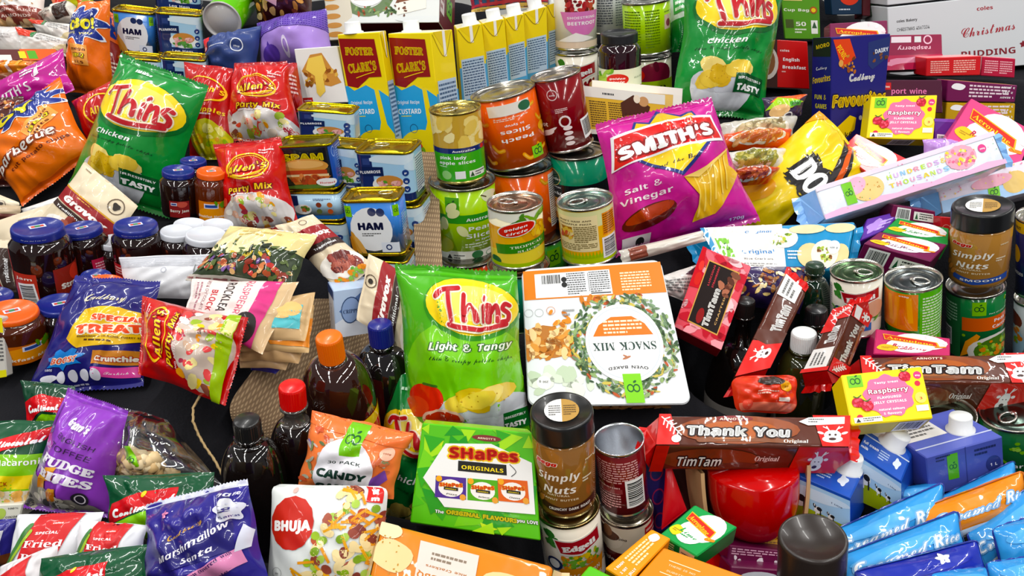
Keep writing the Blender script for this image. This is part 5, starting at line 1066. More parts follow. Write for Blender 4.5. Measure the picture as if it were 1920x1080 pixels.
def nutlid(A): A.P([(.18 + .32 * math.cos(t) + .32, .5 + .34 * math.sin(t)) for t in np.linspace(math.pi / 2, 1.5 * math.pi, 14)], '#e9e7e2'); A.P([(.18 + .32 * math.cos(t) + .32, .5 + .34 * math.sin(t)) for t in np.linspace(-math.pi / 2, .5 * math.pi, 14)], '#b08a4a'); A.L(.26, .34, .48, .66, 5, '#555', 2); A.L(.53, .34, .76, .66, 5, '#5a4220', 3)
jar('peanut_butter_jar', 'jar', 'smooth peanut butter jar with black lid standing on the peas and carrots can', (1843, 384, 1832, 520), 59, '#a8793f', '#111214', simplynuts('SMOOTH', '#2a4a9a', True), nutlid, lidh=.235, shoulder=.03, rl=1.0, off=.08, sideart=lambda A: A.R(0.0, -.3, .10, 1, '#23407a'))
can('food_can', 'can', 'tomato can with yellow band cut off by the right edge', (1950, 400, 1946, 545), 46, '#232a6a', lambda A: (A.R(0, .86, 1, 1, '#e8c81c'), A.T('IN FRUIT', .12, .93, .22, .06, '#333'), A.T('TOMATOES', .1, .30, .36, .06, '#f2f2f2'), A.E(.12, .55, .1, .12, '#e8b81c')), off=.06)
can('food_can', 'can', 'silver rimmed can with soup picture at the right edge below the tomato can', (1944, 556, 1940, 664), 44, '#cfd6dc', lambda A: (A.E(.1, .7, .2, .16, '#7a3a2a'), A.E(.1, .3, .25, .3, '#a8cfe4'), A.sc(0, .2, .3, .6, 10, ['#8ab83a', '#e8e0c0', '#e0862a'], .06, 3)), off=.06, ref=(1948, 470))
can('food_can', 'can', 'green beans can with red name band under the rice cracker pack', (1606, 505, 1603, 612), 50, '#ece8da', lambda A: (edgell(A, ('#5f9a3c', '#4f8a2e', '#e0a890'), None, None), A.sc(.2, .3, .8, .56, 24, ['#4f8f34', '#6aa84a', '#3d7a2a'], .07, 8, 4), A.E(.75, .5, .14, .16, '#dba58a'), A.R(.3, .1, .7, .25, '#2f6ab0')), off=.07, lidcol='#5f7a5a', tabrot=20)
can('food_can', 'can', 'carrot can with orange picture and green back panel under the port wine box', (1712, 520, 1710, 632), 55, '#3f9a38', lambda A: (A.part('picture'), A.R(0, .32, .56, .98, '#e8871c'), [A.R(.04 + .08 * k, .36 + .05 * (k % 3), .10 + .08 * k, .92, ['#f09a2a', '#e0761a', '#f4a83c'][k % 3], rot=(k % 3 - 1) * 4) for k in range(6)], A.part('front_print'), A.R(.58, 0, 1, 1, '#62b83a'), A.L(.61, .1, .95, .92, 16, '#dff0cf', 3), A.T('Carrots', .06, .18, .26, .08, '#fff'), A.T('410g', .40, .94, .12, .035, '#fff')), off=.07, lidcol='#6a6f70')
can('food_can', 'can', 'peas and carrots can with orange band beneath the smooth peanut butter jar', (1829, 532, 1827, 652), 57, '#1f6a38', lambda A: (A.R(.0, 0, .34, 1, '#2a6a3c'), A.L(.06, .55, .3, .9, 7, '#9fc8a8', 2), A.BC(.06, .16, .22, .46, vert=True), A.woo(.47, .74, .62, .96, '#8ccf2a'), A.R(.36, .48, 1, .70, '#e0641c'), A.T('Peas &', .84, .64, .26, .075, '#fff'), A.T('Carrots', .84, .545, .30, .075, '#fff'), A.T('Part of your day', .8, .76, .3, .03, '#dfeee0'), A.part('picture'), A.P([(.34, .02), (.40, .3), (.52, .44), (.56, .40), (.44, .1)], '#f09a3a'), A.E(.78, .14, .36, .26, '#ece8e0'), A.E(.80, .14, .31, .22, '#4f7a2a'), A.sc(.55, .02, 1.0, .3, 46, ['#8ab83a', '#a8cf5a', '#6a9a2a', '#e08a2a'], .035, 4, 1.1), A.part('front_print'), A.E(.38, .40, .02, None, '#8ab83a'), A.E(.9, .92, .03, None, '#8ab83a')), lid='', off=.08, ref=(1837, 450))
bottle('soy_sauce_bottle', 'bottle', 'dark green bottle standing behind the beans can under the rice crackers', (1528, 495, 1520, 640), 34, '#16321f', '#0c2417', cap_r=.5, sh=.3, off=.03)
bag('nut_mix_bag', 'nuts', 'purple bag of mixed nuts and pretzels under the rice cracker pack', (1385, 500, 1550, 500, 1510, 590, 1372, 570), '#2d2050', lambda A: (A.sc(.02, .25, .85, .98, 60, ['#c98a4a', '#e8d08a', '#9a6a3a', '#b8c04a', '#7a3a24', '#f0e0b0'], .045, 3, 2)), T=.03, off=.045)
bag('flat_pouch', 'pouch', 'white pouch with small print between snack mix tray and strawberry biscuit box', (1240, 518, 1312, 494, 1300, 572, 1240, 548), '#dcdad6', lambda A: (A.L(.1, .2, .9, .7, 5, '#777', 3), A.P([(.6, .8), (1, 1), (1, .7)], '#4a2a3a')), T=.012, off=.05)
def crafted(A):
    A.sc(0, 0, 1, 1, 60, ['#d86a76', '#c4303e', '#e89aa2', '#f0c4c8', '#b82230'], .10, 4, 2); A.R(.0, .66, .9, 1, '#c9303c') if False else None; A.P([(.52, .80), (1, .92), (1, 1), (.5, 1)], '#c0222a')
    A.R(.12, .16, .88, .80, '#d0a05a'); A.R(.135, .18, .865, .78, '#211816'); A.part('logo'); A.E(.24, .60, .09, .07, '#8a1f1f'); A.T('TimTam', .38, .48, .46, .17, '#f4f2ee', 'b', q=1); A.part('front_print'); A.T('CRAFTED', .38, .28, .34, .05, '#c8a06a'); A.T('LUSCIOUS', .72, .66, .26, .05, '#c8404a'); A.T('STRAWBERRY', .72, .57, .26, .05, '#c8404a'); A.sc(.56, .2, .84, .42, 8, ['#7a4a38', '#a86a52', '#5a3024'], .05, 2); A.E(.62, .88, .08, .07, '#c8302a'); A.E(.78, .9, .06, .05, '#e0403a')
box('biscuit_box', 'biscuits', 'pink and red strawberry biscuit box with black panel, tilted right of the snack mix tray', (1264, 612, 1318, 462, 1408, 500, 1352, 656), .035, '#d4505c', crafted, lean=48, yaw=-8, off=.09, cols=dict(left='#a81a26', bottom='#b82a34'), fin='gloss')
bottle('cola_bottle', 'bottle', 'black-capped dark bottle behind the strawberry biscuit box', (1398, 562, 1374, 812), 62, '#141414', '#130d0b', cap_r=.28, cap_h=.10, neck=.2, off=-.03, lab=(.0, .34, '#8a8580'))
bottle('cola_bottle', 'bottle', 'dark bottle with black cap between two red biscuit packs', (1531, 578, 1518, 760), 42, '#17181a', '#10130f', cap_r=.48, cap_h=.12, off=.02)
bottle('vinegar_bottle', 'bottle', 'dark olive bottle with white ribbed cap between red biscuit packs', (1508, 622, 1490, 812), 50, '#e8eaea', '#2a2a12', cap_r=.46, cap_h=.15, neck=.05, off=.04)
pack('biscuit_pack', 'biscuits', 'red biscuit pack standing on end left of the white capped bottle', (1378, 706, 1472, 512, 1513, 548, 1444, 690), .05, '#55281a', lambda A: (A.R(-.0, -.0, .34, 1.0, '#d6261f'), A.P([(.32, 0), (.30, .5), (.36, 1), (.45, 1), (.45, 0)], '#55281a'), A.T('TimTam', .60, .5, .30, .50, '#f2f0ee', 'b', q=1), A.R(.80, .22, 1, .95, '#e9e7e4'), A.L(.83, .35, .98, .85, 3, '#666'), deer(A, .20, .5, .16, .7)), lean=50, yaw=-10, off=.11, endcol='#c81f1a', fins=.022)
pack('biscuit_pack', 'biscuits', 'red biscuit pack standing on end right of the white capped bottle', (1500, 700, 1562, 580, 1604, 568, 1552, 694), .05, '#55281a', lambda A: (A.R(.62, .5, 1, 1, '#d6261f'), A.R(0, 0, .06, 1, '#d6261f'), A.R(.06, .1, .36, .92, '#e9e7e4'), A.L(.1, .25, .3, .8, 4, '#555'), A.T('TimTam', .56, .5, .26, .52, '#f2f0ee', 'b', q=1), A.R(.80, 0, 1, 1, '#d6261f'), twig(A, .9, .5, .12, .6)), bottom=lambda A: (A.R(0, 0, .2, 1, '#d6261f'), A.R(.82, 0, 1, 1, '#d6261f'), A.T('Thank You', .48, .62, .56, .40, '#f6f6f4', 'b', q=1), A.S([(.25, .2), (.7, .25)], A.h * .12, '#8a4a28'), twig(A, .1, .6, .14, .6), A.P([(.83, .55), (.99, .6), (.99, .95), (.83, .85)], '#f2f0f0'), deer(A, .92, .28, .12, .5)), lean=34, yaw=-58, off=.15, endcol='#c81f1a', fins=.02)
bag('pudding_cup', 'pudding', 'orange-red round-topped cup pack below the standing biscuit packs', (1368, 706, 1500, 702, 1494, 776, 1374, 772), '#d8402c', lambda A: (A.R(.05, .05, .95, .22, '#e8826a'), A.E(.16, .18, .07, .12, '#e85a4a'), A.E(.72, .62, .10, .14, '#e0a03a'), A.T('10', .72, .62, .07, .07, '#7a3a1a'), A.E(.5, .75, .2, .12, '#2a1c16'), A.L(.3, .4, .6, .52, 2, '#f2c8b8'), A.R(.6, .25, .78, .34, '#f0e0d8')), T=.03, off=.11, lean=45, rc=.3)
box('jelly_box', 'jelly', 'pink raspberry jelly box lying at the foot of the carrot and peas cans', (1643, 616, 1782, 634, 1782, 668, 1638, 664), .03, '#c02a62', aeroplane('Raspberry', '#c01f4a'), lean=60, off=.06)
pack('biscuit_pack', 'biscuits', 'long brown TimTam biscuit pack with gift tag at right, behind front yellow jelly box', (1612, 668, 1940, 662, 1942, 719, 1618, 714), .05, '#55281a', tt_front('TimTam'), bottom=lambda A: (timtam_lower(A)), lean=80, off=.09, endcol='#c81f1a', fins=.022)
box('jelly_box', 'jelly', 'front yellow raspberry jelly crystals box lying on the brown biscuit pack', (1577, 703, 1728, 687, 1750, 784, 1597, 798), .03, '#f2dc1a', raspberry, lean=62, off=.16, group='yellow jelly boxes', sides=dict(bottom=lambda A: A.BC(.6, .1, .95, .9)), cols=dict(bottom='#d8c01a'))
can('food_can', 'can', 'vegetable can under the brown biscuit pack beside green peas can', (1765, 775, 1764, 880), 66, '#e6e2d2', lambda A: edgell(A, ('#7ab04a', '#9fc86a', '#5f9a3c')), off=.02, lidcol='#6f7a66')
can('food_can', 'can', 'vegetable can half hidden under the front yellow jelly box', (1690, 815, 1690, 920), 60, '#e6e2d2', lambda A: edgell(A, ('#7ab04a', '#9fc86a', '#5f9a3c')), off=.02, lidcol='#6f7a66')
can('food_can', 'can', 'dark green garden peas can at the right edge below the biscuit pack', (1900, 772, 1896, 880), 66, '#1d5a30', lambda A: (A.sc(.05, .55, .6, .95, 12, ['#7ab83a', '#9fd05a'], .025, 3, 1), A.S([(.15, .9), (.3, .6), (.45, .45)], A.w * .03, '#6aa82a'), A.T('garden', .62, .42, .36, .10, '#fff'), A.T('peas', .62, .28, .26, .10, '#fff'), A.L(.15, .4, .4, .48, 1, '#dfeee0'), A.sc(.7, .05, 1, .3, 10, ['#5f9a2c', '#7ab83a'], .06, 5, 2)), off=.02, lidcol='#54615a', tabrot=120)
pack('biscuit_pack', 'biscuits', 'red and brown Thank You biscuit pack lying across the red bowl box', (1236, 777, 1594, 780, 1592, 838, 1230, 834), .048, '#55281a', tt_front('Thank You'), bottom=lambda A: timtam_lower(A), lean=74, off=.17, endcol='#d11f1a', fins=.018)
# ------------------------------------------------------------------ left: jars and pouches
bag('gravy_pouch', 'pouch', 'cream pouch corner with round seal left of the lower orange chip bag', (-60, 340, 36, 380, 34, 398, -60, 398), '#dccfb8', lambda A: (A.ring(.75, .5, .08, None, .15, '#5a4a3a', 16), A.E(.75, .5, .04, None, '#2a211a', amp=.2, k=3)), T=.012, off=.06, fin='matte')
bag('gravy_pouch', 'pouch', 'brown-edged cream pouch under the round-seal pouch at the left edge', (-60, 382, 40, 386, 38, 412, -60, 418), '#b9a58a', lambda A: A.R(0, 0, 1, .4, '#6a3a34'), T=.012, off=.06, fin='matte')
bag('paper_pack', 'pouch', 'white flat pack under the lower orange chip bag', (40, 392, 128, 362, 138, 396, 44, 412), '#e2e0de', T=.012, off=.045, fin='matte')
bag('gravy_pouch', 'pouch', 'large cream gravy pouch behind the front strawberry jam jar', (-40, 424, 128, 372, 150, 480, -30, 540), '#d9cbb2', lambda A: (A.L(.5, .80, .66, .84, 1, '#8a7a60'), A.E(.88, .42, .14, .3, '#e9e2d4')), T=.02, off=.05, fin='matte')
bag('gravy_pouch', 'pouch', 'cream gravy pouch with dark Traditional band at the left edge', (-64, 448, 26, 450, 36, 548, -60, 552), '#d9cbb2', lambda A: (A.R(0, 0, .74, .8, '#8e1f23'), A.R(.76, .0, .96, .82, '#33201a'), A.T('Traditional', .86, .4, .5, .09, '#fff', rot=90)), T=.015, off=.075, fin='matte')
bag('gravy_pouch', 'pouch', 'cream and red gravy pouch leaning on the large green chip bag', (160, 303, 260, 388, 176, 494, 74, 412), '#dccdb2', gravox, T=.016, off=.10, lean=38, fin='matte', pinch=.01)
def jam(x1, y1, x2, y2, r, lb, words, off, col='#1c0a08', lid='#15237a', art=None, grp=None, ref=None, lidh=.125):
    jar('jam_jar', 'jam', lb, (x1, y1, x2, y2), r, col, lid, art, jamlid if lid != '#d2d5dc' else None, lidh=lidh, shoulder=.14, off=off, rl=.84, group=grp, ref=ref, sideart=lidtext if lid == '#15237a' else None)
jam(334, 318, 340, 400, 37, 'blue lidded berry jam jar standing beside the marmalade jar behind white lids', 'Jam', .055, art=jamlabel('Berry Jam', '#8a2426', False, .42))
jam(362, 300, 368, 372, 30, 'blue lidded jar almost hidden behind the berry jam jar', '', .03)
jam(396, 320, 400, 405, 33, 'marmalade jar with orange lid behind the front party mix bag', 'Marmalade', .05, '#5a2410', '#e8641c', art=lambda A: (A.R(.22, .02, .85, .62, '#d87a1c'), A.E(.5, .25, .28, .22, '#e8982a'), A.R(.34, .42, .6, .56, '#e8e4f0'), A.R(.36, .45, .58, .53, '#2a4a9a'), A.T('Breakfast Marmalade', .52, .2, .62, .11, '#f8f0e0'), A.sc(.55, .45, .8, .6, 5, ['#5f9a2c'], .07, 3, 2)))
jam(357, 420, 360, 500, 39, 'white lidded jar below the berry jam jar', '', .05, lid='#d2d5dc', grp='white lidded jars')
jam(408, 420, 412, 500, 36, 'white lidded jar below the marmalade jar', '', .05, lid='#d2d5dc', grp='white lidded jars')
jam(332, 432, 340, 520, 39, 'white lidded jar left of the front white lidded jar', '', .075, lid='#d2d5dc', grp='white lidded jars')
jam(386, 438, 392, 530, 46, 'front white lidded jar right behind the white crimped pouch', '', .09, lid='#d2d5dc', grp='white lidded jars')
jam(214, 450, 222, 530, 36, 'white lidded jar between two blue lidded jars', '', .06, lid='#d2d5dc', grp='white lidded jars', art=lambda A: A.R(.4, .1, .9, .5, '#c8323a'))
jam(153, 426, 176, 520, 46, 'blue lidded jam jar behind the front strawberry jam jar', '', .085, art=lambda A: (A.R(.52, .12, .88, .70, '#b82a4a'), A.L(.56, .2, .84, .62, 6, '#f0c0c8', 3)))
jam(254, 420, 268, 520, 50, 'blue lidded jam jar with barcode label behind the white crimped pouch', '', .095, art=lambda A: (A.R(.08, .2, .62, .56, '#b8262a'), A.BC(.4, .22, .6, .46), A.L(.12, .3, .36, .5, 3, '#f0c8c0')))
jam(180, 516, 186, 600, 36, 'blue lid peeking out under the jam jar pair, behind the treats bag', '', .075)
jam(70, 424, 92, 545, 61, 'front blue lidded strawberry jam jar with barcode facing left', '', .125, art=lambda A: (A.R(.12, .0, .40, .62, '#b83a2c'), A.BC(.18, .0, .38, .42, vert=True, rot=6), A.T('Jam', .26, .53, .2, .08, '#f4ece4'), A.R(.57, .1, .99, .68, '#8e2a20'), A.E(.84, .50, .09, .16, '#c83a2c'), A.T('Straw', .77, .33, .28, .15, '#f6eee6', q=1), A.sc(.58, .12, .98, .3, 26, ['#a8402a', '#7a2018'], .012, 4)))
jam(199, 530, 203, 600, 45, 'orange lidded jar peeking out above the treats bag', '', .09, '#5a2410', '#e8641c')
jam(-8, 552, -4, 640, 42, 'blue lidded jar cut off by the left edge beside marmalade jar', '', .06)
jam(112, 568, 122, 640, 54, 'lower blue lidded jam jar under the front strawberry jam jar', '', .085, art=lambda A: (A.R(.08, .0, .30, .62, '#b8262a'), A.BC(.13, .0, .28, .4, vert=True), A.R(.8, .1, .96, .6, '#a8303a')))
jam(22, 582, 34, 656, 62, 'breakfast marmalade jar with orange lid at the left edge', '', .115, '#4a1e0c', '#e8641c', art=lambda A: (A.R(.14, .0, .98, .62, '#c86a1c'), A.E(.62, .34, .30, .22, '#e8962a'), A.R(.54, .42, .76, .58, '#e8e4f0'), A.R(.56, .45, .74, .55, '#2a4a9a'), A.T('Breakfast Marm', .58, .18, .74, .13, '#f8f0e0'), A.sc(.7, .45, .9, .62, 6, ['#5f9a2c'], .06, 3, 2)))
box('stock_box', 'box', 'yellow and silver carton cut off by the left edge beside the marmalade jar', (-46, 588, 4, 596, 13, 706, -44, 716), .012, '#c8c4bc', lambda A: (A.R(0, .75, 1, 1, '#e8d82a'), A.R(0, 0, 1, .12, '#d8cf2a'), A.L(.3, .2, .95, .7, 8, '#555', 3)), lean=20, off=.13)
bag('nut_pouch', 'pouch', 'plain white crimped pouch top above the purple treats bag', (223, 482, 408, 476, 392, 560, 238, 560), '#dfe0e4', lambda A: ([A.R(0, .74 + .035 * k, 1, .75 + .035 * k, '#b4b6c0') for k in range(7)], A.ring(.5, .64, .03, None, .2, '#b4b6c0', 12), A.S([(.82, .5), (.82, .75)], .001, '#777'), A.L(.84, .5, .9, .6, 2, '#777')), T=.012, off=.115, fin='matte')
bag('chocolate_bag', 'chocolates', 'dark blue Special Treats share bag in front of the jam jars', (140, 520, 300, 530, 268, 722, 46, 742), '#1c1a6a', lambda A: (A.part('logo'), A.T('Cadbury', .56, .80, .42, .10, '#e4d8b8', 'm', rot=5), A.part('front_print'), A.P([(.30, .42), (.42, .66), (.75, .70), (1.0, .66), (1.02, .40), (.80, .36), (.45, .32)], '#e8bc3a'), A.T('SPECIAL', .76, .60, .46, .07, '#e8501c', 'b', ol='#f2e8d0', q=1, rot=3), A.T('TREATS', .74, .51, .66, .10, '#e8501c', 'b', ol='#f2e8d0', q=1, rot=6), A.T('assortment of CRUNCHIE, CHERRY RIPE,', .72, .425, .56, .025, '#5a3a10', rot=2), A.L(.5, .37, .9, .40, 1, '#5a3a10'),
    A.E(.36, .245, .16, .07, '#2a7ac8', amp=.3, k=7), A.T('BOOST', .36, .245, .24, .06, '#e0481c', 'i', ol='#f0e0d0'), A.P([(.60, .30), (.98, .31), (1.0, .18), (.60, .19)], '#c8823a'), A.T('Crunchie', .80, .245, .34, .06, '#e8e0d0', 'b', ol='#a8301c', q=1), A.P([(.60, .16), (1.0, .17), (.98, .07), (.64, .09)], '#d84a9a'), A.T('Turkish', .8, .125, .2, .035, '#f4e4ee', 'c'), [A.E(.34 + .1 * k, .11 - .002 * k, .04, .045, '#e4e4f0') for k in range(4)], A.E(.22, .11, .085, .028, '#e8e8f2'), A.T('180g', .22, .18, .09, .025, '#dde'), A.L(.32, .03, .7, .05, 1, '#dde')), T=.035, off=.125, lean=45, seal='#221f7a')
bag('lolly_bag', 'lollies', 'red party mix lolly bag lying on its side over the black cloth edge', (262, 703, 270, 556, 464, 597, 422, 762), '#c3161c', lambda A: (A.part('window_picture'), A.E(.5, .27, .46, .24, '#cdbcb0', amp=.04, k=4), A.sc(.06, .1, .94, .48, 46, ['#f2e3a0', '#d84a4a', '#c8a890', '#a8324a', '#9fb84a', '#f0a03a', '#f6f0e6', '#8a4a3a', '#f2d23a'], .06, 9), A.part('front_print'), A.R(0, .055, 1, .15, '#9fc02a'), A.R(.7, .06, .9, .13, '#e8e4a0'), A.part('logo'), A.ring(.52, .72, .36, .12, .1, '#f3c21f'), A.T("Allen's", .52, .72, .58, .12, '#f8cf1f', 'i', ol='#8a0f16', rot=6), A.part('front_print'), A.T('Party Mix', .50, .56, .66, .085, '#f8d12a', 'i', ol='#7a0c12'), A.T('NO ARTIFICIAL COLOURS', .48, .49, .6, .028, '#f4dede'), A.L(.7, .85, .9, .9, 2, '#f0c9c9', 2)), T=.045, off=.165, lean=48, seal='#b01218')
bag('christmas_nut_bag', 'nuts', 'clear topped Christmas nut pouch with cream header above the kraft pouches', (432, 424, 596, 440, 548, 549, 348, 526), '#34402a', lambda A: (A.R(0, .58, 1, 1, '#e6d59a'), A.E(.3, .62, .32, .22, '#efe0b0'), A.L(.25, .72, .7, .86, 2, '#c8b06a', 2), A.part('picture'), A.sc(.02, .34, .98, .64, 46, ['#2c3d22', '#44562e', '#5a6a3a', '#c8b04a', '#24301a'], .05, 4, 3), A.sc(.02, .12, .95, .40, 70, ['#a8502f', '#c87a4a', '#8a3020', '#d8b07a', '#5a6a3a', '#b8332a', '#6a4a8a'], .035, 5), A.part('front_print'), A.R(0, 0, 1, .09, '#bcb4aa'), A.L(0, .03, 1, .07, 1, '#8a5a5a')), T=.025, off=.15, lean=55)
for i, (q, c, fn, lb) in enumerate((
    ((562, 528, 492, 664, 346, 598, 362, 524), '#cdb08a', lambda A: (A.R(.0, .0, 1, .70, '#e6d6d2'), A.R(0, .70, 1, .86, '#c83a7a'), A.T('RASPBERRY', .40, .60, .74, .10, '#c84a6a', 'r'), A.T('ROCKLEA', .38, .44, .64, .13, '#2c2422', 'b'), A.T('BLOCK', .50, .30, .44, .10, '#b82a34', 'b'), A.T('MILK CHOCOLATE', .40, .20, .7, .05, '#7a3a4a', 'r'), A.E(.80, .72, .2, .12, '#241c1a'), A.L(.1, .06, .8, .14, 2, '#a87a84')), 'kraft pouch with white rocky block label, topmost of the fanned kraft pouches'),
    ((592, 548, 572, 640, 430, 640, 420, 570), '#c4a47a', lambda A: (A.R(.3, .3, .8, .9, '#5ab0b8'), A.E(.4, .7, .2, .2, '#e0b87a'), A.E(.5, .3, .2, .15, '#c8502a')), 'kraft pouch with teal picture, second of the fanned pouches'),
    ((590, 572, 578, 662, 440, 660, 430, 580), '#cbaa7c', lambda A: (A.P([(.1, .2), (.9, .5), (.9, 1), (.3, 1)], '#e08a3a'), A.E(.6, .75, .2, .15, '#f0c88a')), 'kraft pouch with orange picture, third of the fanned pouches'),
    ((578, 604, 560, 682, 450, 676, 440, 600), '#bd9a70', None, 'plain kraft pouch, fourth of the fanned pouches'),
    ((568, 620, 536, 694, 450, 690, 446, 620), '#c8a880', None, 'plain kraft pouch, lowest of the fanned kraft pouches'),
    ((582, 634, 516, 702, 470, 694, 480, 640), '#2a2480', None, 'dark violet pouch under the fanned kraft pouches'))):
    bag('kraft_pouch', 'pouch', lb, q, c, fn, T=.014, off=.15 - .014 * i, lean=58, fin='matte', group='fanned kraft pouches')
bag('gravy_pouch', 'pouch', 'cream and red gravy pouch with roast picture slanting down beneath the lowest SPAM stack tin', (516, 424, 586, 402, 706, 500, 634, 546), '#d9c9ae', lambda A: (A.R(-.01, .56, 1.01, .80, '#8e1f23'), A.R(-.01, .46, 1.01, .56, '#33201a'), A.part('logo'), A.T('Gravox', .5, .69, .84, .10, '#fbf3ec', 'i', q=1), A.part('front_print'), A.T('Traditional', .55, .51, .6, .04, '#fff'), A.part('picture'), A.E(.5, .22, .5, .16, '#efe9df'), A.sc(.25, .16, .8, .32, 12, ['#7a2f2a', '#8f3d33', '#5f211e', '#a85a4a'], .16, 2, 1.3), A.sc(.05, .02, .95, .12, 18, ['#5f9a3c', '#e08a2a', '#86b552'], .07, 6), A.part('front_print'), A.ring(.6, .9, .1, None, .15, '#5a4a3a', 14)), T=.015, off=.13, lean=45, fin='matte')
box('cracker_box', 'box', 'white and misty blue cartons box behind the orange capped bottle', (624, 545, 722, 532, 708, 622, 630, 634), .045, '#b9cbe6', lambda A: (A.P([(0, .3), (.5, .55), (1, .2), (1, 0), (0, 0)], '#e0e6f0'), A.P([(.1, .55), (.55, .9), (.7, .35), (.4, .3)], '#5a74a8'), A.E(.34, .55, .2, .28, '#8fa6d0'), A.ring(.34, .55, .2, .28, .08, '#31466e', 20), A.T('CRIPPS', .34, .55, .32, .12, '#26385c', 's')), lean=12, yaw=22, off=.10, cols=dict(left='#e8e8ea'), sides=dict(left=lambda A: (A.T('CRIPPS', .5, .45, .5, .08, '#8a4a50', 's', rot=-90), A.R(0, .8, 1, 1, '#3a4a78'))))
bag('gravy_pouch', 'pouch', 'cream and red gravy pouch turned on its side behind the light green chip bag', (668, 597, 692, 474, 800, 528, 780, 690), '#dccdb2', lambda A: (A.R(-.01, .50, 1.01, .74, '#8e1f23'), A.R(-.01, .36, 1.01, .49, '#33201a'), A.part('logo'), A.T('Gravox', .45, .62, .72, .13, '#fbf3ec', 'i', q=1), A.part('front_print'), A.T('Traditional', .40, .425, .5, .06, '#fff'), A.T('Gravy', .62, .28, .3, .06, '#3a281e', 'c'), A.ring(.62, .87, .10, None, .15, '#5a4a3a', 14), A.E(.62, .87, .04, None, '#2a211a'), A.part('picture'), A.E(.25, .12, .3, .16, '#efe9df'), A.E(.25, .14, .18, .1, '#6a2420', amp=.08, k=3), A.E(.28, .16, .1, .05, '#8f3d33'), A.R(0, 0, .6, .06, '#d88a2a')), T=.016, off=.13, lean=40, fin='matte')
# ------------------------------------------------------------------ bottles in the middle
bottle('cola_bottle', 'bottle', 'big brown soft drink bottle with orange cap and yellow-red label', (616, 630, 660, 880), 69, '#ec7418', '#2a120b', cap_r=.34, cap_h=.15, neck=.01, sh=.29, lean=-6, off=.115, lab=(.0, .52, '#b81a1a'), art=lambda A: (A.R(0, .86, 1, 1, '#e8cf1c'), A.P([(0, .86), (.5, .86), (.42, .0), (0, 0)], '#e0c41c'), A.sc(.1, .3, .38, .8, 8, ['#5f9a2c', '#e8a02a', '#3d7a2a'], .1, 3)))
bottle('cola_bottle', 'bottle', 'dark cola bottle with dark blue cap behind the orange capped bottle', (712, 606, 742, 850), 66, '#17207c', '#0f0a0a', cap_r=.33, cap_h=.14, neck=.03, sh=.32, off=.04)
bottle('cola_bottle', 'bottle', 'cola bottle with red cap standing before the burlap runner', (547, 722, 570, 960), 54, '#d8201c', '#140a08', cap_r=.44, cap_h=.14, neck=.12, sh=.3, off=.12, clear=1)
bottle('cola_bottle', 'bottle', 'dark ribbed cola bottle with black cap beside the dark blue santa bag', (462, 786, 492, 1010), 62, '#1a1a1a', '#120c0a', cap_r=.40, cap_h=.12, neck=.06, sh=.34, off=.13)
# ------------------------------------------------------------------ centre
bag('potato_chip_bag', 'chips', 'dark green chip bag behind the candy cane bag and green biscuit box', (736, 678, 880, 706, 850, 1000, 680, 985), '#0f7a3a', lambda A: (thins(A, .46, .66, .9, .26, rot=4), A.T('Chicken', .50, .40, .50, .055, '#fff', 'i'), A.T('thin & crispy potato chips', .5, .33, .8, .03, '#0c3a1a', 'c'), A.part('picture'), A.sc(.2, .02, .9, .26, 9, ['#e9d98a', '#dcc46a', '#f0e4a4'], .2, 4, 1.2), A.part('front_print'), A.L(.2, .86, .6, .89, 1, '#d9f0dd')), T=.05, off=.015, lean=24)
def lighttangy(A):
    A.E(.55, .45, .5, .28, '#7cc63e', n=24); A.part('picture'); A.bowl(.66, .25, .72, .34); A.E(.2, .30, .15, .085, '#d8321f'); A.E(.12, .25, .11, .06, '#e04a2c'); A.S([(.2, .385), (.3, .37)], A.w * .02, '#3d6b2a'); A.E(.34, .19, .17, .055, '#e8c0a8'); A.E(.34, .19, .14, .042, '#b8321c'); A.P([(.18, .185), (.5, .185), (.42, .11), (.26, .11)], '#c8604a'); A.sc(.3, .06, .6, .11, 8, ['#2a241f'], .014, 3, 1); A.part('front_print')
    thins(A, .62, .80, .74, .30, rot=-5, dark='#3a8a1c')
    A.T('Light & Tangy', .60, .595, .66, .055, '#f2fbe8', 'i', ol='#3a6a2a'); A.T('thin & crispy potato chips', .60, .525, .66, .035, '#14401a', 'm', rot=-2)
    A.R(.80, .07, 1.0, .19, '#1d6a2a'); A.T('IRRESISTIBLY', .89, .16, .17, .022, '#fff'); A.T('TASTY', .89, .11, .17, .045, '#fff', q=1); A.T('175g', .10, .07, .1, .022, '#eaf6e0'); A.R(.06, .09, .15, .15, '#d8e8d0'); A.E(.1, .12, .03, None, '#2a3a2a')
bag('potato_chip_bag', 'chips', 'light green light and tangy chip bag standing left of the snack mix tray', (742, 498, 970, 514, 996, 818, 762, 838), '#57ad2a', lighttangy, T=.07, off=.12, lean=26, seal='#4a9a24', wr=.75)
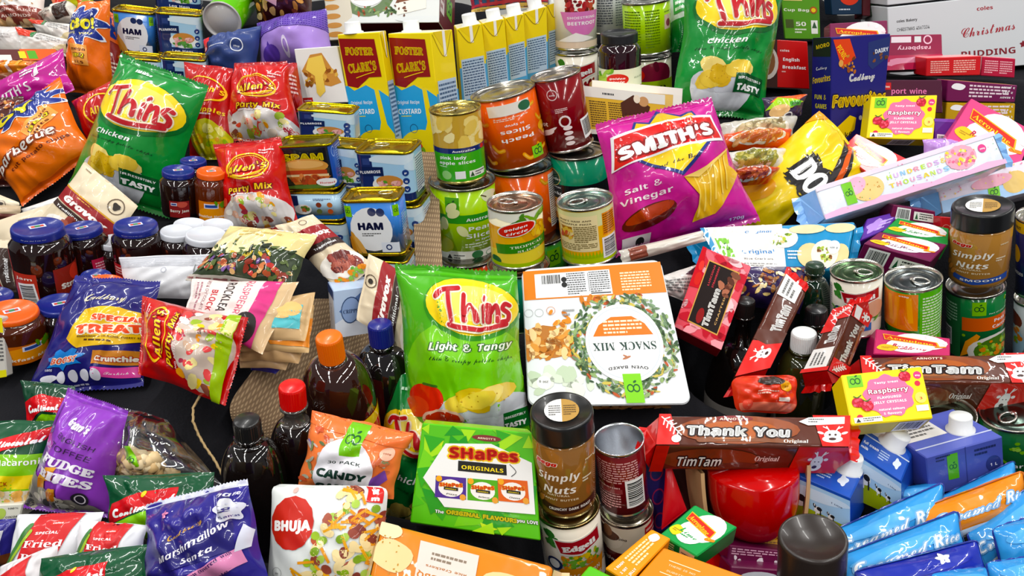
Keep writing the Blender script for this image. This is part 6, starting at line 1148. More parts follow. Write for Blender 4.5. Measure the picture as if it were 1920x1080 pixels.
def snacktray():
    q = (979, 506, 1238, 487, 1296, 756, 992, 760)
    C, pl = quad(q, 52, 0, .13); n = pl.n; w, h = dims(C); B = bil(C); S = finite(B)
    root = thing('snack_tray', 'white Christmas snack mix tray pack lying upside down with wreath and orange flap', 'snacks', lowest(C) - n * .05)
    rc = .06
    def outline(k=1.0):
        p = []
        for cx, cy, a0 in ((1 - rc, 1 - rc * w / h, 0), (rc, 1 - rc * w / h, 90), (rc, rc * w / h, 180), (1 - rc, rc * w / h, 270)):
            for j in range(7):
                t = math.radians(a0 + 15 * j); p.append((cx + rc * math.cos(t), cy + rc * w / h * math.sin(t)))
        p = np.array(p); return (p - .5) * k + .5
    def slab(name, off0, off1, k0, k1, mat, lab=None, par=None):
        a, b = outline(k0), outline(k1); m = len(a)
        V = np.vstack([S(a[:, 0], a[:, 1], off0)[0], S(b[:, 0], b[:, 1], off1)[0]])
        F = [list(range(m)), list(range(2 * m - 1, m - 1, -1))] + [[i, m + i, m + (i + 1) % m, (i + 1) % m] for i in range(m)]
        return mesh(name, V, F, mat, root, smooth=False, label=lab, parent=par)
    sl = slab('card_sleeve', 0, -.0015, 1, 1, M('card', '#e2e6e8'))
    tr_ = slab('plastic_tray', -.004, -.042, .96, .92, M('gloss', '#6a3a22'), 'clear tray showing brown crackers')
    slab('tray_rim', -.002, -.0045, 1.01, 1.01, M('gloss', '#c9cdd0'))
    A = Art(w, h); A.clip = True
    A.R(0.005, .76, .995, .985, '#dd7f16'); A.R(.085, .77, .62, .955, '#eef0f2'); A.BC(.12, .86, .28, .95); A.L(.31, .78, .44, .95, 10, '#555', 3); A.R(.46, .80, .465, .94, '#888'); A.L(.47, .79, .61, .95, 10, '#555', 4); A.R(.47, .78, .61, .788, '#222'); A.L(.69, .785, .90, .93, 7, '#fbe2c0', 6); A.E(.29, .9, .02, None, '#222'); A.E(.29, .86, .02, None, '#222')
    A.part('picture'); A.E(.12, .44, .20, .12, '#b5763c', amp=.05, k=5); A.sc(.0, .34, .30, .54, 60, ['#d9964a', '#e8b878', '#c07a34', '#b0682a', '#f0cf9a'], .042, 4, 2); A.sc(.14, .56, .32, .66, 9, ['#d98a3a', '#e8b060', '#c0702a'], .03, 5, 1.8); A.sc(.36, .70, .56, .76, 8, ['#e0a050', '#c87a34'], .035, 6, 2); A.sc(.02, .09, .45, .22, 16, ['#d5decd', '#c3d2b8', '#e2e9dc'], .06, 7)
    r = random.Random(4)
    A.lk, A.nk = 4, 0
    for i in range(420):
        t = r.uniform(0, 2 * math.pi); q_ = r.uniform(.98, 1.42); x, y = .645 + .25 * q_ * math.cos(t), .415 + .265 * q_ * math.sin(t)
        if x > .995 or y > .755 or y < .01: continue
        A.E(x, y, r.uniform(.012, .034), r.uniform(.006, .013), r.choice(['#3f5a38', '#5a7350', '#7f9a78', '#2f4a2c', '#a9b790', '#8fa870', '#c8b860', '#b5532e', '#6d8864', '#48643e']), rot=math.degrees(t) + 90 + r.uniform(-60, 60), n=8)
    A.lk = None
    A.part('front_print'); A.E(.645, .415, .255, .275, '#f7f8f8', n=36); A.ring(.645, .415, .235, .252, .02, '#c9d2d8', 36)
    A.P([(.445, .465), (.49, .545), (.58, .60), (.72, .60), (.80, .545), (.845, .465)], '#d9781a'); A.L(.52, .475, .78, .58, 4, '#fbe4c8', 5)
    A.T('SNACK MIX', .645, .375, .42, .085, '#243f36', 's', rot=180); A.T('OVEN BAKED', .645, .235, .26, .03, '#444', rot=180, arc=-.012); A.E(.645, .31, .03, .008, '#b5795a', rot=20); A.E(.64, .32, .02, .006, '#b5795a', rot=-30)
    A.woo(.60, .005, .715, .20, '#86cf2a'); A.E(.10, .155, .045, None, '#f4f4f2'); A.T('250 g', .10, .155, .06, .022, '#444', rot=180); A.ring(.03, .66, .03, None, .1, '#aaa'); A.ring(.10, .66, .03, None, .1, '#aaa'); A.ring(.18, .67, .03, None, .1, '#c87a4a'); A.L(.26, .62, .34, .68, 2, '#999')
    print_art(A, S, 'card', root, sl, o0=.0004)
    # crackers seen through the tray's front wall
    V, F, mi, k = [], [], [], 0
    cs = ['#c98d52', '#e0b078', '#a8683a', '#d8a060']
    for i in range(120):
        x = r.uniform(.08, .92); z = r.uniform(.08, .92); kk = .96 + (.92 - .96) * z; y = .5 - .5 * kk * .999
        c = S(np.array([(x - .5) * kk + .5]), np.array([y]), -.004 - .038 * z)[0][0]
        ex = (C[1] - C[0]) / w; dn = -n; nn = -(C[0] - C[3]) / h; a = r.uniform(0, 3.1); s = r.uniform(.004, .009)
        d1 = ex * math.cos(a) + dn * math.sin(a); d2 = -ex * math.sin(a) + dn * math.cos(a)
        for q_ in range(7):
            t = 2 * math.pi * q_ / 7; V.append(c + nn * .0008 * (1 + (i % 3)) + d1 * s * math.cos(t) + d2 * s * .5 * math.sin(t))
        F.append(list(range(k, k + 7))); mi.append(i % 4); k += 7
    mesh('cracker_pattern', V, F, [M('food', c) for c in cs], root, mi=mi, smooth=False, parent=tr_, carry=False)
snacktray()
def shapes(A):
    r = random.Random(5)
    for i in range(46):
        x, y = r.uniform(0, 1), r.uniform(0, 1); s = r.uniform(.05, .16)
        A.P([(min(1, max(0, x + s * math.cos(t + a))), min(1, max(0, y + s * math.sin(t + a)))) for a in (0, 2.1, 4.2) for t in (i,)], r.choice(['#7acb2e', '#3fa332', '#a6dc3a', '#54b52c', '#c4e23c', '#2f9430']))
    A.P([(.06, .46), (.22, .82), (.62, .86), (.97, .72), (.97, .24), (.25, .20)], '#eef0ee'); A.part('logo'); A.E(.58, .91, .13, .03, '#7a2a2a'); A.T("ARNOTT'S", .58, .91, .16, .025, '#f2e2c8')
    A.T('SHaPes', .555, .775, .60, .15, '#d8301c', 'b', q=1, ol='#f2cf3a', rot=2)
    A.R(.34, .57, .75, .67, '#171612', rot=1); A.T('ORIGINALS', .545, .62, .36, .055, '#f0d82a', 'b', rot=1); A.part('front_print'); A.S([(.78, .68), (.83, .62), (.79, .57)], .0008, '#555')
    for i, (x, y, c, c2) in enumerate(((.29, .39, '#4a2a8a', 'Pizza'), (.55, .40, '#5aa82a', 'Barbecue'), (.80, .43, '#d8641c', 'Cheese'))):
        A.R(x - .125, y - .10, x + .125, y + .11, c, rot=2); A.E(x, y - .0, .10, .085, '#f2f0ec', rot=2); A.T('SHaPeS', x, y + .04, .19, .05, '#d8301c', 'b', ol='#f2b83a', rot=4); A.R(x - .055, y - .02, x + .06, y + .01, '#171612'); A.T('ORIGINALS', x, y - .005, .09, .015, '#f0d82a'); A.T(c2, x + .01, y - .055, .09, .022, '#333', 'i'); A.E(x + .1, y - .075, .025, None, '#e0a04a'); A.E(x - .1, y + .08, .025, None, '#e8a83a')
    A.T('The', .215, .155, .07, .045, '#fff', ol='#2a6a1c'); A.T('ORIGINAL FLAVOURS', .545, .165, .56, .055, '#eee21c', 'b', ol='#2a6a1c', q=1, rot=0); A.T('you LOVE', .905, .17, .17, .045, '#fff', 'b', ol='#2a6a1c')
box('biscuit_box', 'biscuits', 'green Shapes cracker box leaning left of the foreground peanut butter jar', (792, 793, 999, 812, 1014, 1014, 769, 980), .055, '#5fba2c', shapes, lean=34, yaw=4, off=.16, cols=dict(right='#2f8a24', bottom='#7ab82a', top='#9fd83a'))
# ------------------------------------------------------------------ bottom
jar('peanut_butter_jar', 'jar', 'crunchy dark roast peanut butter jar with black lid on the peas corn carrots can', (1053, 768, 1062, 936), 58, '#8a5f30', '#121212', simplynuts('CRUNCHY DARK ROAST', '#3a1c14', False), nutlid, lidh=.205, shoulder=.03, rl=1.0, off=.17, sideart=lambda A: A.E(.04, .3, .05, .3, '#7a2a22'))
can('food_can', 'can', 'peas corn and carrots can in the foreground under the dark roast peanut butter jar', (1064, 944, 1080, 1068), 59, '#ece6d8', lambda A: edgell(A, ('#5fa03c', '#e08a2a', '#f0cf4a', '#7ab84a'), ('PEAS, CORN', '& CARROTS'), '#e0901c'), lid='', off=.17, ref=(1058, 855), metal='#b3a678')
def hotchoc(A):
    A.P([(.92, .7), (1, .72), (1, .98), (.9, .98)], '#e4d8cc'); A.L(.12, .55, .72, .92, 9, '#d8a8a8', 2); A.L(.08, .08, .45, .5, 9, '#d8a8a8', 3); A.BC(.52, .12, .80, .60, vert=True); A.R(.1, .38, .48, .46, '#8a3a3c')
can('drink_tin', 'can', 'open empty silver tin with maroon barcode label behind the dark roast jar', (1160, 822, 1172, 940), 47, '#6a1216', hotchoc, off=.12, open_=True, metal='#d2d4d8', fin='gloss')
can('drink_tin', 'can', 'maroon and cream drinking chocolate tin under the open silver tin', (1174, 950, 1180, 1062), 50, '#5a1416', lambda A: (A.R(.2, .55, .85, 1, '#ded0bc'), A.part('picture'), A.E(.2, .78, .24, .2, '#e8dccb'), A.E(.2, .84, .2, .1, '#5a3422'), A.E(.24, .9, .07, .1, '#8a5a3a'), A.part('front_print'), A.T('120g', .42, .82, .14, .05, '#3a2a20'), A.P([(.72, .52), (.95, .56), (.95, .98), (.72, .94)], '#b0282c'), A.L(.74, .6, .93, .92, 4, '#f0c8c0'), A.T('Original', .22, .42, .36, .09, '#f0e4dc', 's')), lid='', off=.12, ref=(1167, 881), metal='#c4b9a8')
box('chocolate_box', 'chocolates', 'dark purple and red flat box standing between drinking chocolate tins and red bowl box', (1206, 858, 1252, 838, 1254, 992, 1222, 1004), .03, '#23165a', lambda A: ([A.ring(.5, .75 - .3 * k, .3, .1, .2, '#8a1f4a', 16) for k in range(3)]), lean=20, off=.07, cols=dict(right='#b81a28'))
bag('gift_card', 'card', 'bright red slanted card panel left of the red bowl box', (1248, 878, 1258, 872, 1288, 956, 1240, 994), '#c41a26', T=.004, off=.085, fin='card', wr=.2)
def redbowl():
    q = (1262, 880, 1478, 880, 1482, 1010, 1268, 1010)
    C, pl = quad(q, 15, 0, .03); n = pl.n
    root = thing('pudding_box', 'red window box holding a red pudding bowl under the Thank You biscuit pack', 'pudding', lowest(C))
    w, h = dims(C)
    V = [C[0], C[1], C[2], C[3]] + [c - n * .004 for c in C]
    mesh('back_panel', V, [[3, 2, 1, 0], [4, 5, 6, 7], [0, 1, 5, 4], [2, 3, 7, 6], [1, 2, 6, 5], [3, 0, 4, 7]], M('card', '#2a1414'), root, smooth=False)
    # base tray coming forward
    F0, F1 = C[3] + n * .09, C[2] + n * .09
    up_ = (C[0] - C[3]) / h
    V = [C[3], C[2], F1, F0, C[3] + up_ * .012, C[2] + up_ * .012, F1 + up_ * .012, F0 + up_ * .012]
    mesh('base_tray', V, [[0, 1, 2, 3][::-1], [4, 5, 6, 7][::-1][::-1], [3, 2, 6, 7], [0, 3, 7, 4], [2, 1, 5, 6], [1, 0, 4, 5]], M('card', '#c81c1c'), root, smooth=False)
    # cream cut-out hoop and bowl
    c = (C[2] + C[3]) / 2 + n * .045 + up_ * .030 + (C[1] - C[0]) / w * .012
    a = up_; f = n; rr = np.cross(a, f)
    R_ = .048
    pr = [(.0001, .0)] + [(R_ * math.sin(t) ** .8, .060 * (1 - math.cos(t))) for t in np.linspace(.25, math.pi / 2, 9)] + [(R_ * 1.0, .078), (R_ * .97, .082), (.0001, .084)]
    V, F = lathe(pr, c, a, f, rr, 56); mesh('pudding_bowl', V, F, M('gloss', '#b8160f'), root)
    for sgn, nm in ((-1, 'side_panel'), (1, 'side_panel')):
        P = []
        for k in range(15):
            t = k / 14; z = .086 * (1 - t); x = R_ * (1.06 + .28 * math.sin(t * math.pi * .9 + .3) * (0.4 + .6 * t))
            for o_ in (0, .004):
                P.append(c + a * z + rr * sgn * (R_ * 1.05 * math.sin(math.acos(min(1, max(0, t)) * .55)) + o_ + .004) + f * .012)
                P.append(c + a * z + rr * sgn * (R_ * 1.05 * math.sin(math.acos(min(1, max(0, t)) * .55)) + o_ + .012) - f * .035)
        F = []
        for k in range(14):
            b = 4 * k
            F += [[b, b + 4, b + 5, b + 1], [b + 2, b + 3, b + 7, b + 6], [b, b + 2, b + 6, b + 4]]
        mesh(nm, P, F, M('card', '#c9a27a'), root, smooth=False)
redbowl()
def milk(A):
    A.P([(0, 0), (0, .48), (.35, .42), (1, .28), (1, 0)], '#9fae3a'); A.P([(0, .48), (0, .98), (1, .98), (1, .28), (.35, .42)], '#a9cdea'); A.E(.5, .75, .5, .12, '#cfe2f2', amp=.1, k=3); A.R(0, .94, 1, 1, '#1c4aa8')
    A.part('picture')
    for x, y, s in ((.24, .54, 1), (.52, .45, .6), (.72, .39, .5)):
        A.E(x, y, .10 * s, .13 * s, '#f0f0ee', rot=-20); A.E(x + .02, y + .05 * s, .07 * s, .07 * s, '#1c1c1e', rot=-20); A.E(x - .09 * s, y + .13 * s, .035 * s, .08 * s, '#1c1c1e', rot=20); A.E(x - .09 * s, y + .16 * s, .012 * s, .05 * s, '#f2f2f2'); A.R(x - .06 * s, y - .2 * s, x - .03 * s, y, '#e8e8e6'); A.R(x + .05 * s, y - .2 * s, x + .08 * s, y, '#1c1c1e')
    A.part('front_print'); A.T('1 Litre', .80, .72, .18, .05, '#24406a', rot=-8)
def milktop(A): A.T('full cream', .22, .35, .34, .10, '#fff', rot=0); A.T('milk', .12, .22, .16, .09, '#fff'); A.L(.42, .15, .62, .4, 4, '#bcd0f0', 3); A.E(.80, .3, .07, .12, '#dfe8f6', amp=.2, k=4); A.R(0, .5, 1, .53, '#c9d4e6'); A.R(.05, .62, .6, .95, '#e6e8ea')
for i, (q, fx, fy, lb) in enumerate((((1474, 882, 1594, 934, 1594, 1012, 1470, 975), .78, .60, 'blue and white milk carton with cow picture behind the black lidded jar'),
                              ((1604, 846, 1690, 902, 1690, 975, 1602, 935), .56, .66, 'blue milk carton behind the cow picture carton, next to violet carton'))):
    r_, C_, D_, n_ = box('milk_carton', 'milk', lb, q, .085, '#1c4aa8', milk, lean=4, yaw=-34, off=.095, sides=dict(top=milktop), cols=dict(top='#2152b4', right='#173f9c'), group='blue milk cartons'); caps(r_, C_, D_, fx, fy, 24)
r_, C_, D_, n_ = box('milk_carton', 'milk', 'violet-blue long life milk carton with green tag beside the creamed rice pouches', (1736, 858, 1880, 818, 1884, 900, 1744, 930), .075, '#4a55a8', lambda A: (A.R(.50, 0, .51, 1, '#39448e'), A.woo(.26, .3, .40, .92, '#5fae2a'), A.E(.86, .45, .10, .18, '#2c3678'), A.T('1 L', .86, .45, .1, .1, '#e4e6f4'), A.L(.12, .8, .3, .95, 2, '#222c5a'), A.L(.62, .7, .9, .9, 2, '#222c5a')), lean=12, yaw=14, off=.09, cols=dict(top='#5560b2'), sides=dict(top=lambda A: (A.R(.0, .42, .55, .92, '#e2e0de'), A.L(.1, .5, .5, .86, 4, '#666', 3), A.R(0, .2, 1, .23, '#bcc2dc')))); caps(r_, C_, D_, .72, .42, 24)
def ripouch(q, lb, off, col='#3f95d8', art=None, edge='#1d2f8a', T=.022, lean=52):
    c2 = col
    def f(A):
        w = .02
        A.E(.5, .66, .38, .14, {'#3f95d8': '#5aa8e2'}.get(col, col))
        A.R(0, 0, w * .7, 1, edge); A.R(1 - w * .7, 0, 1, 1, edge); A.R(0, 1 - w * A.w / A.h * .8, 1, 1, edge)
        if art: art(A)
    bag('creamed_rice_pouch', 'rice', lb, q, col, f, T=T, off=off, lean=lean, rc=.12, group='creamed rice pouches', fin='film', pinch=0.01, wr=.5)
ripouch((1640, 920, 1764, 902, 1766, 955, 1642, 968), 'small corner of a light blue creamed rice pouch directly behind the largest blue pouch', .07)
ripouch((1764, 930, 1902, 862, 1910, 930, 1772, 985), 'light blue creamed rice pouch behind the orange one, topmost at the violet carton', .08, art=creamrice('Creamed Rice', sy=.64))
ripouch((1537, 1004, 1768, 902, 1778, 1000, 1560, 1080), 'long light blue creamed rice pouch left of the orange pouch', .10, art=creamrice('Creamed Rice', sx=.50, sy=.58))
ripouch((1690, 964, 1920, 880, 1926, 966, 1712, 1040), 'orange creamed rice pouch among the blue ones', .115, col='#e08a10', edge='#c46a0c', art=creamrice('Creamed Rice', sx=.58, sy=.60))
ripouch((1810, 1000, 1950, 895, 1960, 985, 1840, 1080), 'light blue creamed rice pouch at the right edge under the orange pouch', .12, art=creamrice('Creamed Rice', sx=.42, sy=.6, w=.8))
ripouch((1545, 1050, 1796, 955, 1814, 1050, 1570, 1130), 'light blue creamed rice pouch between the orange pouch and dark navy pouch', .135, art=creamrice('Creamed Rice', sx=.54, sy=.62))
ripouch((1858, 990, 1944, 964, 1950, 1060, 1880, 1080), 'pale blue pouch with rounded dark border at the right edge', .145)
ripouch((1600, 1070, 1832, 1010, 1858, 1090, 1620, 1150), 'dark navy creamed rice pouch at the bottom edge', .16, col='#1a2a9c', art=lambda A: (A.T('Creamed Rice', .62, .35, .6, .3, '#f4f6fb', 'm'), A.E(.62, .76, .05, .1, '#f4f6fb', amp=.3, k=5), A.R(.7, .1, .84, .4, '#5fae4a')))
ripouch((1848, 1054, 1946, 1040, 1950, 1120, 1856, 1130), 'light blue pouch with orange corner in the lower right corner', .165, art=lambda A: A.E(.85, .2, .3, .3, '#e08a10'))
ripouch((1740, 1072, 1850, 1062, 1856, 1130, 1744, 1140), 'light blue pouch edge at the bottom beside the navy pouch', .175)
jar('coffee_jar', 'jar', 'large jar with plain brown-black lid in front of the cow picture milk carton', (1524, 1006, 1516, 1200), 66, '#171110', '#2a2320', lidh=.36, shoulder=.05, rl=.97, off=.12)
box('jelly_box', 'jelly', 'yellow edged box under the red pudding box', (1400, 1006, 1478, 1012, 1472, 1034, 1396, 1030), .04, '#d8a41c', lambda A: A.L(.2, .3, .9, .8, 2, '#8a5a10'), lean=45, off=.06)
box('jelly_box', 'jelly', 'maroon jelly box with white bubbles left of the black lidded jar', (1368, 1022, 1482, 1034, 1480, 1066, 1362, 1056), .04, '#641240', lambda A: (A.L(.05, .5, .9, .9, 3, '#d8a8c0', 3), A.sc(.1, .1, .9, .4, 9, ['#f0e8ee'], .05, 3, 1.6)), lean=30, off=.075)
box('jelly_box', 'jelly', 'maroon and white jelly box at the bottom edge under the bubbles box', (1370, 1062, 1486, 1070, 1480, 1110, 1364, 1104), .04, '#6a1444', lambda A: (A.E(.5, .5, .35, .35, '#dfe3ec'), A.E(.5, .4, .2, .2, '#b8c4d8')), lean=30, off=.085)
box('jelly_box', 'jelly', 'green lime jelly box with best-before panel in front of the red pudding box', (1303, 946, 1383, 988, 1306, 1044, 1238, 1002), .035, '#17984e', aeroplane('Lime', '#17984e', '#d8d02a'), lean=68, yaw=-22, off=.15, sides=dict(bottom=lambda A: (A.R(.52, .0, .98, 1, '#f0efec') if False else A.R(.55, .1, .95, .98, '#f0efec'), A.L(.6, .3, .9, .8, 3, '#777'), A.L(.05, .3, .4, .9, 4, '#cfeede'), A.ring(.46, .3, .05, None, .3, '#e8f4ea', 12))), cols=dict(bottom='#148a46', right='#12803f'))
box('jelly_box', 'jelly', 'orange jelly box lying diagonally with ready set jelly steps', (1134, 1066, 1222, 992, 1258, 1010, 1178, 1094), .05, '#ee9a16', lambda A: (A.L(.32, .2, .8, .85, 4, '#fbe4b4', 4), A.T('1 READY', .17, .74, .2, .15, '#fff'), A.T('2 SET', .14, .48, .14, .15, '#fff'), A.T('3 JELLY', .17, .22, .2, .15, '#fff'), A.E(.88, .6, .08, .22, '#fff', amp=.06, k=4)), lean=60, yaw=-15, off=.17)
box('orange_gift_box', 'box', 'large flat orange box with thin cream lettering at the bottom edge', (1244, 1026, 1424, 1090, 1370, 1180, 1180, 1100), .05, '#d98a12', lambda A: (A.T('THERE IS NO', .30, .70, .28, .05, '#fbe8c0', 'r'), A.T('SUBSTITUTE', .32, .58, .28, .05, '#fbe8c0', 'r'), A.S([(.14, .78), (.46, .78)], .0008, '#fbe8c0'), A.S([(.14, .5), (.46, .5)], .0008, '#fbe8c0'), A.E(.82, .55, .09, .1, '#8a3a1c', amp=.1, k=5), A.E(.70, .5, .05, .06, '#5a2414')), lean=65, yaw=-12, off=.17)
box('gum_box', 'box', 'bright green flat box corner at the bottom edge beside peas can', (1106, 1060, 1150, 1082, 1140, 1110, 1080, 1090), .03, '#5fb82a', lean=65, off=.18)
bag('candy_cane_bag', 'lollies', 'coral candy canes bag leaning behind the nut mix pouch', (584, 770, 774, 812, 736, 936, 556, 914), '#f0824e', lambda A: (A.P([(0, .84), (1, .76), (1, 1), (0, 1)], '#ec7a48'), A.sc(.04, .1, .36, .80, 26, ['#7a8a62', '#a8a894', '#c8b8b0', '#5f6f4a', '#8a7ab0', '#c85a3a'], .05, 4, 2.5), A.sc(.72, .1, .9, .7, 8, ['#b8a898', '#8a5ab0', '#c86a4a', '#7a8a62'], .05, 6, 2), A.P([(.70, .2), (.86, .44), (.92, .3), (.76, .08)], '#7a4aa8'), A.E(.47, .32, .30, .44, '#eceaf0'), A.woo(.41, .55, .60, .96, '#7ac02a'), A.T('30 PACK', .46, .46, .34, .06, '#2c3a34', arc=.01), A.T('CANDY', .46, .31, .50, .14, '#1d3a30', 'b', q=1), A.T('CANES', .45, .13, .48, .14, '#1d3a30', 'b', q=1), A.E(.42, .02, .22, .06, '#f0907a'), A.E(.86, .66, .07, None, '#f4c4ac'), A.T('150g', .86, .66, .08, .03, '#a85a3a')), T=.03, off=.165, lean=35)
def bhuja(A):
    A.part('logo'); A.E(.235, .69, .20, .215, '#b5281c', n=40, amp=.02, k=13); A.T('BHUJA', .235, .69, .34, .115, '#f6f2ee', 'b', q=1, rot=5); A.R(.84, .86, .97, .99, '#c8241f', rot=-6); A.T('m', .905, .90, .07, .05, '#fff', q=1); A.E(.905, .955, .03, None, '#fff', amp=.2, k=5); A.part('picture')
    r = random.Random(8); A.lk, A.nk = 2, 0
    for i in range(230):
        x = r.uniform(.22, 1); y = r.uniform(0, .98)
        if x < .30 + (y - .22) * .60 - r.uniform(0, .1) or y < .18 or (x > .82 and y > .84): continue
        k = r.random()
        if k < .3: A.R(x - .07, y - .011, x + .07, y + .011, r.choice(['#e0a23a', '#d8922a']), rot=r.uniform(-75, 60))
        elif k < .55: A.E(x, y, .035, None, r.choice(['#8fae3a', '#7a9a34', '#a4bf5a']), n=12)
        elif k < .8: A.E(x, y, .05, .036, r.choice(['#8a4030', '#7a3428', '#9a5240', '#a8482a']), rot=r.uniform(0, 180), n=14)
        else:
            t = r.uniform(0, 6); A.S([(x + .05 * math.cos(t), y + .04 * math.sin(t)), (x + .03 * math.cos(t + 1.2), y + .03 * math.sin(t + 1.2)), (x + .05 * math.cos(t + 2.4), y + .04 * math.sin(t + 2.4))], A.w * .06, '#ead4a0')
    A.lk = None; A.part('front_print'); A.ring(.12, .27, .045, None, .06, '#666'); A.T('20', .12, .27, .03, .02, '#555'); A.ring(.12, .12, .045, None, .06, '#666'); A.E(.22, .95, .02, None, '#e8b0a8')
bag('nut_mix_bag', 'snacks', 'white Bhuja nut mix pouch with red disc in the foreground', (510, 908, 728, 912, 712, 1130, 500, 1130), '#dcdfdc', bhuja, T=.03, off=.20, lean=38, rc=.07, fin='matte', pinch=.005, wr=.5)
pack('cracker_pack', 'crackers', 'orange tangy barbecue rice cracker pack with upside down lettering at the bottom edge', (716, 978, 1040, 1062, 1010, 1180, 690, 1090), .05, '#dd8414', lambda A: (A.P([(.26, .02), (.60, .04), (.58, .86), (.24, .86)], '#e3d6cc'), A.T('Tangy BBQ', .42, .30, .32, .14, '#c8781c', rot=180), A.T('Rice Crackers', .42, .48, .24, .06, '#b0703a', rot=180), A.L(.32, .58, .52, .74, 2, '#8a7a6a'), A.part('picture'), A.E(.10, .50, .12, .26, '#e8cf9a', amp=.05, k=4), A.E(.05, .9, .08, .14, '#f0e0b4'), A.E(.76, .45, .14, .26, '#e8cf9a', amp=.05, k=3), A.E(.93, .25, .09, .26, '#f0e4cc'), A.sc(.87, .1, .99, .42, 14, ['#d8502a', '#e8a03a', '#8aa83a', '#c8321c'], .02, 4), A.sc(.03, .2, .16, .8, 12, ['#b98a3a'], .006, 5), A.part('front_print'), A.R(.0, 0, .1, .1, '#7ac02a')), lean=55, off=.215, endcol='#e0c49a', fins=.015)
# left bottom
bag('pasta_pouch', 'pouch', 'dark green macaroni pouch with red banner at the left edge', (-62, 790, 108, 788, 66, 948, -66, 956), '#0f4a2c', lambda A: (A.R(0, 0, 1, .62, '#8ccb23'), A.P([(.0, .52), (.3, .72), (1, .94), (.96, .78), (.6, .66), (.3, .52)], '#c81f25'), A.part('logo'), A.T('Continental', .62, .765, .66, .12, '#fff', 'm', rot=11, q=1), A.part('front_print'), A.T('Macaroni', .74, .545, .46, .10, '#fff', rot=2), A.R(0, .22, 1, .38, '#f0d81c'), A.T('VALUE PACK', .5, .30, .36, .07, '#b8481c'), A.R(0, 0, 1, .20, '#e4d8c0'), A.sc(.6, .02, .98, .2, 8, ['#e8b060', '#f0d090'], .07, 3)), T=.02, off=.17, lean=35, rc=.05)
bag('pasta_pouch', 'pouch', 'small green pouch with red banner tucked under the dark blue treats bag', (38, 712, 142, 724, 136, 800, 52, 806), '#123f28', lambda A: (A.P([(.06, .08), (.1, .55), (.5, .72), (1, .66), (1, .3), (.5, .36)], '#c81f25'), A.part('logo'), A.T('Continental', .56, .48, .76, .22, '#fff', 'm', rot=6, q=1), A.part('front_print'), A.P([(.08, .02), (.5, .3), (1, .26), (1, .02)], '#8ccb23'), A.T('M', .72, .12, .12, .12, '#fff')), T=.016, off=.13, lean=40)
box('cocoa_box', 'box', 'cream cocoa box corner behind the fried rice pouch', (-30, 948, 44, 944, 36, 976, -30, 984), .03, '#e4e2d4', lambda A: (A.E(.45, .5, .14, .3, '#b8d06a'), A.T('100%', .76, .78, .3, .14, '#444'), A.T('COCOA', .76, .3, .34, .16, '#444')), off=.15)
bag('chocolate_bag', 'chocolates', 'violet chocolate bag at the left edge beside the fried rice pouch', (-30, 976, 30, 972, 24, 1060, -30, 1060), '#2f2a86', lambda A: (A.ring(.5, .45, .2, .25, .3, '#e8e8f0', 14), A.R(.75, .3, .82, .8, '#e8e8f0'), A.E(.9, .1, .3, .2, '#6a3a20')), T=.02, off=.15)
bag('fudge_bag', 'lollies', 'purple English toffee fudge bites bag between macaroni pouch and clear nut bag', (126, 730, 240, 772, 206, 968, 44, 950), '#8a3fb4', lambda A: (A.part('window_picture'), A.P([(0, 0), (1, 0), (.86, .1), (.60, .16), (.35, .24), (.1, .38), (0, .36)], '#8a857c'), A.sc(.02, .02, .6, .22, 16, ['#c8c0b0', '#4a4846', '#a8a08c', '#e0dccf'], .07, 3), A.part('picture'), [A.P([(x, y), (x + .14, y + .02), (x + .15, y + .10), (x + .01, y + .09)], '#c8781c') for x, y in ((.22, .22), (.38, .12), (.33, .30))], [A.P([(x + .01, y + .09), (x + .15, y + .10), (x + .17, y + .135), (x + .04, y + .125)], '#e8a84a') for x, y in ((.22, .22), (.38, .12), (.33, .30))], A.part('front_print'), A.T("Gran's", .56, .80, .34, .09, '#f2eaf6', 'i', q=1, rot=-12), A.T('ENGLISH', .60, .66, .50, .055, '#2a1438', 'r', rot=-14), A.T('TOFFEE', .57, .575, .54, .065, '#2a1438', 'r', rot=-14), A.T('FUDGE', .58, .47, .60, .105, '#f4eef8', 's', q=1, rot=-14), A.T('BITES', .57, .355, .60, .105, '#f4eef8', 's', q=1, rot=-14), A.E(.74, .16, .09, None, '#2a2430'), A.ring(.74, .16, .065, None, .2, '#e8e0ea', 14), A.S([(.12, .9), (.22, .72), (.16, .66)], .0012, '#5a2080')), T=.04, off=.19, lean=35, seal='#7a34a4')
def peanuts(root, P, w, h, nrm):
    r = random.Random(4); V, F, mi, k = [], [], [], 0
    cs = ['#d9bf94', '#c8a878', '#e6d2ac']
    for i in range(150):
        x, y = r.uniform(.2, .62), r.uniform(.06, .42) * r.uniform(.5, 1)
        c = P(np.array([x]), np.array([y]))[0] - nrm * r.uniform(.007, .015); s = r.uniform(.006, .0085)
        bm = bmesh.new(); bmesh.ops.create_icosphere(bm, subdivisions=1, radius=s); rot = Matrix.Rotation(r.uniform(0, 6), 3, Vector((r.random(), r.random(), r.random())).normalized())
        for v in bm.verts: v.co = rot @ Vector((v.co.x * 1.35, v.co.y, v.co.z))
        bm.verts.index_update()
        V += [c + np.array(v.co) for v in bm.verts]; F += [[v.index + k for v in f.verts] for f in bm.faces]; mi += [i % 3] * len(bm.faces); k += len(bm.verts); bm.free()
    o = mesh('peanut_fill', V, F, [M('food', c) for c in cs], root, mi=mi, carry=False); o['kind'] = 'stuff'
bag('peanut_bag', 'nuts', 'clear plastic bag of pale peanuts with green tag beside the purple fudge bag', (228, 762, 312, 786, 424, 912, 196, 902), '#ffffff', lambda A: (A.woo(.40, .10, .52, .48, '#8ccf2a'),), T=.05, off=.165, lean=42, clear=True, inner=peanuts, wr=1.6)
